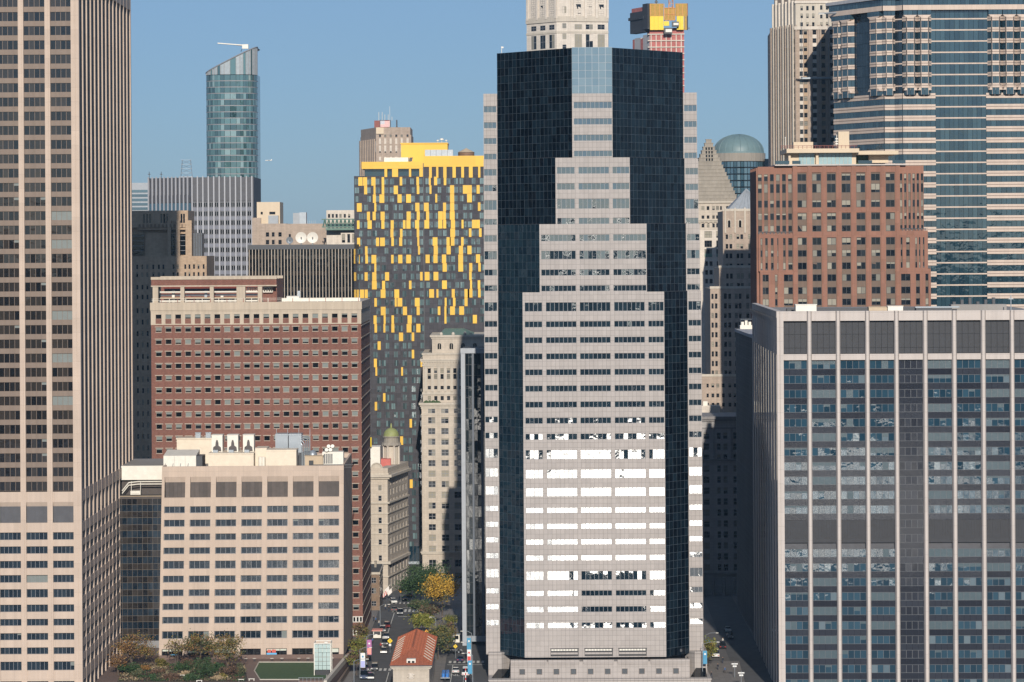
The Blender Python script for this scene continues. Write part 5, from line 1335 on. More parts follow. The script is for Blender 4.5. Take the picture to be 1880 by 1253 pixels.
# corbelled heads and feet of the bays
for by in bays:
    for v0, v1, fl in ((19.5, 33, 0), (156, 166, 1)):
        m = M(); c0 = by[0]; c3 = by[3]
        pl = [by[0], by[1], by[2], by[3]]
        out = Vector((by[1][0] + by[2][0] - by[0][0] - by[3][0], by[1][1] + by[2][1] - by[0][1] - by[3][1])) / 2
        sq = [by[0], tuple(Vector(by[0]) + out * .95), tuple(Vector(by[3]) + out * .95), by[3]]
        if fl == 0: m.prism(pl, b.z(33), b.z(28), pl1=sq, bottom=False)
        else: m.prism(sq, b.z(166), b.z(156), pl1=pl, bottom=False)
        b.part('bay_corbel', m, ['stone_band'])
        if fl == 0:
            ribbon([sq[0], sq[1], sq[2], sq[3]], b.z(28), b.z(19), 'window_band', ST_BB, .0, 1.5)
ribbon([(b.x(1710), 0), (b.x(1815), 0)], b.z(34), b.z(19), 'window_band', ST_BB, .0, 1.55)
wl = [(b.x(1548) - 1.6, 26), (xk[1] - .6, .8), (xk[2] + .3, .8), (xk[3], -1.7), (b.x(1870), -1.7), (XR, -1.7)]
ribbon(wl, b.z(19), b.z(10), 'cornice_band', 'stone_band', .3); ribbon(wl, b.z(10), b.z(-2), 'window_band', ST_BB, 0, 1.5)
m = M(); m.prism([(wl[0][0] - 1, 27), (xk[1] - 1.5, -.4), (xk[2], -.4), (xk[3] - .4, -3), (XR, -3), (XR, 60), (wl[0][0] + 6, 60)], b.z(-2), b.z(-8)); b.part('roof_slab', m, ['grey_rib'])
m = M(); m.prism([(wl[0][0] + .4, 27), (xk[1] - .4, 1.4), (xk[2] + .3, 1.4), (xk[3], -1.1), (XR, -1.1), (XR, 60), (wl[0][0] + 6, 60)], b.z(19), b.z(-2)); b.part('crown_core', m, ['glass_black'])
b.done()
t = thing('maintenance_cradle', 'window cleaning cradle arm reaching left from the banded glass tower', 'crane', (b.o.location.x + xk[0], 972, 0))
p = M(); p.tube([(2, 0, wz(1545, 24, 972)), (-5.5, 0, wz(1545, 25, 972))], .3, 6); p.obj('arm', 'steel', t); p = M(); p.box(-5.6, -3.6, -.5, .5, wz(1545, 27, 972), wz(1545, 25.5, 972)); p.obj('cradle', 'white_metal', t)

# ================================================================ art deco stone tower, upper right
b = Building('stone_tower', 'tall ribbed beige stone tower partly hidden by the banded glass tower', 'tower', 1460, 150, 1022)
def polywall(pts, z0, z1, mat, name='wall', top='roof_gravel', back=30):
    m = M(); pl = list(pts) + [(pts[-1][0], back), (pts[0][0] + 1, back + 10)]; m.prism(pl, z0, z1, 0, top=1); return b.part(name, m, [mat, top])
lp = (b.x(1425), 20.0)
polywall([lp, (0, 0), (b.x(1570), 0)], 0, b.z(50), 'brick_tan_pale', back=34)
c6 = [(1400 + a / 3.917, 1400 + e / 3.917) for a, e in ((268, 290), (298, 322), (362, 388), (425, 451), (486, 512), (549, 574))]
for j in range(17):
    v = 56 + 15.2 * j
    for i, (a, e) in enumerate(c6):
        b.window(b.x(a), b.x(e), b.z(v + 8), b.z(v), -.08, ST_OLD1, 1)
        p = M(); p.box(b.x(a) - .1, b.x(e) + .1, -.12, -.01, b.z(v + 15.2) + .05, b.z(v + 8) - .05); b.part('spandrel', p, ['limestone_white' if i % 2 == 0 else 'brick_tan'])
for u in (1460.5, 1484.5, 1487.5, 1501, 1505, 1517, 1521, 1533, 1537):
    p = M(); p.box(b.x(u), b.x(u + 3), -.45, 0, 0, b.z(47)); b.part('pier', p, ['brick_tan_pale'])
p = M(); p.box(-.3, b.x(1570), -.55, 0, b.z(55), b.z(49)); b.part('belt', p, ['limestone_white'])
dv = Vector((0 - lp[0], 0 - lp[1])); Lv = dv.length; dv /= Lv; nv = Vector((dv.y, -dv.x))
az_ = math.atan2(dv.y, dv.x)
for i in range(10):
    p = M(); p.box(Lv * i / 10 + .2, Lv * i / 10 + 1.0, -.5, 0, 0, b.z(47) + .5); b.part('pier', p, ['limestone_trim' if i % 2 else 'brick_tan_pale'], loc=(lp[0], lp[1], 0), rz=az_)
g = M()
for i in range(10):
    for j in range(17): z = b.z(56 + 15.2 * j); g.poly([(Lv * i / 10 + 1.1, -.04, z - 1.9), (Lv * i / 10 + 2.0, -.04, z - 1.9), (Lv * i / 10 + 2.0, -.04, z), (Lv * i / 10 + 1.1, -.04, z)])
b.part('side_panes', g, ['glass_old'], stuff=True, loc=(lp[0], lp[1], 0), rz=az_)
# upper stage
lp2 = (b.x(1428.5), 19.5)
m = M(); m.prism([lp2, (b.x(1462), 1.2), (b.x(1570), 1.2), (b.x(1570), 34), (lp2[0] + 2, 40)], b.z(50), b.z(3), 0, top=1); b.part('upper_wall', m, ['limestone_trim', 'roof_gravel'])
m = M(); m.prism([(b.x(1432), 21), (b.x(1463), 3), (b.x(1560), 3), (b.x(1560), 30), (b.x(1440), 34)], b.z(3), b.z(-40), 0, top=1); b.part('top_wall', m, ['brick_tan_pale', 'roof_gravel'])
for i in range(7):
    p = M(); f = i / 7; q0 = Vector(lp2) + (Vector((b.x(1462), 1.2)) - Vector(lp2)) * f; p.box(q0.x - .3, q0.x + .5, q0.y - .7, q0.y + .3, b.z(50), b.z(0) + (i % 2) * 1.2); b.part('buttress', p, ['limestone_white'])
for u, v, n_ in ((1471, 11, 3), (1471, 25, 3), (1471, 41, 3), (1507, 10, 2), (1507, 26, 2), (1507, 41, 4)):
    for i in range(n_):
        b.window(b.x(u + 10.6 * i), b.x(u + 10.6 * i + 4.4), b.z(v + 8), b.z(v), 1.1, ST_OLD1, 1)
for v, x0_, x1_ in ((3, 1460, 1570),):
    p = M(); p.box(b.x(x0_), b.x(x1_), .8, 1.3, b.z(v) - .6, b.z(v) + .3); b.part('belt', p, ['limestone_white'])
b.done()
t = thing('window_cradle', 'long window cleaning cradle hanging on the ribbed stone tower', 'cradle', (wx(1497, 145, 1020), 1020, wz(1497, 146, 1020)))
p = M(); p.box(-5.3, 5.3, -.4, .4, 0, .18); p.obj('deck', 'steel_dark', t); p = M(); p.box(-5.3, 5.3, -.45, -.38, .18, .8); p.obj('rail', 'steel', t)
for x in (-4.8, 4.8): p = M(); p.tube([(x, 0, .2), (x, 0, 22)], .05, 4); p.obj('cable', 'steel', t)

# ================================================================ green dome over a blue glass block
b = Building('domed_tower', 'blue glass block capped by a wide green copper dome', 'tower', 1360, 330, 1320)
r = 47 * b.k
m = M(); m.cyl(0, r, 0, b.z(296), r * 1.02, r * 1.02, 24, a0=.13); b.part('core', m, ['glass_black'])
g = M()
for k in range(24):
    a0, a1 = math.pi + math.pi * k / 24, math.pi + math.pi * (k + 1) / 24
    for j in range(14):
        z0, z1 = b.z(296 + 12 * (j + 1)) + .3, b.z(296 + 12 * j) - .3
        g.poly([(r * 1.035 * math.cos(a0), r + r * 1.035 * math.sin(a0), z0), (r * 1.035 * math.cos(a1 - .02), r + r * 1.035 * math.sin(a1 - .02), z0), (r * 1.035 * math.cos(a1 - .02), r + r * 1.035 * math.sin(a1 - .02), z1), (r * 1.035 * math.cos(a0), r + r * 1.035 * math.sin(a0), z1)])
b.part('glazing', g, ['glass_sky'], stuff=True)
m = M(); m.cyl(0, r, b.z(296), b.z(281), r * 1.06, r * 1.06, 32); b.part('drum_band', m, ['pyramid_stone'])
m = M(); m.cyl(0, r, b.z(281), b.z(278), r * 1.03, r * 1.0, 32); b.part('dome_ring', m, ['dome_green'])
m = M(); m.dome(0, r, b.z(278), r * .99, 33 * b.k, 40, 10); b.part('dome', m, ['dome_green'], smooth=True)
for k in range(20):
    a = 2 * math.pi * k / 20; m = M(); m.tube([(r * .995 * math.cos(t_) * math.cos(a), r + r * .995 * math.cos(t_) * math.sin(a), b.z(278) + 33 * b.k * math.sin(t_)) for t_ in [i * .19 for i in range(9)]], .12, 4); b.part('dome_rib', m, ['dome_green'])
m = M(); m.box(b.x(1405), b.x(1440), 2, 20, 0, b.z(292)); b.part('wing', m, ['glass_navy'])
b.done()

# ================================================================ white tower and tower under construction
b = Building('white_tower', 'white terracotta tower rising behind the centre tower', 'tower', 1041, 40, 1350)
pl = [(b.x(967), 15), (b.x(1022), 0.8), (b.x(1051), 0), (b.x(1117), 3.5), (b.x(1121), 30), (b.x(990), 40)]
m = M(); m.prism(pl, 0, b.z(-40)); b.part('wall', m, ['limestone_white'])
def face(p0, p1, L):
    d = Vector(p1) - Vector(p0); ln = d.length; return math.atan2(d.y, d.x), ln
for fi, (p0, p1, cols, n_) in enumerate(((pl[0], pl[1], (.16, .46, .76), 2), (pl[1], pl[2], (.36,), 1), (pl[2], pl[3], (.06, .37, .70), 2))):
    a, ln = face(p0, p1, 0)
    wdt = (.17 if fi == 0 else .25 if fi == 1 else .2) * ln
    for c in cols:
        for (v0, v1) in ((45, 54), (63, 88)) if fi != 1 else ((43, 52), (62, 72), (82, 90)):
            px = Vector(p0) + (Vector(p1) - Vector(p0)) * (c + wdt / ln / 2)
            nn = Vector((math.sin(a), -math.cos(a)))
            b.window(0, wdt, b.z(v1), b.z(v0), 0, ST_OLD, n_, rz=a, at=(px.x + nn.x * .08, px.y + nn.y * .08, b.z(v1)))
        if fi != 1:
            for k_ in range(4):
                b.window(0, wdt * .8, b.z(29 - 12 * k_), b.z(20 - 12 * k_), 0, ST_OLD1, 2, rz=a, at=(px.x + nn.x * .05, px.y + nn.y * .05, b.z(29 - 12 * k_)))
        elif True:
            b.window(0, wdt, b.z(24), b.z(12), 0, ST_OLD1, 1, rz=a, at=(px.x + nn.x * .05, px.y + nn.y * .05, b.z(24)))
    for q in range(len(cols) + 1 if fi != 1 else 2):
        f = (0.02, .34, .64, .95)[q] if fi != 1 else (.02, .9)[q]
        px = Vector(p0) + (Vector(p1) - Vector(p0)) * f
        m = M(); m.box(0, ln * .06, -.7, 0, b.z(34), b.z(-40)); b.part('pier', m, ['limestone_white'], loc=(px.x, px.y, 0), rz=a)
    for v0, v1, o in ((40, 30, .5), (61, 57, .25)):
        m = M(); m.box(-.1, ln + .1, -o, 0, b.z(v0), b.z(v1)); b.part('belt', m, ['limestone_trim'], loc=(p0[0], p0[1], 0), rz=a)
b.done()
b = Building('construction_tower', 'unfinished concrete tower wrapped in yellow and black screens', 'tower', 1193, 40, 1400)
fz = lambda y: b.z(y / 11.393); fx = lambda x: b.x(1140 + x / 11.393)
m = M(); m.box(fx(600), fx(1320), .8, 26, 0, fz(600)); b.part('core', m, ['red_net'])
for j in range(9):
    v = 720 + 135 * j
    m = M(); m.box(fx(560), fx(1330), .2, 27, fz(v + 10), fz(v - 10)); b.part('floor_slab', m, ['limestone_white'])
    for i in range(7):
        m = M(); m.box(fx(620 + 105 * i), fx(640 + 105 * i), .5, 1.0, fz(v + 125), fz(v + 10)); b.part('column', m, ['limestone_white'])
lz = (fx(245), 18.0); rz_ = (fx(590), 0.5); d = Vector(rz_) - Vector(lz); aa = math.atan2(d.y, d.x); Ll = d.length
for f0, f1, z0, z1, mt in ((.04, .15, 0, 780, 'red_net'), (.15, .48, 0, 760, 'grey_rib'), (.48, .62, 0, 790, 'red_net'), (.62, .96, 0, 720, 'grey_rib')):
    m = M(); m.box(Ll * f0, Ll * f1, .4, 4, 0, fz(z1)); b.part('shear_wall', m, [mt], loc=(lz[0], lz[1], 0), rz=aa)
m = M(); m.box(0, Ll * .82, -.6, 3, fz(660), fz(215)); m.box(-.8, Ll * .8, -1.2, 3, fz(380), fz(320)); b.part('black_screen', m, ['net_black'], loc=(lz[0], lz[1], 0), rz=aa)
m = M(); m.box(Ll * .06, Ll * .7, -.3, .2, fz(215), fz(130)); b.part('red_screen', m, ['red_net'], loc=(lz[0], lz[1], 0), rz=aa)
m = M(); m.box(Ll * .74, Ll * 1.02, -1.0, 3, fz(610), fz(75)); b.part('black_screen', m, ['net_black'], loc=(lz[0], lz[1], 0), rz=aa)
for x0_, x1_, y0_, y1_, mt in ((600, 890, 350, 85, 'safety_ochre'), (1140, 1320, 350, 85, 'safety_ochre'), (900, 1135, 440, 170, 'safety_ochre'), (1320, 1375, 640, 85, 'safety_ochre'), (1375, 1400, 640, 85, 'net_black')):
    m = M(); m.box(fx(x0_), fx(x1_), -1.2, -.6, fz(y0_), fz(y1_)); b.part('ochre_screen', m, [mt])
for x0_, x1_, y0_, y1_ in ((605, 690, 635, 350), (692, 780, 635, 350), (782, 888, 635, 350), (895, 1005, 550, 455), (1165, 1235, 635, 350), (1237, 1308, 635, 350)):
    m = M(); m.box(fx(x0_), fx(x1_), -1.4, -.6, fz(y0_), fz(y1_)); b.part('yellow_screen', m, ['safety_yellow'])
for i in range(9):
    m = M(); x = 610 + 96 * i; m.box(fx(x), fx(x + 10), -1.36, -1.2, fz(345), fz(90)); b.part('screen_rib', m, ['orange_steel'])
for x in (905, 980, 1060, 1125): m = M(); m.box(fx(x), fx(x + 10), -1.5, -1.2, fz(440), fz(170)); b.part('screen_rib', m, ['orange_steel'])
for y in (180, 310, 435): m = M(); m.box(fx(905), fx(1135), -1.5, -1.2, fz(y + 5), fz(y - 5)); b.part('screen_rib', m, ['orange_steel'])
for x0_, x1_, y0_, y1_ in ((895, 1065, 720, 600), (1060, 1205, 575, 470)):
    m = M(); m.box(fx(x0_), fx(x1_), -3.6, -1.5, fz(y0_), fz(y1_)); b.part('hoist_platform', m, ['steel_dark']); m = M(); m.box(fx(x0_ + 30), fx(x1_ - 10), -3.8, -3.6, fz(y0_ - 30), fz(y1_ + 30)); b.part('hoist_rail', m, ['white_metal'])
m = M(); m.box(fx(560), fx(1440), -1.0, -.4, fz(606), fz(594)); b.part('outrigger', m, ['steel_dark'])
b.done()
t = thing('tower_crane', 'orange lattice crane mast on the unfinished tower', 'crane', (b.o.location.x + fx(1055), 1403, fz(160)))
for dx, dy in ((-1, -1), (1, -1), (-1, 1), (1, 1)): p = M(); p.tube([(dx, dy, 0), (dx * .9, dy, 16)], .18, 4); p.obj('leg', 'orange_steel', t)
p = M()
for k_ in range(8):
    s = 1 if k_ % 2 else -1; p.tube([(-s, -1, 2 * k_), (s, -1, 2 * k_ + 2)], .12, 4); p.box(-1, 1, -1.1, -.9, 2 * k_, 2 * k_ + .2)
p.obj('lattice', 'orange_steel', t)
t = thing('crane_mast', 'dark blue steel mast left of the orange crane', 'mast', (b.o.location.x + fx(748), 1403, fz(90))); p = M(); p.tube([(0, 0, 0), (0, 0, 9)], .35, 6); p.obj('pole', 'steel_dark', t); p = M(); p.box(-.8, .8, -.5, .5, 1, 1.6); p.obj('collar', 'steel_dark', t)

# ================================================================ tan tower with the flag box
b = Building('brick_tower', 'tan brick tower with a flag sign on its roof behind the yellow crown', 'tower', 692, 270, 1210)
gx = lambda x: b.x(640 + x / 7.2308); gz_ = lambda y: b.z(200 + y / 7.2308)
lp = (gx(125), 24); 
m = M(); m.prism([lp, (gx(365), 0), (gx(820), 0), (gx(820), 28), (gx(200), 40)], 0, gz_(248), 0, top=1); b.part('wall', m, ['brick_tan_pale', 'roof_gravel'])
m = M(); m.prism([(gx(118), 24), (gx(365), -.4), (gx(832), -.4), (gx(832), 27), (gx(200), 39)], 0, gz_(350), 0, top=1); b.part('lower_wall', m, ['brick_tan_pale', 'roof_gravel'])
m = M(); m.box(gx(368), gx(468), -.55, -.1, gz_(335), gz_(250)); b.part('blank_panel', m, ['penthouse_cream'])
for i, x in enumerate((418, 488, 560, 634, 706, 784)):
    for y0_, y1_ in ((395, 470), (490, 580), (640, 690)):
        m = M(); m.box(gx(x - 14), gx(x + 14), -.5, -.42, gz_(y1_), gz_(y0_)); b.part('white_panel', m, ['limestone_white'])
    b.window(gx(x - 13), gx(x + 13), gz_(375), gz_(345), -.5, ST_OLD1, 1)
    b.window(gx(x - 10), gx(x + 10), gz_(585), gz_(565), -.62, ST_OLD1, 1)
    m = M(); m.box(gx(x + 20), gx(x + 48), -.9, -.4, 0, gz_(380)); b.part('pier', m, ['brick_tan_pale'])
d = Vector((gx(365), -.4)) - Vector((gx(118), 24)); a = math.atan2(d.y, d.x); L = d.length
for i in range(9):
    m = M(); m.box(L * i / 9, L * (i + .45) / 9, -.6, 0, 0, gz_(400)); b.part('side_pier', m, ['brick_tan_pale'], loc=(gx(118), 24, 0), rz=a)
    m = M(); m.box(L * (i + .5) / 9, L * (i + .95) / 9, -.1, -.02, gz_(580), gz_(430)); b.part('side_panel', m, ['limestone_white'], loc=(gx(118), 24, 0), rz=a)
b.done()
t = thing('flag_sign', 'billboard frame with a painted stars and stripes flag on the tan tower roof', 'sign', (b.o.location.x + gx(480), 1214, gz_(245)))
kx = lambda x: gx(x) - gx(480); kz = lambda y: gz_(y) - gz_(245)
p = M(); p.box(kx(410), kx(550), 0, 5, 0, kz(145)); p.obj('box', 'steel_dark', t)
plain('flag_red', (.55, .10, .09)); plain('flag_white', (.75, .70, .66)); plain('flag_blue', (.06, .12, .30))
for i in range(13):
    p = M(); z1 = kz(155) - (kz(155) - kz(240)) * i / 13; z0 = kz(155) - (kz(155) - kz(240)) * (i + 1) / 13; p.box(kx(418), kx(545), -.12, 0, z0, z1); p.obj('stripe', 'flag_white' if i % 2 else 'flag_red', t)
p = M(); p.box(kx(418), kx(475), -.16, -.12, kz(200), kz(155)); o = p.obj('canton', 'flag_blue', t)
p = M()
for i in range(30): xx, zz = kx(423 + 9.5 * (i % 6)), kz(160 + 9 * (i // 6)); p.box(xx - .12, xx + .12, -.18, -.16, zz - .12, zz + .12)
p.obj('stars', 'flag_white', o)
p = M(); p.box(kx(335), kx(408), 1, 5, 0, kz(150)); p.obj('side_panel', 'red_truss', t)
for x in (395, 440, 475, 520, 570): p = M(); p.tube([(kx(x), 2, kz(150)), (kx(x), 2, kz(150) + 1.6 + (x % 3))], .1, 4); p.obj('aerial', 'white_metal', t)
for lab, x, h, r_ in (('tall hair-thin white antenna on the tan tower roof', 545, 9, .06), ('stout dark antenna right of the flag sign', 638, 3.2, .28)):
    t = thing('antenna', lab, 'antenna', (b.o.location.x + gx(x), 1213, gz_(246))); p = M(); p.tube([(0, 0, 0), (0, 0, h)], r_, 6); p.obj('mast', 'steel_dark' if r_ > .1 else 'white_metal', t); p = M(); p.box(-.4, .4, -.3, .3, 0, .3); p.obj('foot', 'steel_dark', t)

# ================================================================ left background: finned slab with dishes
b = Building('finned_block', 'low dark slab with close pale vertical fins and satellite dishes on top', 'office block', 552, 500, 960)
m = M(); m.box(b.x(456), b.x(650), 0, 30, 0, b.z(450), 0, top=1); b.part('wall', m, ['glass_black', 'roof_gravel'])
m = M(); m.box(b.x(455), b.x(651), -.7, 30, b.z(458), b.z(450) + .1); b.part('fascia', m, ['steel_dark'])
for i in range(33):
    u = 457.5 + 5.85 * i; m = M(); m.box(b.x(u), b.x(u + 1.15), -.6, 0, 0, b.z(458)); b.part('fin', m, ['frieze_stone'])
for i in range(32):
    for j in range(6):
        if j % 2 and i % 3: continue
        u = 459.4 + 5.85 * i; m = M(); m.box(b.x(u), b.x(u + 3.8), -.05, 0, b.z(468 + 15 * j + 8), b.z(468 + 15 * j)); b.part('window', m, ['glass_bronze'])
b.done()
for i, (u, v, r, lab) in enumerate(((553, 438, 1.9, 'left of the two large white satellite dishes on the finned slab'), (574, 438, 1.9, 'right of the two large white satellite dishes on the finned slab'), (532, 443, 1.2, 'small grey satellite dish left of two large ones'))):
    Y = 966 + i; z0 = b.z(450)
    t = thing('satellite_dish', lab, 'satellite dish', (wx(u, v, Y), Y, z0), 0, 'satellite dishes on the finned slab')
    zc = wz(u, v, Y) - z0
    p = M(); n = 18
    prev = None
    for k_ in range(5):
        rr = r * k_ / 4; dep = .5 * (k_ / 4) ** 2
        i0 = len(p.v); p.v.extend([(rr * math.cos(2 * math.pi * j / n) if k_ else 1e-3 * math.cos(2 * math.pi * j / n), -.2 - dep, zc + (rr if k_ else 1e-3) * math.sin(2 * math.pi * j / n) + dep * .5) for j in range(n)])
        if prev is not None:
            for j in range(n): p.f.append((prev + j, prev + (j + 1) % n, i0 + (j + 1) % n, i0 + j)); p.m.append(0)
        prev = i0
    p.obj('reflector', 'white_metal' if i < 2 else 'steel', t, smooth=True)
    p = M(); p.tube([(0, 0, 0), (0, -.1, zc)], .22, 6); p.obj('stand', 'steel', t)
    p = M(); p.tube([(0, -.2, zc), (.1, -1.3, zc + .3)], .07, 5); p.box(-.1, .3, -1.5, -1.2, zc + .15, zc + .45); p.obj('feed_horn', 'steel_dark', t)

# grey ribbed slab
ST_P = dict(id='pp', frame='frame_grey', glass='glass_black', blindmat='blind_pale', blind=0.06, mw=0.2, ft=0.1, nvar=6)
b = Building('ribbed_slab', 'grey slab with white vertical ribs below the round glass tower', 'office block', 352, 420, 1160)
lp = (b.x(265), 14)
m = M(); m.prism([lp, (0, 0), (b.x(466), 0), (b.x(466), 34), (lp[0] + 2, 44)], 0, b.z(326), 0, top=1); b.part('wall', m, ['louvre_grey', 'roof_gravel'])
for i in range(12):
    u = 352 + 11.35 * i * .88
    if u > 465: break
    m = M(); m.box(b.x(u), b.x(u) + .5, -.5, 0, 0, b.z(324)); b.part('rib', m, ['grey_rib'])
    if u < 460:
        for j in range(8):
            v = 372 + 16.6 * j; b.window(b.x(u) + .55, b.x(u + 9.9) - .05, b.z(v + 9), b.z(v), -.1, ST_P, 2)
            p = M(); p.box(b.x(u) + .5, b.x(u + 9.9), -.15, -.01, b.z(v + 16), b.z(v + 9.5)); b.part('spandrel', p, ['grey_spandrel'])
        p = M(); p.box(b.x(u) + .5, b.x(u + 9.9), -.12, -.01, b.z(369), b.z(353)); b.part('spandrel', p, ['louvre_grey'])
d = Vector((0, 0)) - Vector(lp); a = math.atan2(d.y, d.x); L = d.length
for i in range(11):
    m = M(); m.box(L * i / 11, L * i / 11 + .5, -.5, 0, 0, b.z(324)); b.part('rib', m, ['grey_rib'], loc=(lp[0], lp[1], 0), rz=a)
for v0, v1, mt in ((372, 358, 'louvre_grey'), (395, 373, 'glass_sky'), (420, 402, 'glass_sky'), (440, 426, 'glass_sky')):
    m = M(); m.box(.3, L - .2, -.2, -.05, b.z(v0), b.z(v1)); b.part('side_band', m, [mt], loc=(lp[0], lp[1], 0), rz=a)
b.done()
t = thing('lattice_mast', 'thin lattice mast on the roof of the grey ribbed slab', 'mast', (wx(342, 324, 1175), 1175, wz(342, 326, 1175)))
p = M()
for dx in (-2.4, 2.4):
    for dy in (0, 2): p.tube([(dx, dy, 0), (dx * .7, dy, 7.2)], .07, 4)
for k_ in range(4):
    s = 1 if k_ % 2 else -1; p.tube([(-2.2 * s, 0, 1.8 * k_), (2.0 * s, 0, 1.8 * k_ + 1.8)], .06, 4); p.tube([(2.2 * s, 0, 1.8 * k_), (-2.0 * s, 0, 1.8 * k_ + 1.8)], .06, 4); p.box(-2.3, 2.3, -.05, .05, 1.8 * k_ + 1.75, 1.8 * k_ + 1.85)
p.obj('lattice', 'steel', t); p = M(); p.box(-2.5, 2.5, -.3, 2.3, 0, .3); p.obj('base', 'steel', t)
for i, u in enumerate((274, 296)):
    t = thing('roof_antenna', ('first' if i == 0 else 'second') + ' short dark antenna at the left end of the ribbed slab', 'antenna', (wx(u, 326, 1172), 1172, wz(u, 330, 1172)), 0, 'short antennas on the ribbed slab')
    p = M(); p.tube([(0, 0, 0), (0, 0, 3.2)], .12, 5); p.obj('mast', 'steel_dark', t); p = M(); p.box(-.5, .5, -.1, .1, 2.0, 2.3); p.obj('cross_arm', 'steel_dark', t)

# round glass tower far behind
b = Building('round_glass_tower', 'pale green glass tower with a curved front and slanted crown', 'tower', 423, 230, 1400)
R_ = 47.5 * b.k
pts = []
for i in range(25):
    a = math.pi + math.pi * i / 24; pts.append((R_ * math.copysign(abs(math.cos(a)) ** .72, math.cos(a)), R_ * .8 + R_ * .8 * math.copysign(abs(math.sin(a)) ** .72, math.sin(a))))
def topz(x): return b.z(134) + (b.z(86) - b.z(134)) * (x + R_) / (2 * R_)
m = M(); m.prism([(x * .985, y * .985 + .3) for x, y in pts] + [(R_ * .98, R_ * 2), (-R_ * .98, R_ * 2)], 0, b.z(136)); b.part('core', m, ['glass_black'])
for j in range(29):
    z1, z0 = b.z(138 + 11.4 * j), b.z(138 + 11.4 * (j + 1))
    g = M(); 
    for i in range(24):
        (ax, ay), (ex, ey) = pts[i], pts[i + 1]; t_ = random.gauss(0, .06)
        g.poly([(ax + (ex - ax) * .03, ay + t_, z0 + .45), (ax + (ex - ax) * .97, ey - t_, z0 + .45), (ax + (ex - ax) * .97, ey - t_, z1), (ax + (ex - ax) * .03, ay + t_, z1)])
    b.part('window_band', g, ['glass_aqua'])
    s = M()
    for i in range(24): (ax, ay), (ex, ey) = pts[i], pts[i + 1]; s.poly([(ax, ay - .06, z0), (ex, ey - .06, z0), (ex, ey - .06, z0 + .4), (ax, ay - .06, z0 + .4)])
    b.part('slab_edge', s, ['frame_grey'])
plain('crown_screen', (.30, .34, .36), rough=.3, noise=.3)
for i in range(24):
    (ax, ay), (ex, ey) = pts[i], pts[i + 1]
    g = M(); g.poly([(ax, ay, b.z(137)), (ex, ey, b.z(137)), (ex, ey, topz(ex)), (ax, ay, topz(ax))]); b.part('crown_panel', g, ['glass_aqua' if i % 3 == 0 else 'crown_screen'])
    p = M(); p.box(ax - .12, ax + .12, ay - .3, ay, b.z(137), topz(ax) + .3); b.part('crown_post', p, ['frame_grey'])
p = M(); p.poly([(x, y, topz(x)) for x, y in pts] + [(R_, R_ * 2, topz(R_)), (-R_, R_ * 2, topz(-R_))]); b.part('roof', p, ['steel'])
p = M(); p.tube([(x, y - .1, topz(x) + .2) for x, y in pts], .35, 5); b.part('roof_rim', p, ['frame_grey'])
b.done()
t = thing('roof_crane', 'white cleaning crane arm on the slanted crown of the round glass tower', 'crane', (wx(448, 88, 1405), 1405, 0))
Z_ = lambda v: wz(448, v, 1405)
p = M(); p.tube([(1.6, 0, Z_(84)), (-13, 0, Z_(79.5))], .35, 5); p.obj('arm', 'white_metal', t); p = M(); p.box(-.8, 2.2, -1, 1, Z_(90), Z_(82)); p.obj('cab', 'white_metal', t); p = M(); p.tube([(-1.5, 0, Z_(95)), (-.4, 0, Z_(85)), (-6, 0, Z_(82))], .2, 5); p.obj('strut', 'steel_dark', t)

# blue far block, low tan blocks, green gantry
b = Building('far_block', 'small far blue glass block beside the left tower', 'building', 256, 360, 1650)
m = M(); m.box(b.x(225), b.x(290), 0, 25, 0, b.z(336), 0, top=1); b.part('wall', m, ['lead_grey', 'roof_gravel'])
for j in range(7):
    m = M(); m.box(b.x(226), b.x(289), -.15, 0, b.z(354 + 8 * j), b.z(349 + 8 * j)); b.part('window_band', m, ['glass_sky'])
b.done()
b = Building('tan_block', 'pale tan stepped block above the finned slab', 'building', 492, 420, 1080)
cc = b.xs([(488, 494), (499, 504), (511, 517)])
block(b, b.x(478), b.x(526), 0, 22, 0, b.z(411), cc, b.zs([(427, 435), (441, 449)]), 'brick_tan_pale', ST_OLD1, 1)
block(b, b.x(470), b.x(512.5), 4, 20, b.z(411), b.z(371), b.xs([(477, 481), (493, 504)]), b.zs([(389, 394)]), 'penthouse_cream', ST_OLD1, 1)
block(b, b.x(462), b.x(478), 2, 24, 0, b.z(400), [], [], 'brick_tan_pale')
m = M(); m.box(b.x(492), b.x(510), 1.5, 4, b.z(411), b.z(396)); b.part('plant_box', m, ['lead_grey'])
b.done()
b = Building('brick_block', 'low tan brick block behind the satellite dishes', 'building', 572, 430, 1060)
block(b, b.x(525), b.x(600), 0, 20, 0, b.z(411), b.xs([(530, 534)]), b.zs([(430, 440)]), 'brick_tan_pale', ST_OLD1, 1)
block(b, b.x(595), b.x(628), -3, 18, 0, b.z(428), [], [], 'brick_tan_pale')
m = M(); m.box(b.x(537), b.x(549), 3, 8, b.z(411), b.z(391)); b.part('roof_box', m, ['lead_grey']); m = M(); m.box(b.x(549), b.x(561), 3, 8, b.z(411), b.z(390)); b.part('roof_louvre', m, ['steel'])
for i in range(5): m = M(); m.box(b.x(564 + 3.5 * i), b.x(564 + 3.5 * i) + .1, 2, 2.1, b.z(411), b.z(405)); b.part('rail_post', m, ['steel'])
b.done()
b = Building('white_block', 'white office top with a green steel gantry left of the yellow slab', 'building', 622, 420, 1040)
block(b, b.x(598), b.x(665), 4, 24, 0, b.z(386), b.xs([(601, 605), (608, 612), (615, 619), (622, 626), (630, 634), (638, 642)]), b.zs([(393, 400)]), 'limestone_white', ST_OLD1, 1)
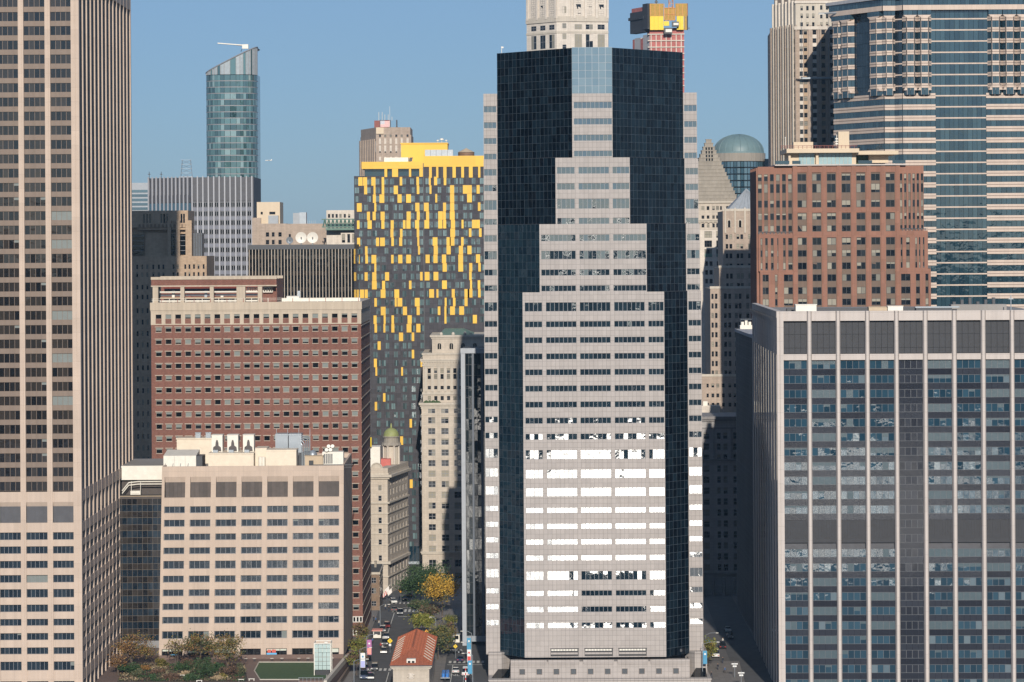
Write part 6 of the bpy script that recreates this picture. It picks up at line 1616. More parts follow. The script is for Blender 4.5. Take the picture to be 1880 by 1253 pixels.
block(b, b.x(625), b.x(665), 2, 4, 0, b.z(424), b.xs([(627, 633), (637, 642), (646, 651)]), b.zs([(430, 446)]), 'limestone_white', ST_OLD1, 1)
m = M()
for v in (404, 418): m.box(b.x(591), b.x(652), -1, -.5, b.z(v), b.z(v - 2))
for i in range(8):
    u = 593 + 7.4 * i; m.tube([(b.x(u), -.8, b.z(418)), (b.x(u + 3.7), -.8, b.z(403))], .25, 4); m.tube([(b.x(u + 3.7), -.8, b.z(403)), (b.x(u + 7.4), -.8, b.z(418))], .25, 4)
m.box(b.x(598), b.x(652), -.5, 4, b.z(423), b.z(419)); b.part('green_gantry', m, ['copper_green'])
b.done()

# dark castle-like masonry tower between the left tower and the brick block
b = Building('masonry_tower', 'brown castle-like masonry tower half in shadow behind the brick block', 'tower', 310, 500, 1000)
n3 = lambda x: b.x(240 + x / 6.594); o3 = lambda y: b.z(370 + y / 6.594)
block(b, n3(-60), n3(920), 0, 26, 0, o3(665), [(n3(a), n3(a + 22)) for a in (68, 130, 190, 262, 330, 385, 508, 560, 650, 700, 755, 810, 872)], [(o3(y + 55), o3(y)) for y in (765, 860, 1010, 1130)] + [(b.z(v + 9), b.z(v)) for v in range(566, 850, 21)], 'brick_tan', ST_OLD1, 1, d=.3, skip=lambda x, z: z < b.z(520) and x > b.x(282))
block(b, n3(-60), n3(560), 4, 24, o3(665), o3(380), [], [], 'brick_tan')
block(b, n3(450), n3(735), 3.4, 22, o3(665), o3(380), [], [], 'brick_tan', name='turret_wall')
block(b, n3(-60), n3(680), 4.5, 24, o3(380), o3(110), [(n3(a), n3(a + 22)) for a in (135, 172, 208, 345, 380, 415, 590, 620)], [(o3(270), o3(150))], 'brick_tan', ST_OLD1, 1, d=.5, name='crown_wall')
m = M(); m.box(n3(80), n3(735), 2.6, 4, o3(345), o3(315)); m.box(n3(-60), n3(735), 2.2, 4, o3(315), o3(262)); b.part('corbel_course', m, ['brick_tan'])
for i in range(14):
    m = M(); m.box(n3(90 + 47 * i), n3(90 + 47 * i + 20), 1.95, 2.25, o3(312), o3(275)); b.part('corbel', m, ['brick_umber'])
for a, e, y in ((545, 590, 1.6), (660, 735, 1.6), (440, 480, 2.0)):
    m = M(); m.box(n3(a), n3(e), y, 4.4, o3(665), o3(232)); b.part('buttress', m, ['brick_tan'])
for a, e in ((0, 150), (445, 520), (588, 665)):
    m = M(); m.box(n3(a), n3(e), 3.3, 3.45, o3(650), o3(395)); b.part('tall_window', m, ['glass_black'])
    for k_ in range(4): q = M(); q.box(n3(a), n3(e), 3.2, 3.3, o3(420 + 60 * k_), o3(415 + 60 * k_)); b.part('transom', q, ['frame_grey'])
m = M(); m.box(n3(720), n3(845), 5, 12, o3(665), o3(385)); b.part('steel_cage', m, ['steel_dark'])
for k_ in range(5): m = M(); m.tube([(n3(722 + 30 * k_), 4.9, o3(665)), (n3(722 + 30 * k_), 4.9, o3(385))], .12, 4); b.part('cage_bar', m, ['steel'])
b.done()
# ================================================================ streets and pavements
def sheet(name, pts, z, mat, kind='structure'):
    m = M(); m.poly([(x, y, z) for x, y in pts]); return struct(m.obj(name, mat))
def slab(name, pts, z0, z1, mat):
    m = M(); m.prism(pts, z0, z1); return struct(m.obj(name, mat))
sheet('road', [(-41.5, SHORE + 1), (-5, SHORE + 1), (-5, 800), (-16, 806), (-29.5, 806), (-29.5, 1040), (-36, 1040), (-38.5, 960), (-41.5, 905)], 0.006, 'asphalt')
sheet('alley_road', [(56, SHORE + 1), (66, SHORE + 1), (69, 905), (60, 905)], 0.006, 'asphalt')
slab('pavement', [(-46, 690), (-41.5, 690), (-41.5, 905), (-38.5, 960), (-36, 1040), (-46, 1040)], 0, .13, 'pavement')
slab('pavement', [(-31.0, 684), (-18.4, 684), (-18.4, 780), (-31.0, 780)], 0, .13, 'pavement')
slab('pavement', [(-29.2, 806.5), (-15.5, 806.5), (-14.5, 960), (-29.2, 960)], 0, .13, 'pavement')
slab('pavement', [(-15, 800.5), (-5, 800.5), (-5, 960), (-14, 960)], 0, .13, 'pavement')
slab('pavement', [(-6.8, SHORE + 1), (56, SHORE + 1), (60, 760), (-6.8, 760)], 0, .13, 'pavement')
def mark(pts, z=.012): 
    m = M(); m.poly([(x, y, z) for x, y in pts]); return m
marks = struct(link('road_markings', None))
def bar(x0, x1, y0, y1): mark([(x0, y0), (x1, y0), (x1, y1), (x0, y1)]).obj('painted_bar', 'road_paint', marks)
for i in range(9): bar(-40.7 + 1.25 * i, -40.0 + 1.25 * i, 747.5, 751.8)
for i in range(8): bar(-17.6 + 1.25 * i, -16.9 + 1.25 * i, 760.5, 764.5)
for i in range(7): bar(-37.4 + 1.25 * i, -36.7 + 1.25 * i, 868, 874.5)
for i in range(8): bar(-38.4 + 1.25 * i, -37.9 + 1.25 * i, 888, 891.5)
bar(-37.3, -29.8, 878.5, 879.0); bar(-33.0, -32.8, 700, 745); bar(-36.6, -36.4, 790, 866); bar(-16.5, -16.3, 690, 758); bar(-18, -8, 757.2, 757.7); bar(-35, -30.5, 857, 857.6); bar(-13.2, -13.05, 690, 745)
def letters(body, size, loc, rot, mat, parent, name='lettering', squash=1.0):
    cu = bpy.data.curves.new(name, 'FONT'); cu.body = body; cu.size = size; cu.align_x = 'CENTER'; cu.align_y = 'CENTER'; cu.extrude = 0.004
    tmp = bpy.data.objects.new(name, cu); COL.objects.link(tmp)
    dg = bpy.context.evaluated_depsgraph_get(); me = bpy.data.meshes.new_from_object(tmp.evaluated_get(dg))
    COL.objects.unlink(tmp); bpy.data.objects.remove(tmp)
    me.materials.clear(); me.materials.append(MATS[mat])
    o = bpy.data.objects.new(name, me); COL.objects.link(o); o.location = loc; o.rotation_euler = rot; o.scale = (1, squash, 1)
    if parent is not None: o.parent = parent
    return o
x_, y_, _z = gp(834, 1240)
letters('ONLY', 2.0, (x_, y_, .013), (0, 0, 0), 'road_paint', marks, 'painted_word', 2.2)

# ================================================================ plaza terrace
ZP = 3.0
slab('terrace', [(-108, 703), (-46.5, 703), (-43.2, 752), (-108, 790)], 0, ZP, 'plaza_brick')
plain('pale_wall', (.50, .45, .38), rough=.8)
def pl(u, v, z=ZP): return gp(u, v, z)
m = M(); m.box(-100, -47, 702.3, 703.0, 0, ZP + .9); o = m.obj('terrace_wall', 'pale_wall'); tag(o, 'low pale parapet wall along the front of the plaza', 'wall')
lawn = [pl(467, 1232), pl(478, 1249), pl(580, 1249), pl(600, 1249), pl(600, 1217), pl(475, 1217)]
lawn = [(x, y) for x, y, z in lawn]
def _lawn():
    m, t, b = _new('lawn_turf'); geo = _n(t, 'ShaderNodeNewGeometry')
    n1 = _n(t, 'ShaderNodeTexNoise'); n1.inputs['Scale'].default_value = 1.2; n1.inputs['Detail'].default_value = 8
    t.links.new(geo.outputs['Position'], n1.inputs['Vector']); rp = _n(t, 'ShaderNodeValToRGB')
    rp.color_ramp.elements[0].color = (.025, .06, .018, 1); rp.color_ramp.elements[1].color = (.07, .12, .045, 1)
    t.links.new(n1.outputs[0], rp.inputs[0]); t.links.new(rp.outputs[0], b.inputs['Base Color']); b.inputs['Roughness'].default_value = .9
_lawn()
m = M(); m.prism(lawn, ZP, ZP + .06); o = m.obj('lawn', 'lawn_turf'); struct(o)
m = M()
for i in range(6):
    (ax, ay), (ex, ey) = lawn[i], lawn[(i + 1) % 6]; m.tube([(ax, ay, ZP + .08), (ex, ey, ZP + .08)], .18, 4)
struct(m.obj('lawn_edging', 'pale_wall'))
# side ramp wall down to the street
m = M(); m.prism([(-47.2, 703), (-46.4, 703), (-43.4, 750), (-44.2, 750)], ZP, ZP + 1.3); tag(m.obj('ramp_wall', 'pale_wall'), 'long slanting pale parapet between the plaza and the street', 'wall')
m = M(); m.prism([(-46.3, 690), (-45.2, 690), (-43.0, 752), (-43.2, 752)], 0, 1.6); tag(m.obj('planter_wall', 'precast_spandrel'), 'low dark planter wall beside the left pavement', 'wall')
leafy('leaf_rust', (.16, .075, .03), (.26, .13, .04), (.34, .20, .05)); leafy('leaf_gold', (.34, .19, .02), (.52, .30, .03), (.62, .40, .06))
leafy('leaf_green', (.018, .045, .014), (.035, .075, .022), (.06, .105, .03)); leafy('leaf_olive', (.07, .085, .02), (.15, .13, .03), (.26, .18, .04))
leafy('leaf_brown', (.06, .035, .025), (.12, .07, .045), (.19, .11, .06)); leafy('leaf_lime', (.10, .13, .025), (.18, .19, .03), (.30, .26, .05)); leafy('leaf_dull', (.05, .07, .03), (.09, .10, .05), (.15, .13, .06)); leafy('leaf_straw', (.28, .20, .11), (.36, .27, .16), (.44, .33, .2))
stone('bark', (.10, .075, .058), stain=.3)
_PHI = (1 + 5 ** .5) / 2
def tree(name, label, cat, X, Y, Z, h, cw, mats, nl=1500, leaf=.32, base=.35, seed=1, group=None, cd=None, gap=0.0, stems=1):
    """Tapered trunk and limbs; crown of leaf clumps gathered round the limb ends, ragged at the edge."""
    rnd = random.Random(seed); t = thing(name, label, cat, (X, Y, Z), 0, group)
    w = M(); cz = h * (base + (1 - base) * .5); rz = h * (1 - base) * .5; rx = cw / 2; ry = (cd or cw) / 2
    ends = []
    for s in range(stems):
        ox, oy = (rnd.uniform(-.3, .3) * rx * (stems > 1), rnd.uniform(-.3, .3) * ry * (stems > 1))
        r0 = .018 * h + .05; top = (ox * 1.5 + rnd.uniform(-.1, .1) * rx, oy * 1.5, h * .82)
        mid = (ox + rnd.uniform(-.06, .06) * rx, oy, h * .42)
        w.tube([(ox * .4, oy * .4, -.1), mid, top], r0, 7, 0, r0 * .25)
        for k in range(9 // stems + 3):
            a = rnd.uniform(0, 2 * math.pi); f = rnd.uniform(.25, .8); zb = h * (base * .8 + (0.78 - base * .8) * f)
            p0 = tuple(mid[i] + (top[i] - mid[i]) * max(0, (zb - mid[2]) / (top[2] - mid[2])) for i in range(2)) + (zb,)
            q = math.sqrt(max(.1, 1 - ((zb + .12 * h - cz) / rz) ** 2)) * rnd.uniform(.6, .95)
            e = (rx * q * math.cos(a), ry * q * math.sin(a), min(h * .96, zb + h * rnd.uniform(.06, .2)))
            m_ = tuple((p0[i] + e[i]) / 2 + (.04 * h if i == 2 else rnd.uniform(-.05, .05) * rx) for i in range(3))
            w.tube([p0, m_, e], r0 * .42, 5, 0, r0 * .1); ends.append(e)
            for _ in range(3):
                e2 = (e[0] * rnd.uniform(.6, 1.05) + rnd.uniform(-.2, .2) * rx, e[1] * rnd.uniform(.6, 1.05) + rnd.uniform(-.2, .2) * ry, e[2] + rnd.uniform(-.06, .12) * h)
                w.tube([m_, e2], r0 * .2, 4, 0, r0 * .05); ends.append(e2)
    w.obj('trunk', 'bark', t)
    crowns = {}
    cl = ends + [(rx * rnd.uniform(-.7, .7), ry * rnd.uniform(-.7, .7), cz + rz * rnd.uniform(-.7, .85)) for _ in range(14)]
    cm = [rnd.choice(mats) for _ in cl]
    for _ in range(nl):
        i = rnd.randrange(len(cl)); c = cl[i]; s = .16 + .05 * (i % 4)
        p = Vector((c[0] + rnd.gauss(0, s * rx), c[1] + rnd.gauss(0, s * ry), c[2] + rnd.gauss(0, s * .7 * rz)))
        if p.z < h * base * .7: continue
        n = Vector((rnd.gauss(0, 1), rnd.gauss(0, 1), rnd.gauss(.5, .8))).normalized(); a = n.orthogonal().normalized(); b_ = n.cross(a); L = leaf * rnd.uniform(.6, 1.35)
        g = crowns.setdefault(cm[i], M())
        g.poly([tuple(p - a * L * .5), tuple(p - b_ * L * .32), tuple(p + a * L * .55), tuple(p + b_ * L * .32)])
    first = None
    for mm, g in crowns.items():
        first = g.obj('crown', mm, t)
    return t
def bush(name, label, cat, X, Y, Z, w_, h, mat, n=500, seed=1, leaf=.22, d=None):
    rnd = random.Random(seed); t = thing(name, label, cat, (X, Y, Z)); g = M(); st = M(); d = d or w_
    lob = [(rnd.uniform(-.55, .55) * w_ / 2, rnd.uniform(-.5, .5) * d / 2, h * rnd.uniform(.3, .75), rnd.uniform(.28, .5)) for _ in range(9)]
    for _ in range(n):
        l = rnd.choice(lob); dirv = Vector((rnd.gauss(0, 1), rnd.gauss(0, 1), rnd.gauss(0, 1))).normalized() * (rnd.random() ** .4)
        p = Vector((l[0] + dirv.x * l[3] * w_ / 2 * 1.1, l[1] + dirv.y * l[3] * d / 2 * 1.1, l[2] + dirv.z * l[3] * h * .8))
        p.z = max(.05, p.z); nn = Vector((rnd.gauss(0, 1), rnd.gauss(0, 1), rnd.gauss(.6, .8))).normalized(); a = nn.orthogonal().normalized(); b_ = nn.cross(a); L = leaf * rnd.uniform(.6, 1.4)
        g.poly([tuple(p - a * L * .5), tuple(p - b_ * L * .3), tuple(p + a * L * .5), tuple(p + b_ * L * .3)])
    for l in lob: st.tube([(0, 0, 0), (l[0] * .5, l[1] * .5, l[2] * .6), (l[0], l[1], l[2])], .05, 4, 0, .02)
    g.obj('foliage', mat, t); st.obj('stems', 'bark', t)
    return t
def at_plaza(u, v): return gp(u, v, ZP)
for (u, v, h, cw, mats, lab, sd, nl, st) in (
        (246, 1226, 8.6, 9.6, ['leaf_rust', 'leaf_rust', 'leaf_olive', 'leaf_brown'], 'wide rust-coloured tree in front of the dark link building', 3, 2600, 3),
        (365, 1219, 8.4, 8.0, ['leaf_olive', 'leaf_green', 'leaf_dull', 'leaf_rust'], 'green and amber tree in front of the beige block', 5, 2200, 2),
        (419, 1234, 9.4, 7.6, ['leaf_olive', 'leaf_olive', 'leaf_rust', 'leaf_dull'], 'amber and olive tree left of the lawn', 8, 1900, 2),
        (323, 1222, 7.6, 5.0, ['leaf_brown', 'leaf_olive'], 'thin nearly bare tree between the rust and green plaza trees', 12, 420, 2),
        (218, 1240, 6.0, 4.6, ['leaf_brown', 'leaf_rust'], 'sparse brown tree beside the left tower', 14, 700, 2)):
    X, Y, Z = at_plaza(u, v); tree('plaza_tree', lab, 'tree', X, Y, Z, h, cw, mats, int(nl * 1.35), .40, .22, sd, 'trees on the plaza', stems=st)
for i, (u, v, w_, h, mt, lab) in enumerate((
        (236, 1240, 6.4, 3.0, 'leaf_green', 'dark green shrub at the left end of the plaza bed'), (252, 1243, 3.2, 2.0, 'leaf_dull', 'dull green shrub beside the left dark one'),
        (372, 1245, 7.2, 5.0, 'leaf_green', 'largest round green shrub in the plaza bed'), (345, 1228, 4.0, 2.6, 'leaf_brown', 'brown shrub behind the largest green shrub'),
        (300, 1226, 4.6, 2.2, 'leaf_olive', 'olive shrub by the foot of the beige block'), (335, 1233, 4.4, 2.4, 'leaf_green', 'green shrub left of the largest one'),
        (420, 1243, 4.4, 3.0, 'leaf_brown', 'purple-brown shrub under the amber tree'), (440, 1240, 3.4, 2.6, 'leaf_dull', 'grey-green shrub next to the lawn path'),
        (402, 1236, 3.0, 2.6, 'leaf_green', 'small dark green shrub behind the purple-brown one'), (315, 1248, 5.0, 1.5, 'leaf_brown', 'low brown planting at the front of the bed'),
        (279, 1249, 1.8, 1.5, 'leaf_green', 'small round clipped shrub by the front parapet'), (350, 1252, 4.2, 1.6, 'leaf_green', 'low green shrub at the front edge of the bed'),
        (335, 1241, 3.6, 1.1, 'leaf_straw', 'tuft of straw-coloured grass in the middle of the bed'), (395, 1249, 3.4, 1.1, 'leaf_straw', 'tuft of straw-coloured grass beside the amber tree'), (409, 1247, 2.2, 1.3, 'leaf_olive', 'small amber tuft by the bed edge'),
        (291, 1238, 4.2, 1.2, 'leaf_brown', 'low rust-brown planting under the bare tree'), (262, 1232, 4.0, 1.5, 'leaf_rust', 'rust-coloured low shrub under the rust tree'))):
    X, Y, Z = at_plaza(u, v); bush('shrub', lab, 'shrub', X, Y, Z, w_ * 1.15, h * 1.15, mt, 2200 if w_ > 5 else 1100, i + 40, .34)
for i, (u, v) in enumerate(((334, 1243), (366, 1253), (443, 1251), (462, 1250))):
    X, Y, Z = at_plaza(u, v); t = thing('bench', ('short white bench inside the shrub bed', 'white bench at the front of the shrub bed', 'left of two white benches by the lawn', 'right of two white benches by the lawn')[i], 'bench', (X, Y, Z), 0, 'white benches on the plaza')
    p = M(); p.box(-.75, .75, -.25, .25, .4, .52); p.obj('seat', 'white_metal', t)
    for s in (-.6, .6): p = M(); p.box(s - .08, s + .08, -.2, .2, 0, .4); p.obj('leg', 'white_metal', t)
# planted bed under the shrubs
bed = [gp(u, v, ZP)[:2] for u, v in ((215, 1252), (455, 1252), (452, 1236), (440, 1222), (300, 1219), (232, 1222))]
plain('soil', (.05, .038, .028), rough=.95, noise=.4, nscale=.5)
m = M(); m.prism(bed, ZP, ZP + .05); struct(m.obj('planting_bed', 'soil'))
gc = {k_: M() for k_ in ('leaf_dull', 'leaf_brown', 'leaf_straw', 'leaf_green')}
rnd = random.Random(77)
for _ in range(9000):
    u, v = rnd.uniform(218, 450), rnd.uniform(1221, 1252)
    x, y, z = gp(u, v, ZP); s = math.sin(x * .55 + y * .2) + math.cos(y * .7 - x * .3) + rnd.uniform(-.6, .6)
    mt = 'leaf_straw' if s > 1.35 else 'leaf_dull' if s > .35 else 'leaf_brown' if s > -.7 else 'leaf_green'
    p = Vector((x, y, ZP + .05 + rnd.uniform(0, .45) * (1.6 if mt == 'leaf_straw' else 1)))
    nn = Vector((rnd.gauss(0, 1), rnd.gauss(0, 1), rnd.gauss(.5, .6))).normalized(); a = nn.orthogonal().normalized(); b_ = nn.cross(a); L = rnd.uniform(.2, .5)
    gc[mt].poly([tuple(p - a * L * .5), tuple(p - b_ * L * .3), tuple(p + a * L * .5), tuple(p + b_ * L * .3)])
gcm = M(); names = list(gc)
for i, k_ in enumerate(names):
    g = gc[k_]; g.m = [i] * len(g.f); gcm.add(g)
o = gcm.obj('ground_cover', names, stuff=True); tag(o, 'mixed low ground cover filling the plaza planting bed', 'ground cover')
# glass lift on the plaza
plain('lift_glass', (.42, .52, .50), rough=.08, noise=.25, nscale=.6); plain('lift_glass_side', (.36, .50, .54), rough=.08, noise=.2)
t = thing('glass_lift', 'pale glass lift tower standing beside the lawn', 'lift tower', (wx(592, 1215, 720), 720, 0))
kk = 720 / FPX; hw = 15 * kk; zb_, zt_ = ZP, 10.9
for i in range(4):
    for j in range(6):
        p = M(); z0, z1 = zb_ + 1.4 + (zt_ - zb_ - 1.4) * j / 6, zb_ + 1.4 + (zt_ - zb_ - 1.4) * (j + 1) / 6; p.box(-hw + 2 * hw * i / 4 + .04, -hw + 2 * hw * (i + 1) / 4 - .04, 0, .08, z0 + .04, z1 - .04); p.obj('front_pane', 'lift_glass', t)
for i in range(3):
    for j in range(6):
        p = M(); z0, z1 = zb_ + 1.4 + (zt_ - zb_ - 1.4) * j / 6, zb_ + 1.4 + (zt_ - zb_ - 1.4) * (j + 1) / 6; p.box(hw - .08, hw, .1 + 1.6 * i, 1.62 + 1.6 * i, z0 + .04, z1 - .04); p.obj('side_pane', 'lift_glass_side', t)
for x, y in ((-hw, 0), (hw, 0), (hw, 4.9), (-hw, 4.9)):
    p = M(); p.box(x - .09, x + .09, y - .09, y + .09, zb_, zt_ + .3); p.obj('post', 'white_metal', t)
for y in (0, 4.9): p = M(); p.box(-hw + .09, hw - .09, y - .08, y + .08, zt_ + .1, zt_ + .3); p.obj('roof_beam', 'white_metal', t)
for x in (-hw, hw): p = M(); p.box(x - .08, x + .08, .09, 4.81, zt_ + .1, zt_ + .3); p.obj('roof_beam', 'white_metal', t)
p = M(); p.box(-hw + .1, hw - .1, .1, 4.8, zt_ - .6, zt_ - .5); p.obj('roof', 'steel', t)
p = M(); p.box(-hw + .3, hw - .3, .02, .1, zb_, zb_ + 1.3); p.obj('door', 'frame_dark', t)
p = M(); p.box(.5, 1.3, .6, 1.4, zt_ - .5, zt_ + .5); p.obj('lift_motor', 'white_metal', t)
t = thing('lift_enclosure', 'low dark railing enclosure at the foot of the glass lift', 'railing', (wx(572, 1250, 708), 708, ZP))
for i in range(7): p = M(); p.box(-3.2 + i, -3.14 + i, 0, .06, 0, 1.2); p.obj('post', 'steel', t)
p = M(); p.box(-3.2, 2.9, 0, .06, 1.2, 1.28); p.obj('top_rail', 'steel', t); p = M(); p.box(-3.2, 2.9, .1, 3.4, 0, .5); p.obj('curb', 'plaza_brick', t)
for i, u in enumerate((452, 468, 500, 518, 549, 566, 610)):
    X, Y, Z = at_plaza(u, 1213); Y -= .0
    t = thing('cafe_table', ['first', 'second', 'third', 'fourth', 'fifth', 'sixth', 'last'][i] + ' small cafe table from the left below the beige block', 'table', (X, 745.5, ZP), 0, 'cafe tables along the beige block')
    p = M(); p.cyl(0, 0, .7, .75, .5, .5, 12); p.obj('table_top', 'white_metal', t); p = M(); p.cyl(0, 0, 0, .7, .06, .06, 6); p.cyl(0, 0, 0, .05, .3, .3, 10); p.obj('leg', 'steel_dark', t)
# bicycles of the dock read as a row of pale bollards along the pavement
ORD = 'lowest second third fourth fifth sixth seventh eighth ninth tenth eleventh twelfth thirteenth fourteenth farthest'.split()
for i in range(15):
    Yb = 700 + 4.2 * i
    t = thing('bollard', f'{ORD[i]} pale bollard from the bottom in the row beside the planter wall', 'bollard', (-44.4 + .045 * i, Yb, .13), 0, 'bollards beside the planter wall')
    p = M(); p.cyl(0, 0, 0, .95, .2, .17, 9); p.dome(0, 0, .95, .17, .12, 9, 3); p.obj('post', 'white_metal', t); p = M(); p.cyl(0, 0, .68, .8, .21, .21, 9); p.obj('band', 'steel_dark', t)

# ================================================================ red tiled hall between the streets
def _tile():
    stone('clay_tile', (.42, .125, .06), grid=(.34, .42), joint=.62, msize=.05, offset=.5, stain=.2, streak=.05, var=.18)
_tile()
Yf, Yr, ze, zr_ = 694.0, 744.0, 9.0, 12.3
xl, xr = wx(716, 1222, Yf), wx(793, 1222, Yf); xc = (xl + xr) / 2
t = thing('tiled_hall', 'low cream hall with a red tiled hip roof between the two streets', 'building', (xc, Yf, 0))
hw = (xr - xl) / 2; D = Yr - Yf
p = M(); box_shell(p, -hw + .7, hw - .7, .7, D - .7, 0, ze - .3, front=True); p.obj('wall', ['limestone', 'roof_dark'], t)
p = M(); p.box(-hw + .35, hw - .35, .35, D - .35, ze - .75, ze - .3); p.box(-hw, hw, 0, D, ze - .3, ze); p.obj('cornice', 'copper_green' if False else 'limestone_trim', t)
p = M(); p.box(-hw - .12, hw + .12, -.12, D + .12, ze, ze + .22); p.obj('gutter', 'steel_dark', t)
e0 = ze + .22
R1, R2 = (0, 9.0, zr_), (0, D - 7, zr_)
c = [(-hw, 0, e0), (hw, 0, e0), (hw, D, e0), (-hw, D, e0)]
faces = (('front', [c[0], c[1], R1]), ('right', [c[1], c[2], R2, R1]), ('rear', [c[2], c[3], R2]), ('left', [c[3], c[0], R1, R2]))
for nm, f in faces:
    p = M(); p.poly(f); o = p.obj('roof_slope', 'clay_tile', t)
    # rows of half-round tile courses
    q = M()
    a, b_ = Vector(f[0]), Vector(f[1]); n_ = max(6, int((b_ - a).length / 1.0)); q_top = [Vector(v) for v in f[2:]]
    up = ((q_top[0] + q_top[-1]) / 2 - (a + b_) / 2); 
    nrm3 = (b_ - a).cross(up).normalized()
    for i in range(1, n_):
        s = a + (b_ - a) * (i / n_)
        if len(f) == 3:
            k_ = 1 - abs(2 * i / n_ - 1); e_ = s + Vector((0, up.y, up.z)) * k_
        else:
            top_a, top_b = Vector(f[3]), Vector(f[2]); d_ = abs((s - a).dot((b_ - a).normalized())); L = (b_ - a).length
            lo, hi = abs((top_a - a).dot((b_ - a).normalized())), abs((top_b - a).dot((b_ - a).normalized()))
            upv = up - (b_ - a).normalized() * up.dot((b_ - a).normalized())
            k_ = min(1, d_ / max(lo, .1), (L - d_) / max(.1, L - hi)); e_ = s + upv * k_
        q.tube([s + nrm3 * .02, e_ + nrm3 * .02], .07, 4)
    q.obj('tile_ribs', 'clay_tile', o, stuff=True)
for a, e in ((R1, R2), (c[0], R1), (c[1], R1), (c[2], R2), (c[3], R2)):
    p = M(); p.tube([a, e], .16, 6); p.obj('ridge_tile', 'clay_tile', t)
for s in (-1, 1):
    for i in range(9):
        y = 5 + 4.4 * i; x0, x1 = s * (hw - .25), s * (hw - 2.2)
        f0, f1 = (hw - abs(x0)) / hw, (hw - abs(x1)) / hw
        p = M(); p.tube([(x0, y, e0 + (zr_ - e0) * f0 + .16), (x1, y + .9, e0 + (zr_ - e0) * f1 + .16)], .13, 4); p.obj('snow_guard', 'limestone', t)
p = M(); p.box(-1.1, 1.1, 1.2, 3.2, e0 - .1, e0 + 1.3); o = p.obj('dormer', 'white_metal', t)
for s in (-.5, .5): p = M(); p.box(s - .33, s + .33, 1.14, 1.2, e0 + .35, e0 + .95); p.obj('dormer_window', 'glass_black', o)
p = M(); rnd = random.Random(4)
for i in range(12): p.dome(rnd.uniform(-.9, .9), .55, ze - 2.7 + rnd.uniform(-.5, .7), .22, .25, 6, 3)
p.box(-.5, .5, .55, .7, ze - 3.3, ze - 1.8); p.obj('carved_crest', 'limestone_white', t)
for i in range(12): p = M(); x = -hw + .75 + (2 * hw - 1.5) * i / 12; p.box(x, x + .35, .4, .7, ze - 1.05, ze - .75); p.obj('dentil', 'limestone_trim', t)
for i in range(10):
    for s in (-1, 1):
        p = M(); x = s * (hw - .7); p.box(min(x, x + s * .02), max(x, x + s * .02), 3 + 4.4 * i, 4.6 + 4.4 * i, 2.5, 6.2); p.obj('side_window', 'glass_black', t)

# ================================================================ street trees
for (u, v, h, cw, mats, lab, sd, nl, base) in (
        (783, 1112, 13.6, 14.0, ['leaf_green'], 'big round dark green street tree before the cream tower', 51, 6500, .16),
        (812, 1131, 12.8, 9.8, ['leaf_gold', 'leaf_gold', 'leaf_olive'], 'golden autumn tree beside the big green tree', 53, 2300, .26),
        (770, 1140, 6.5, 5.5, ['leaf_green', 'leaf_dull'], 'small dull green tree below the big green tree', 55, 900, .3),
        (790, 1146, 6.0, 5.6, ['leaf_brown', 'leaf_dull'], 'thin brownish tree in the middle of the little square', 56, 600, .3),
        (776, 1168, 6.4, 5.8, ['leaf_lime'], 'yellow-green tree behind the tiled hall', 57, 1100, .35),
        (804, 1212, 9.0, 6.2, ['leaf_green', 'leaf_dull', 'leaf_olive'], 'green tree against the right side of the tiled hall', 58, 1700, .2),
        (822, 1187, 6.6, 4.6, ['leaf_brown', 'leaf_olive'], 'sparse brown tree on the square left of the framed glass building', 59, 450, .3),
        (830, 1155, 4.2, 3.6, ['leaf_lime', 'leaf_dull'], 'low pale tree by the steel frame foot', 60, 450, .3),
        (660, 1213, 7.2, 4.8, ['leaf_olive', 'leaf_lime'], 'nearest of three thin yellow trees on the left pavement', 61, 520, .3),
        (664, 1192, 7.4, 4.4, ['leaf_olive', 'leaf_brown'], 'middle of three thin trees on the left pavement', 62, 380, .3),
        (655, 1240, 7.0, 5.0, ['leaf_lime', 'leaf_brown'], 'lowest of three thin trees on the left pavement, beside the bollards', 63, 460, .3),
        (1301, 1225, 7.6, 4.0, ['leaf_olive', 'leaf_lime'], 'thin yellowish tree at the right corner of the granite podium', 64, 500, .3)):
    X, Y, Z = gp(u, v); tree('street_tree', lab, 'tree', X, Y, .1, h, cw, mats, int(nl * 2.2), .48, base, sd, 'street trees')

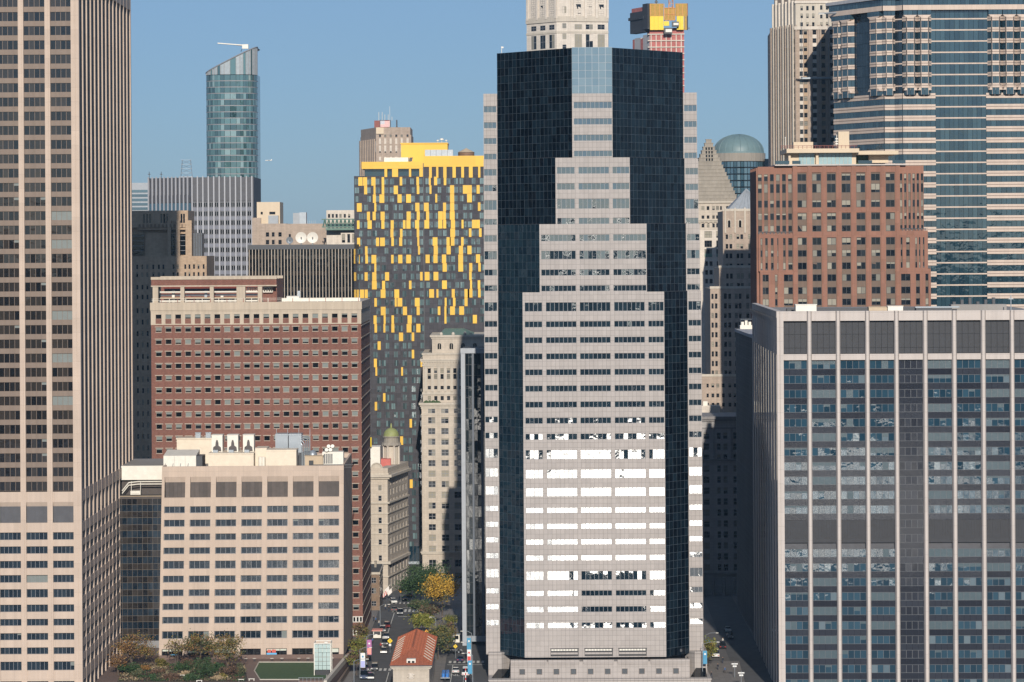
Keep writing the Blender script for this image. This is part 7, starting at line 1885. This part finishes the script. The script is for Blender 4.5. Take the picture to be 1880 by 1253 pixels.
# ================================================================ vehicles
def car_meshes(kind):
    L, W, H = {'sedan': (4.6, 1.85, 1.45), 'suv': (4.9, 1.95, 1.78), 'van': (5.4, 2.0, 2.2)}[kind]
    prof = {'sedan': [(-L / 2, .35), (-L / 2, .78), (-L / 2 + .5, .95), (L / 2 - 1.2, .95), (L / 2 - .1, .75), (L / 2, .35)],
            'suv': [(-L / 2, .4), (-L / 2, 1.0), (-L / 2 + .2, 1.08), (L / 2 - 1.2, 1.08), (L / 2 - .08, .88), (L / 2, .4)],
            'van': [(-L / 2, .4), (-L / 2, 1.15), (-L / 2 + .1, 1.2), (L / 2 - .9, 1.2), (L / 2 - .08, .95), (L / 2, .4)]}[kind]
    body = M(); n = len(prof)
    def section(s, ins): return [(x, s * (W / 2 - ins * (1 if z > .8 else .4)), z) for x, z in prof]
    a, e = section(-1, .06), section(1, .06)
    body.poly(a); body.poly(e[::-1])
    for i in range(n): j = (i + 1) % n; body.poly([a[j], a[i], e[i], e[j]])
    zb = prof[3][1]
    cab0 = {'sedan': (-L / 2 + .55, L / 2 - 1.25), 'suv': (-L / 2 + .15, L / 2 - 1.3), 'van': (-L / 2 + .05, L / 2 - .95)}[kind]
    cab1 = {'sedan': (-L / 2 + 1.25, L / 2 - 2.15), 'suv': (-L / 2 + .5, L / 2 - 2.0), 'van': (-L / 2 + .2, L / 2 - 1.6)}[kind]
    w0, w1 = W / 2 - .08, W / 2 - .25
    q0 = [(cab0[0], -w0), (cab0[1], -w0), (cab0[1], w0), (cab0[0], w0)]; q1 = [(cab1[0], -w1), (cab1[1], -w1), (cab1[1], w1), (cab1[0], w1)]
    glassm = M(); glassm.prism(q0, zb - .01, H - .06, pl1=q1)
    roof = M(); roof.prism(q1, H - .06, H, pl1=[(x * .97, y * .95) for x, y in q1])
    wheel = M(); 
    ring = [(.33 * math.cos(2 * math.pi * k / 14), .33 * math.sin(2 * math.pi * k / 14)) for k in range(14)]
    for k in range(14):
        (x0, z0), (x1, z1) = ring[k], ring[(k + 1) % 14]; wheel.poly([(x0, -.11, z0), (x1, -.11, z1), (x1, .11, z1), (x0, .11, z0)])
    wheel.poly([(x, -.11, z) for x, z in ring][::-1]); wheel.poly([(x, .11, z) for x, z in ring])
    rim = M()
    for s in (-1, 1): f = [(x * .6, s * .115, z * .6) for x, z in ring]; rim.poly(f if s > 0 else f[::-1])
    lamp = M(); lamp.box(-.04, .06, -.2, .2, -.08, .08)
    return dict(L=L, W=W, H=H, body=body, glass=glassm, roof=roof, wheel=wheel.mesh('wheel', ['tyre']), rim=rim.mesh('rim', ['steel']), head=lamp.mesh('headlight', ['lamp_white']), tail=lamp.mesh('tail_light', ['lamp_red']))
plain('tyre', (.015, .015, .016), rough=.8); plain('lamp_white', (.8, .8, .75), rough=.2); plain('lamp_red', (.45, .02, .02), rough=.3)
for nm, col in (('paint_black', (.012, .013, .016)), ('paint_white', (.72, .72, .70)), ('paint_blue', (.02, .035, .08)), ('paint_grey', (.12, .12, .125)), ('paint_maroon', (.12, .02, .02)), ('paint_sky', (.05, .20, .55))):
    plain(nm, col, rough=.22, noise=.05); MATS[nm].node_tree.nodes['Principled BSDF'].inputs['Coat Weight'].default_value = .6
CARS = {k: car_meshes(k) for k in ('sedan', 'suv', 'van')}
CB = {}
def car(label, kind, paint, u, v, rz, cat='car'):
    c = CARS[kind]; X, Y, Z = gp(u, v)
    t = thing('parked_car' if False else 'car', label, cat, (X, Y, .006), rz, 'vehicles on the streets')
    for nm, mt in (('body', paint), ('glass', 'glass_black'), ('roof', paint)):
        key = (kind, nm, mt)
        if key not in CB: CB[key] = c[nm].mesh(nm, [mt])
        link({'glass': 'windows'}.get(nm, nm), CB[key], t)
    for sx in (-1, 1):
        for sy in (-1, 1):
            w_ = link('wheel', c['wheel'], t, (sx * c['L'] * .3, sy * (c['W'] / 2 - .08), .33)); link('rim', c['rim'], w_)
            link('headlight' if sx > 0 else 'tail_light', c['head'] if sx > 0 else c['tail'], t, (sx * c['L'] * .495 - .02, sy * (c['W'] / 2 - .3), .66))
    return t
N_, S_ = math.pi / 2, -math.pi / 2
car('dark maroon car driving away before the far crosswalks', 'suv', 'paint_maroon', 711, 1152, N_)
car('dark blue car waiting at the left kerb', 'sedan', 'paint_blue', 709, 1172, S_)
car('black car close behind the dark blue car', 'suv', 'paint_black', 707, 1184, S_)
car('black car just below the near left crosswalk', 'suv', 'paint_black', 688, 1230, S_)
car('black car nearest the bottom edge on the left street', 'sedan', 'paint_black', 681, 1246, S_)
car('dark parked van behind the blue banner', 'van', 'paint_blue', 669, 1246, S_, 'van')
car('dark car turning by the flags of the ornate corner building', 'sedan', 'paint_black', 741, 1103, S_ + .3)
car('white car far up the left street beside the corner building', 'sedan', 'paint_white', 722, 1107, S_ + .2)
car('black car crossing the right street sideways', 'sedan', 'paint_black', 833, 1199, 0)
car('white car stopped above the painted word', 'sedan', 'paint_white', 837, 1235, N_)
car('white van at the right kerb by the striped pole', 'van', 'paint_white', 855, 1240, N_, 'van')
car('white van in the sunlit alley right of the podium', 'van', 'paint_white', 1313, 1206, N_, 'van')
for i_, (kd, pt, u, v, rz_, lab) in enumerate((
        ('sedan', 'paint_white', 1336, 1160, S_, 'white car farther up the shaded alley'), ('suv', 'paint_black', 1326, 1190, N_, 'black car at the shadow edge of the alley'),
        ('sedan', 'paint_grey', 724, 1122, N_, 'grey car stopped between the far crosswalks and the corner building'), ('suv', 'paint_black', 735, 1128, S_, 'black car just below the far crosswalk'),
        ('sedan', 'paint_black', 752, 1096, N_, 'dark car in the shade of the big green tree'), ('sedan', 'paint_grey', 705, 1199, S_, 'grey car beside the yellow diamond sign'),
        ('suv', 'paint_grey', 703, 1160, S_, 'grey car by the kiosk kerb'), ('sedan', 'paint_black', 671, 1231, S_, 'black car parked under the pale blue banner'), ('sedan', 'paint_blue', 845, 1214, N_, 'dark blue car just past the near right crosswalk'))):
    car(lab, kd, pt, u, v, rz_)
car('dark car in the shaded alley', 'sedan', 'paint_grey', 1340, 1172, S_)
t = thing('barrel_trailer', 'flat trailer loaded with blue barrels on the right street', 'trailer', (*gp(818, 1248)[:2], .006), 0)
p = M(); p.box(-1.2, 1.2, -3.6, 4.2, .8, 1.05); p.obj('bed', 'steel', t); p = M(); p.tube([(0, -3.6, .7), (0, -5.0, .55)], .08, 6); p.obj('drawbar', 'steel_dark', t)
for i in range(2):
    for j in range(6): p = M(); p.cyl(-.5 + i, -2.6 + 1.15 * j, 1.05, 2.0, .42, .42, 10); p.obj('barrel', 'paint_sky', t)
for x in (-1.1, 1.1):
    for y in (2.2, 3.3): link('wheel', CARS['van']['wheel'], t, (x, y, .4), math.pi / 2)

# ================================================================ lamps, banners, signs
plain('banner_pink', (.40, .14, .33), rough=.7); plain('banner_salmon', (.75, .32, .26), rough=.7); plain('banner_blue', (.07, .28, .45), rough=.7); plain('banner_white', (.72, .72, .70), rough=.7); plain('banner_lilac', (.40, .42, .70), rough=.7)
plain('sign_yellow', (.75, .52, .02), rough=.4); plain('sign_lime', (.65, .75, .02), rough=.4); plain('sign_red', (.62, .06, .05), rough=.4); plain('sign_orange', (.75, .33, .02), rough=.4)
def lamp(label, u, v, h, arm, banner=None, bw=.9, bh=3.4, side=1):
    X, Y, Z = gp(u, v); t = thing('street_lamp', label, 'street lamp', (X, Y, .1), 0, 'street lamps')
    p = M(); p.tube([(0, 0, 0), (0, 0, h)], .11, 7, 0, .07); p.cyl(0, 0, 0, .7, .2, .16, 8); p.obj('pole', 'steel', t)
    p = M(); p.tube([(0, 0, h - .1), (arm * .4, 0, h + .45), (arm, 0, h + .55)], .06, 5); p.obj('arm', 'steel', t)
    p = M(); p.box(arm - .35, arm + .35, -.15, .15, h + .42, h + .56); p.obj('lamp_head', 'white_metal', t)
    if banner:
        p = M(); p.box(side * .15, side * (.15 + bw), -.02, .02, h * .62 - bh / 2, h * .62 + bh / 2) if side > 0 else p.box(side * (.15 + bw), side * .15, -.02, .02, h * .62 - bh / 2, h * .62 + bh / 2); o = p.obj('banner', banner[0], t)
        x0, x1 = sorted((side * .22, side * (.08 + bw)))
        p = M(); p.box(x0, x1, -.035, -.02, h * .62 - bh / 2 + .1, h * .62 - bh * .05); p.obj('banner_print', banner[1], o)
        p = M(); p.cyl((x0 + x1) / 2, 0, 0, .02, .26, .26, 12); q = p.obj('banner_emblem', banner[2], o, loc=(0, -.04, h * .62 + bh * .25)); q.rotation_euler = (math.pi / 2, 0, 0)
lamp('lamp post with a pink banner on the left pavement', 673, 1222, 7.6, 2.6, ('banner_pink', 'banner_salmon', 'banner_white'), 1.2, 4.0)
lamp('lamp post with a pale blue banner on the left pavement', 661, 1246, 7.4, 2.8, ('banner_white', 'banner_lilac', 'banner_blue'), 1.2, 3.8)
lamp('lamp post with a blue banner near the framed glass building', 866, 1218, 8.0, -2.6, ('banner_blue', 'banner_blue', 'banner_white'), 1.1, 3.4, -1)
lamp('lamp post with a white and red banner on the right pavement', 866, 1240, 8.0, -2.4, ('banner_white', 'sign_red', 'sign_red'), 1.0, 3.2, -1)
lamp('lamp post with a blue banner lowest on the right pavement', 868, 1262, 8.0, -2.4, ('banner_blue', 'banner_blue', 'banner_white'), 1.1, 3.4, -1)
lamp('lamp post with a blue banner in the alley right of the podium', 1296, 1222, 8.0, 3.0, ('banner_blue', 'banner_white', 'banner_white'), 1.0, 3.4)
lamp('second alley lamp post with a long arm and a blue banner', 1290, 1248, 9.0, 4.0, ('banner_blue', 'banner_blue', 'banner_white'), 1.0, 3.4)
lamp('plain lamp post by the far crosswalks', 698, 1158, 7.0, 2.6)
lamp('plain lamp post behind the tiled hall', 800, 1190, 8.0, -1.4)
lamp('plain lamp post at the lowest left corner of the street', 650, 1262, 6.5, 3.4)
def sign(label, u, v, zc, kind, mat, r=.45, mark_=None, plate=None):
    Yg = groundY(v); Y = (EYE - zc) * FPX / (v + ROLL * (u - CU) - HV); X = wx(u, v, Y)
    t = thing('road_sign', label, 'road sign', (X, Y, 0), 0, 'road signs')
    p = M(); p.tube([(0, .06, 0), (0, .06, zc + r)], .05, 6); p.obj('post', 'steel', t)
    n = 4 if kind == 'diamond' else 16
    a0 = 0 if kind == 'diamond' else .2
    ring = [(r * math.cos(a0 + 2 * math.pi * i / n), zc + r * math.sin(a0 + 2 * math.pi * i / n)) for i in range(n)]
    p = M(); p.poly([(x, 0, z) for x, z in ring]); p.poly([(x, .03, z) for x, z in ring][::-1])
    for i in range(n): (x0, z0), (x1, z1) = ring[i], ring[(i + 1) % n]; p.poly([(x0, 0, z0), (x0, .03, z0), (x1, .03, z1), (x1, 0, z1)])
    o = p.obj('plate', mat, t)
    if mark_ == 'arrow': p = M(); p.box(-.05, .05, -.02, 0, zc - .22, zc + .1); p.poly([(-.14, -.01, zc + .08), (.14, -.01, zc + .08), (0, -.01, zc + .27)]); p.obj('symbol', 'steel_dark', o)
    if mark_ == 'bar': p = M(); p.box(-r * .65, r * .65, -.02, 0, zc - .09, zc + .09); p.obj('symbol', 'banner_white', o)
    if plate: p = M(); p.box(-.32, .32, 0, .03, zc - r - .65, zc - r - .08); p.obj('lower_plate', plate, t)
sign('lime yellow pedestrian sign above the far crosswalk', 762, 1108, 3.0, 'diamond', 'sign_lime', .75, 'arrow', 'banner_white')
sign('round red no entry sign at the far crosswalk', 767.5, 1132, 2.6, 'round', 'sign_red', .55, 'bar')
sign('yellow diamond sign at the left rear corner of the tiled hall', 716, 1177, 3.2, 'diamond', 'sign_yellow', .75, 'arrow', 'banner_white')
sign('orange diamond sign behind the right rear corner of the tiled hall', 783, 1160, 3.0, 'diamond', 'sign_orange', .6, 'arrow')
sign('yellow diamond sign near the car crossing the right street', 836, 1187, 3.2, 'diamond', 'sign_yellow', .6, 'arrow')
sign('orange diamond sign on the pavement of the ornate corner building', 736, 1084, 4.0, 'diamond', 'sign_orange', .9, 'arrow')
# blade sign on the brick block
t = thing('blade_sign', 'black vertical parking blade sign at the corner of the brick block', 'sign', (BD.o.location.x + BD.x(661.5), 806.9, 0))
p = M(); z0, z1 = BD.z(1166), BD.z(1147); p.box(-.45, .45, -.1, .1, z0, z1); o = p.obj('plate', 'steel_dark', t)
for i, ch in enumerate('PARK'): letters(ch, .85, (0, -.115, z1 - .45 - i * (z1 - z0 - .3) / 4), (math.pi / 2, 0, 0), 'banner_white', t, 'letter')
p = M(); p.box(-.1, .1, .1, 1.2, z1 - .4, z1 - .2); p.obj('bracket', 'steel_dark', t)
# flags on the corner building
for i, (u, v, lab) in enumerate(((707, 1090, 'striped flag hanging by the ornate corner building'), (717, 1086, 'white flag hanging by the ornate corner building'), (712, 1082, 'upper white flag by the ornate corner building'))):
    Y = 896 + i * 3; X, Z = wx(u, v, Y), wz(u, v, Y)
    t = thing('flag', lab, 'flag', (X, Y, Z), 0, 'flags by the corner building')
    p = M(); p.tube([(-1.4, 0, -.6), (.8, 0, 1.4)], .06, 5); p.obj('pole', 'white_metal', t)
    for k_ in range(5):
        p = M(); f0, f1 = k_ / 5, (k_ + 1) / 5
        p.poly([(-1.0 + 1.3 * f0, .05 * math.sin(k_), -.2 + 1.15 * f0), (-1.0 + 1.3 * f1, .05 * math.sin(k_ + 1), -.2 + 1.15 * f1), (-.8 + 1.3 * f1, .1 * math.sin(k_ * 2 + 1), -1.5 + 1.15 * f1), (-.8 + 1.3 * f0, .1 * math.sin(k_ * 2), -1.5 + 1.15 * f0)])
        p.obj('stripe', ('flag_red' if k_ % 2 == 0 else 'flag_white') if i == 0 else 'flag_white', t)
# striped kerb pole, kiosk and booths
X, Y, Z = gp(855, 1262); t = thing('striped_pole', 'orange and white striped pole on the right street', 'pole', (X, Y, 0))
for i in range(8): p = M(); p.cyl(0, 0, .6 * i, .6 * i + .6, .13, .13, 8); p.obj('band', 'sign_red' if i % 2 else 'banner_white', t)
X, Y, Z = gp(693, 1173); t = thing('food_kiosk', 'small pale food kiosk on the left pavement', 'kiosk', (X, Y, .13))
p = M(); p.box(-1.1, 1.1, -1.8, 1.8, .3, 2.3); p.obj('body', 'white_metal', t); p = M(); p.box(-1.5, 1.5, -2.2, 2.2, 2.3, 2.5); p.obj('awning', 'banner_salmon', t); p = M(); p.box(-.9, .9, -1.86, -1.8, 1.2, 2.1); p.obj('hatch', 'frame_dark', t)
X, Y, Z = gp(838, 1180); t = thing('street_booth', 'small white booth on the square pavement', 'booth', (X, Y, .13)); p = M(); p.box(-.9, .9, -.9, .9, 0, 2.2); p.obj('wall', 'white_metal', t); p = M(); p.box(-1.1, 1.1, -1.1, 1.1, 2.2, 2.4); p.obj('roof', 'steel', t); p = M(); p.box(-.6, .6, -.95, -.9, .9, 1.9); p.obj('window', 'glass_black', t)

# ================================================================ people, far below
def clothes(nm, coat, legs, hair):
    m, t, b = _new(nm); tc = _n(t, 'ShaderNodeTexCoord'); sp = _n(t, 'ShaderNodeSeparateXYZ'); t.links.new(tc.outputs['Object'], sp.inputs[0])
    rp = _n(t, 'ShaderNodeValToRGB'); rp.color_ramp.interpolation = 'CONSTANT'; e = rp.color_ramp.elements
    e[0].color = (.02, .018, .016, 1); e[1].position = .05; e[1].color = (*legs, 1)
    for pos, c_ in ((.48, coat), (.835, (.45, .27, .19)), (.94, hair)): q = e.new(pos); q.color = (*c_, 1)
    mp = _n(t, 'ShaderNodeMath', operation='DIVIDE'); t.links.new(sp.outputs[2], mp.inputs[0]); mp.inputs[1].default_value = 1.75
    t.links.new(mp.outputs[0], rp.inputs[0]); t.links.new(rp.outputs[0], b.inputs['Base Color']); b.inputs['Roughness'].default_value = .8
clothes('clothes_dark', (.02, .022, .03), (.03, .04, .07), (.02, .015, .01)); clothes('clothes_red', (.35, .04, .04), (.03, .03, .04), (.05, .03, .02)); clothes('clothes_pale', (.50, .47, .42), (.05, .07, .13), (.06, .04, .02)); clothes('clothes_blue', (.05, .11, .25), (.06, .05, .05), (.02, .015, .01))
J_ = [(0, 0, .95, .15), (.1, .16, .5, .075), (.1, .30, .06, .05), (.1, .18, .03, .045), (-.1, -.14, .5, .075), (-.1, -.24, .06, .05), (-.1, -.36, .03, .045), (0, 0, 1.2, .15), (0, 0, 1.42, .17), (.23, -.1, 1.12, .055), (.23, .06, .86, .045), (.23, .12, .78, .04), (-.23, .1, 1.12, .055), (-.23, .22, .9, .045), (-.23, .28, .82, .04), (0, .01, 1.52, .06), (0, .03, 1.64, .105), (0, .03, 1.72, .07)]
E_ = [(0, 1), (1, 2), (2, 3), (0, 4), (4, 5), (5, 6), (0, 7), (7, 8), (8, 9), (9, 10), (10, 11), (8, 12), (12, 13), (13, 14), (8, 15), (15, 16), (16, 17)]
me = bpy.data.meshes.new('person'); me.from_pydata([j[:3] for j in J_], E_, [])
tmp = bpy.data.objects.new('person', me); COL.objects.link(tmp)
sk = tmp.modifiers.new('skin', 'SKIN'); ss = tmp.modifiers.new('sub', 'SUBSURF'); ss.levels = ss.render_levels = 1
for i, j in enumerate(J_): me.skin_vertices[0].data[i].radius = (j[3], j[3]); me.skin_vertices[0].data[i].use_root = (i == 0)
dg = bpy.context.evaluated_depsgraph_get(); pm = bpy.data.meshes.new_from_object(tmp.evaluated_get(dg)); COL.objects.unlink(tmp); bpy.data.objects.remove(tmp)
PM = {}
for c_ in ('clothes_dark', 'clothes_red', 'clothes_pale', 'clothes_blue'): q = pm.copy(); q.materials.clear(); q.materials.append(MATS[c_]); PM[c_] = q
for i, (u, v, c_, rz, lab) in enumerate((
        (699, 1192, 'clothes_red', .4, 'person in a red coat by the near left kerb'), (702, 1196, 'clothes_pale', 2.0, 'person in a pale coat beside the red-coated one'), (676, 1190, 'clothes_dark', 1.0, 'person in dark clothes under the thin trees'),
        (684, 1183, 'clothes_blue', 3.0, 'person in a blue coat walking near the kiosk'), (686, 1142, 'clothes_dark', 0.0, 'left person of the pair at the brick house corner'), (690, 1144, 'clothes_blue', 2.6, 'right person of the pair at the brick house corner'),
        (696, 1150, 'clothes_pale', 1.2, 'person in a pale coat just above the kiosk'), (812, 1143, 'clothes_dark', .6, 'first of the dark-dressed people under the golden tree'), (819, 1146, 'clothes_dark', 2.2, 'second of the dark-dressed people under the golden tree'), (825, 1142, 'clothes_blue', 1.4, 'person in blue under the golden tree'),
        (831, 1140, 'clothes_pale', 4.0, 'person in pale clothes right of the golden tree trunk'), (1318, 1231, 'clothes_dark', .5, 'person in dark clothes in the sunny part of the alley'), (1327, 1219, 'clothes_dark', 3.4, 'two-step dark walker higher in the sunny alley'), (1331, 1237, 'clothes_blue', 1.4, 'person in blue at the shadow edge of the alley'),
        (1306, 1246, 'clothes_dark', 2.0, 'person in dark clothes lowest in the alley'), (1327, 1183, 'clothes_pale', .2, 'pale-coated person in the shaded alley'), (714, 1124, 'clothes_dark', .2, 'person waiting at the far crosswalk\'s left end'), (708, 1120, 'clothes_pale', 1.2, 'person in pale clothes outside the brick house'))):
    X, Y, Z = gp(u, v); o = link('person', PM[c_], None, (X, Y, .13), rz); tag(o, lab, 'person', 'people on the streets')
# signal poles in the alley
for i, (u, v, lab) in enumerate(((1349, 1245, 'white street sign pole with two plates in the shaded alley'), (1361, 1262, 'white sign pole at the lower right of the alley'))):
    X, Y, Z = gp(u, v); t = thing('sign_pole', lab, 'sign', (X, Y, 0)); p = M(); p.tube([(0, 0, 0), (0, 0, 4.0)], .06, 6); p.obj('post', 'steel', t); p = M(); p.box(-.8, .8, -.03, .03, 3.45, 3.75); p.obj('plate', 'banner_white', t); p = M(); p.box(-.5, .5, -.03, .03, 2.8, 3.2); p.obj('lower_plate', 'banner_white', t)
# a distant airliner
t = thing('airliner', 'tiny white airliner low over the skyline', 'aircraft', (wx(493, 295, 3200), 3200, wz(493, 295, 3200)))
p = M(); p.tube([(-3.6, 0, 0), (-3, 0, .05), (3, 0, .05), (3.8, 0, .25)], .42, 8); p.obj('fuselage', 'white_metal', t); p = M(); p.poly([(-.6, 0, 0), (.9, 0, 0), (1.6, 3.4, .2), (1.0, 3.4, .2)]); p.poly([(-.6, 0, 0), (1.0, -3.4, .2), (1.6, -3.4, .2), (.9, 0, 0)]); p.obj('wing', 'white_metal', t); p = M(); p.box(2.9, 3.8, -.06, .06, .2, 1.4); p.obj('tail_fin', 'white_metal', t)
# ================================================================ thin air between here and the far towers
hz = M(); hz.box(-1400, 1400, -400, 1900, -3.0, 260.0)
hm = bpy.data.materials.new('thin_haze'); hm.use_nodes = True
ht = hm.node_tree; ht.nodes.clear()
ho = ht.nodes.new('ShaderNodeOutputMaterial'); pv = ht.nodes.new('ShaderNodeVolumePrincipled')
pv.inputs['Color'].default_value = (0.42, 0.70, 1.0, 1); pv.inputs['Density'].default_value = 0.00004
ht.links.new(pv.outputs[0], ho.inputs['Volume']); MATS['thin_haze'] = hm
ho_ = hz.obj('haze', 'thin_haze', stuff=True)
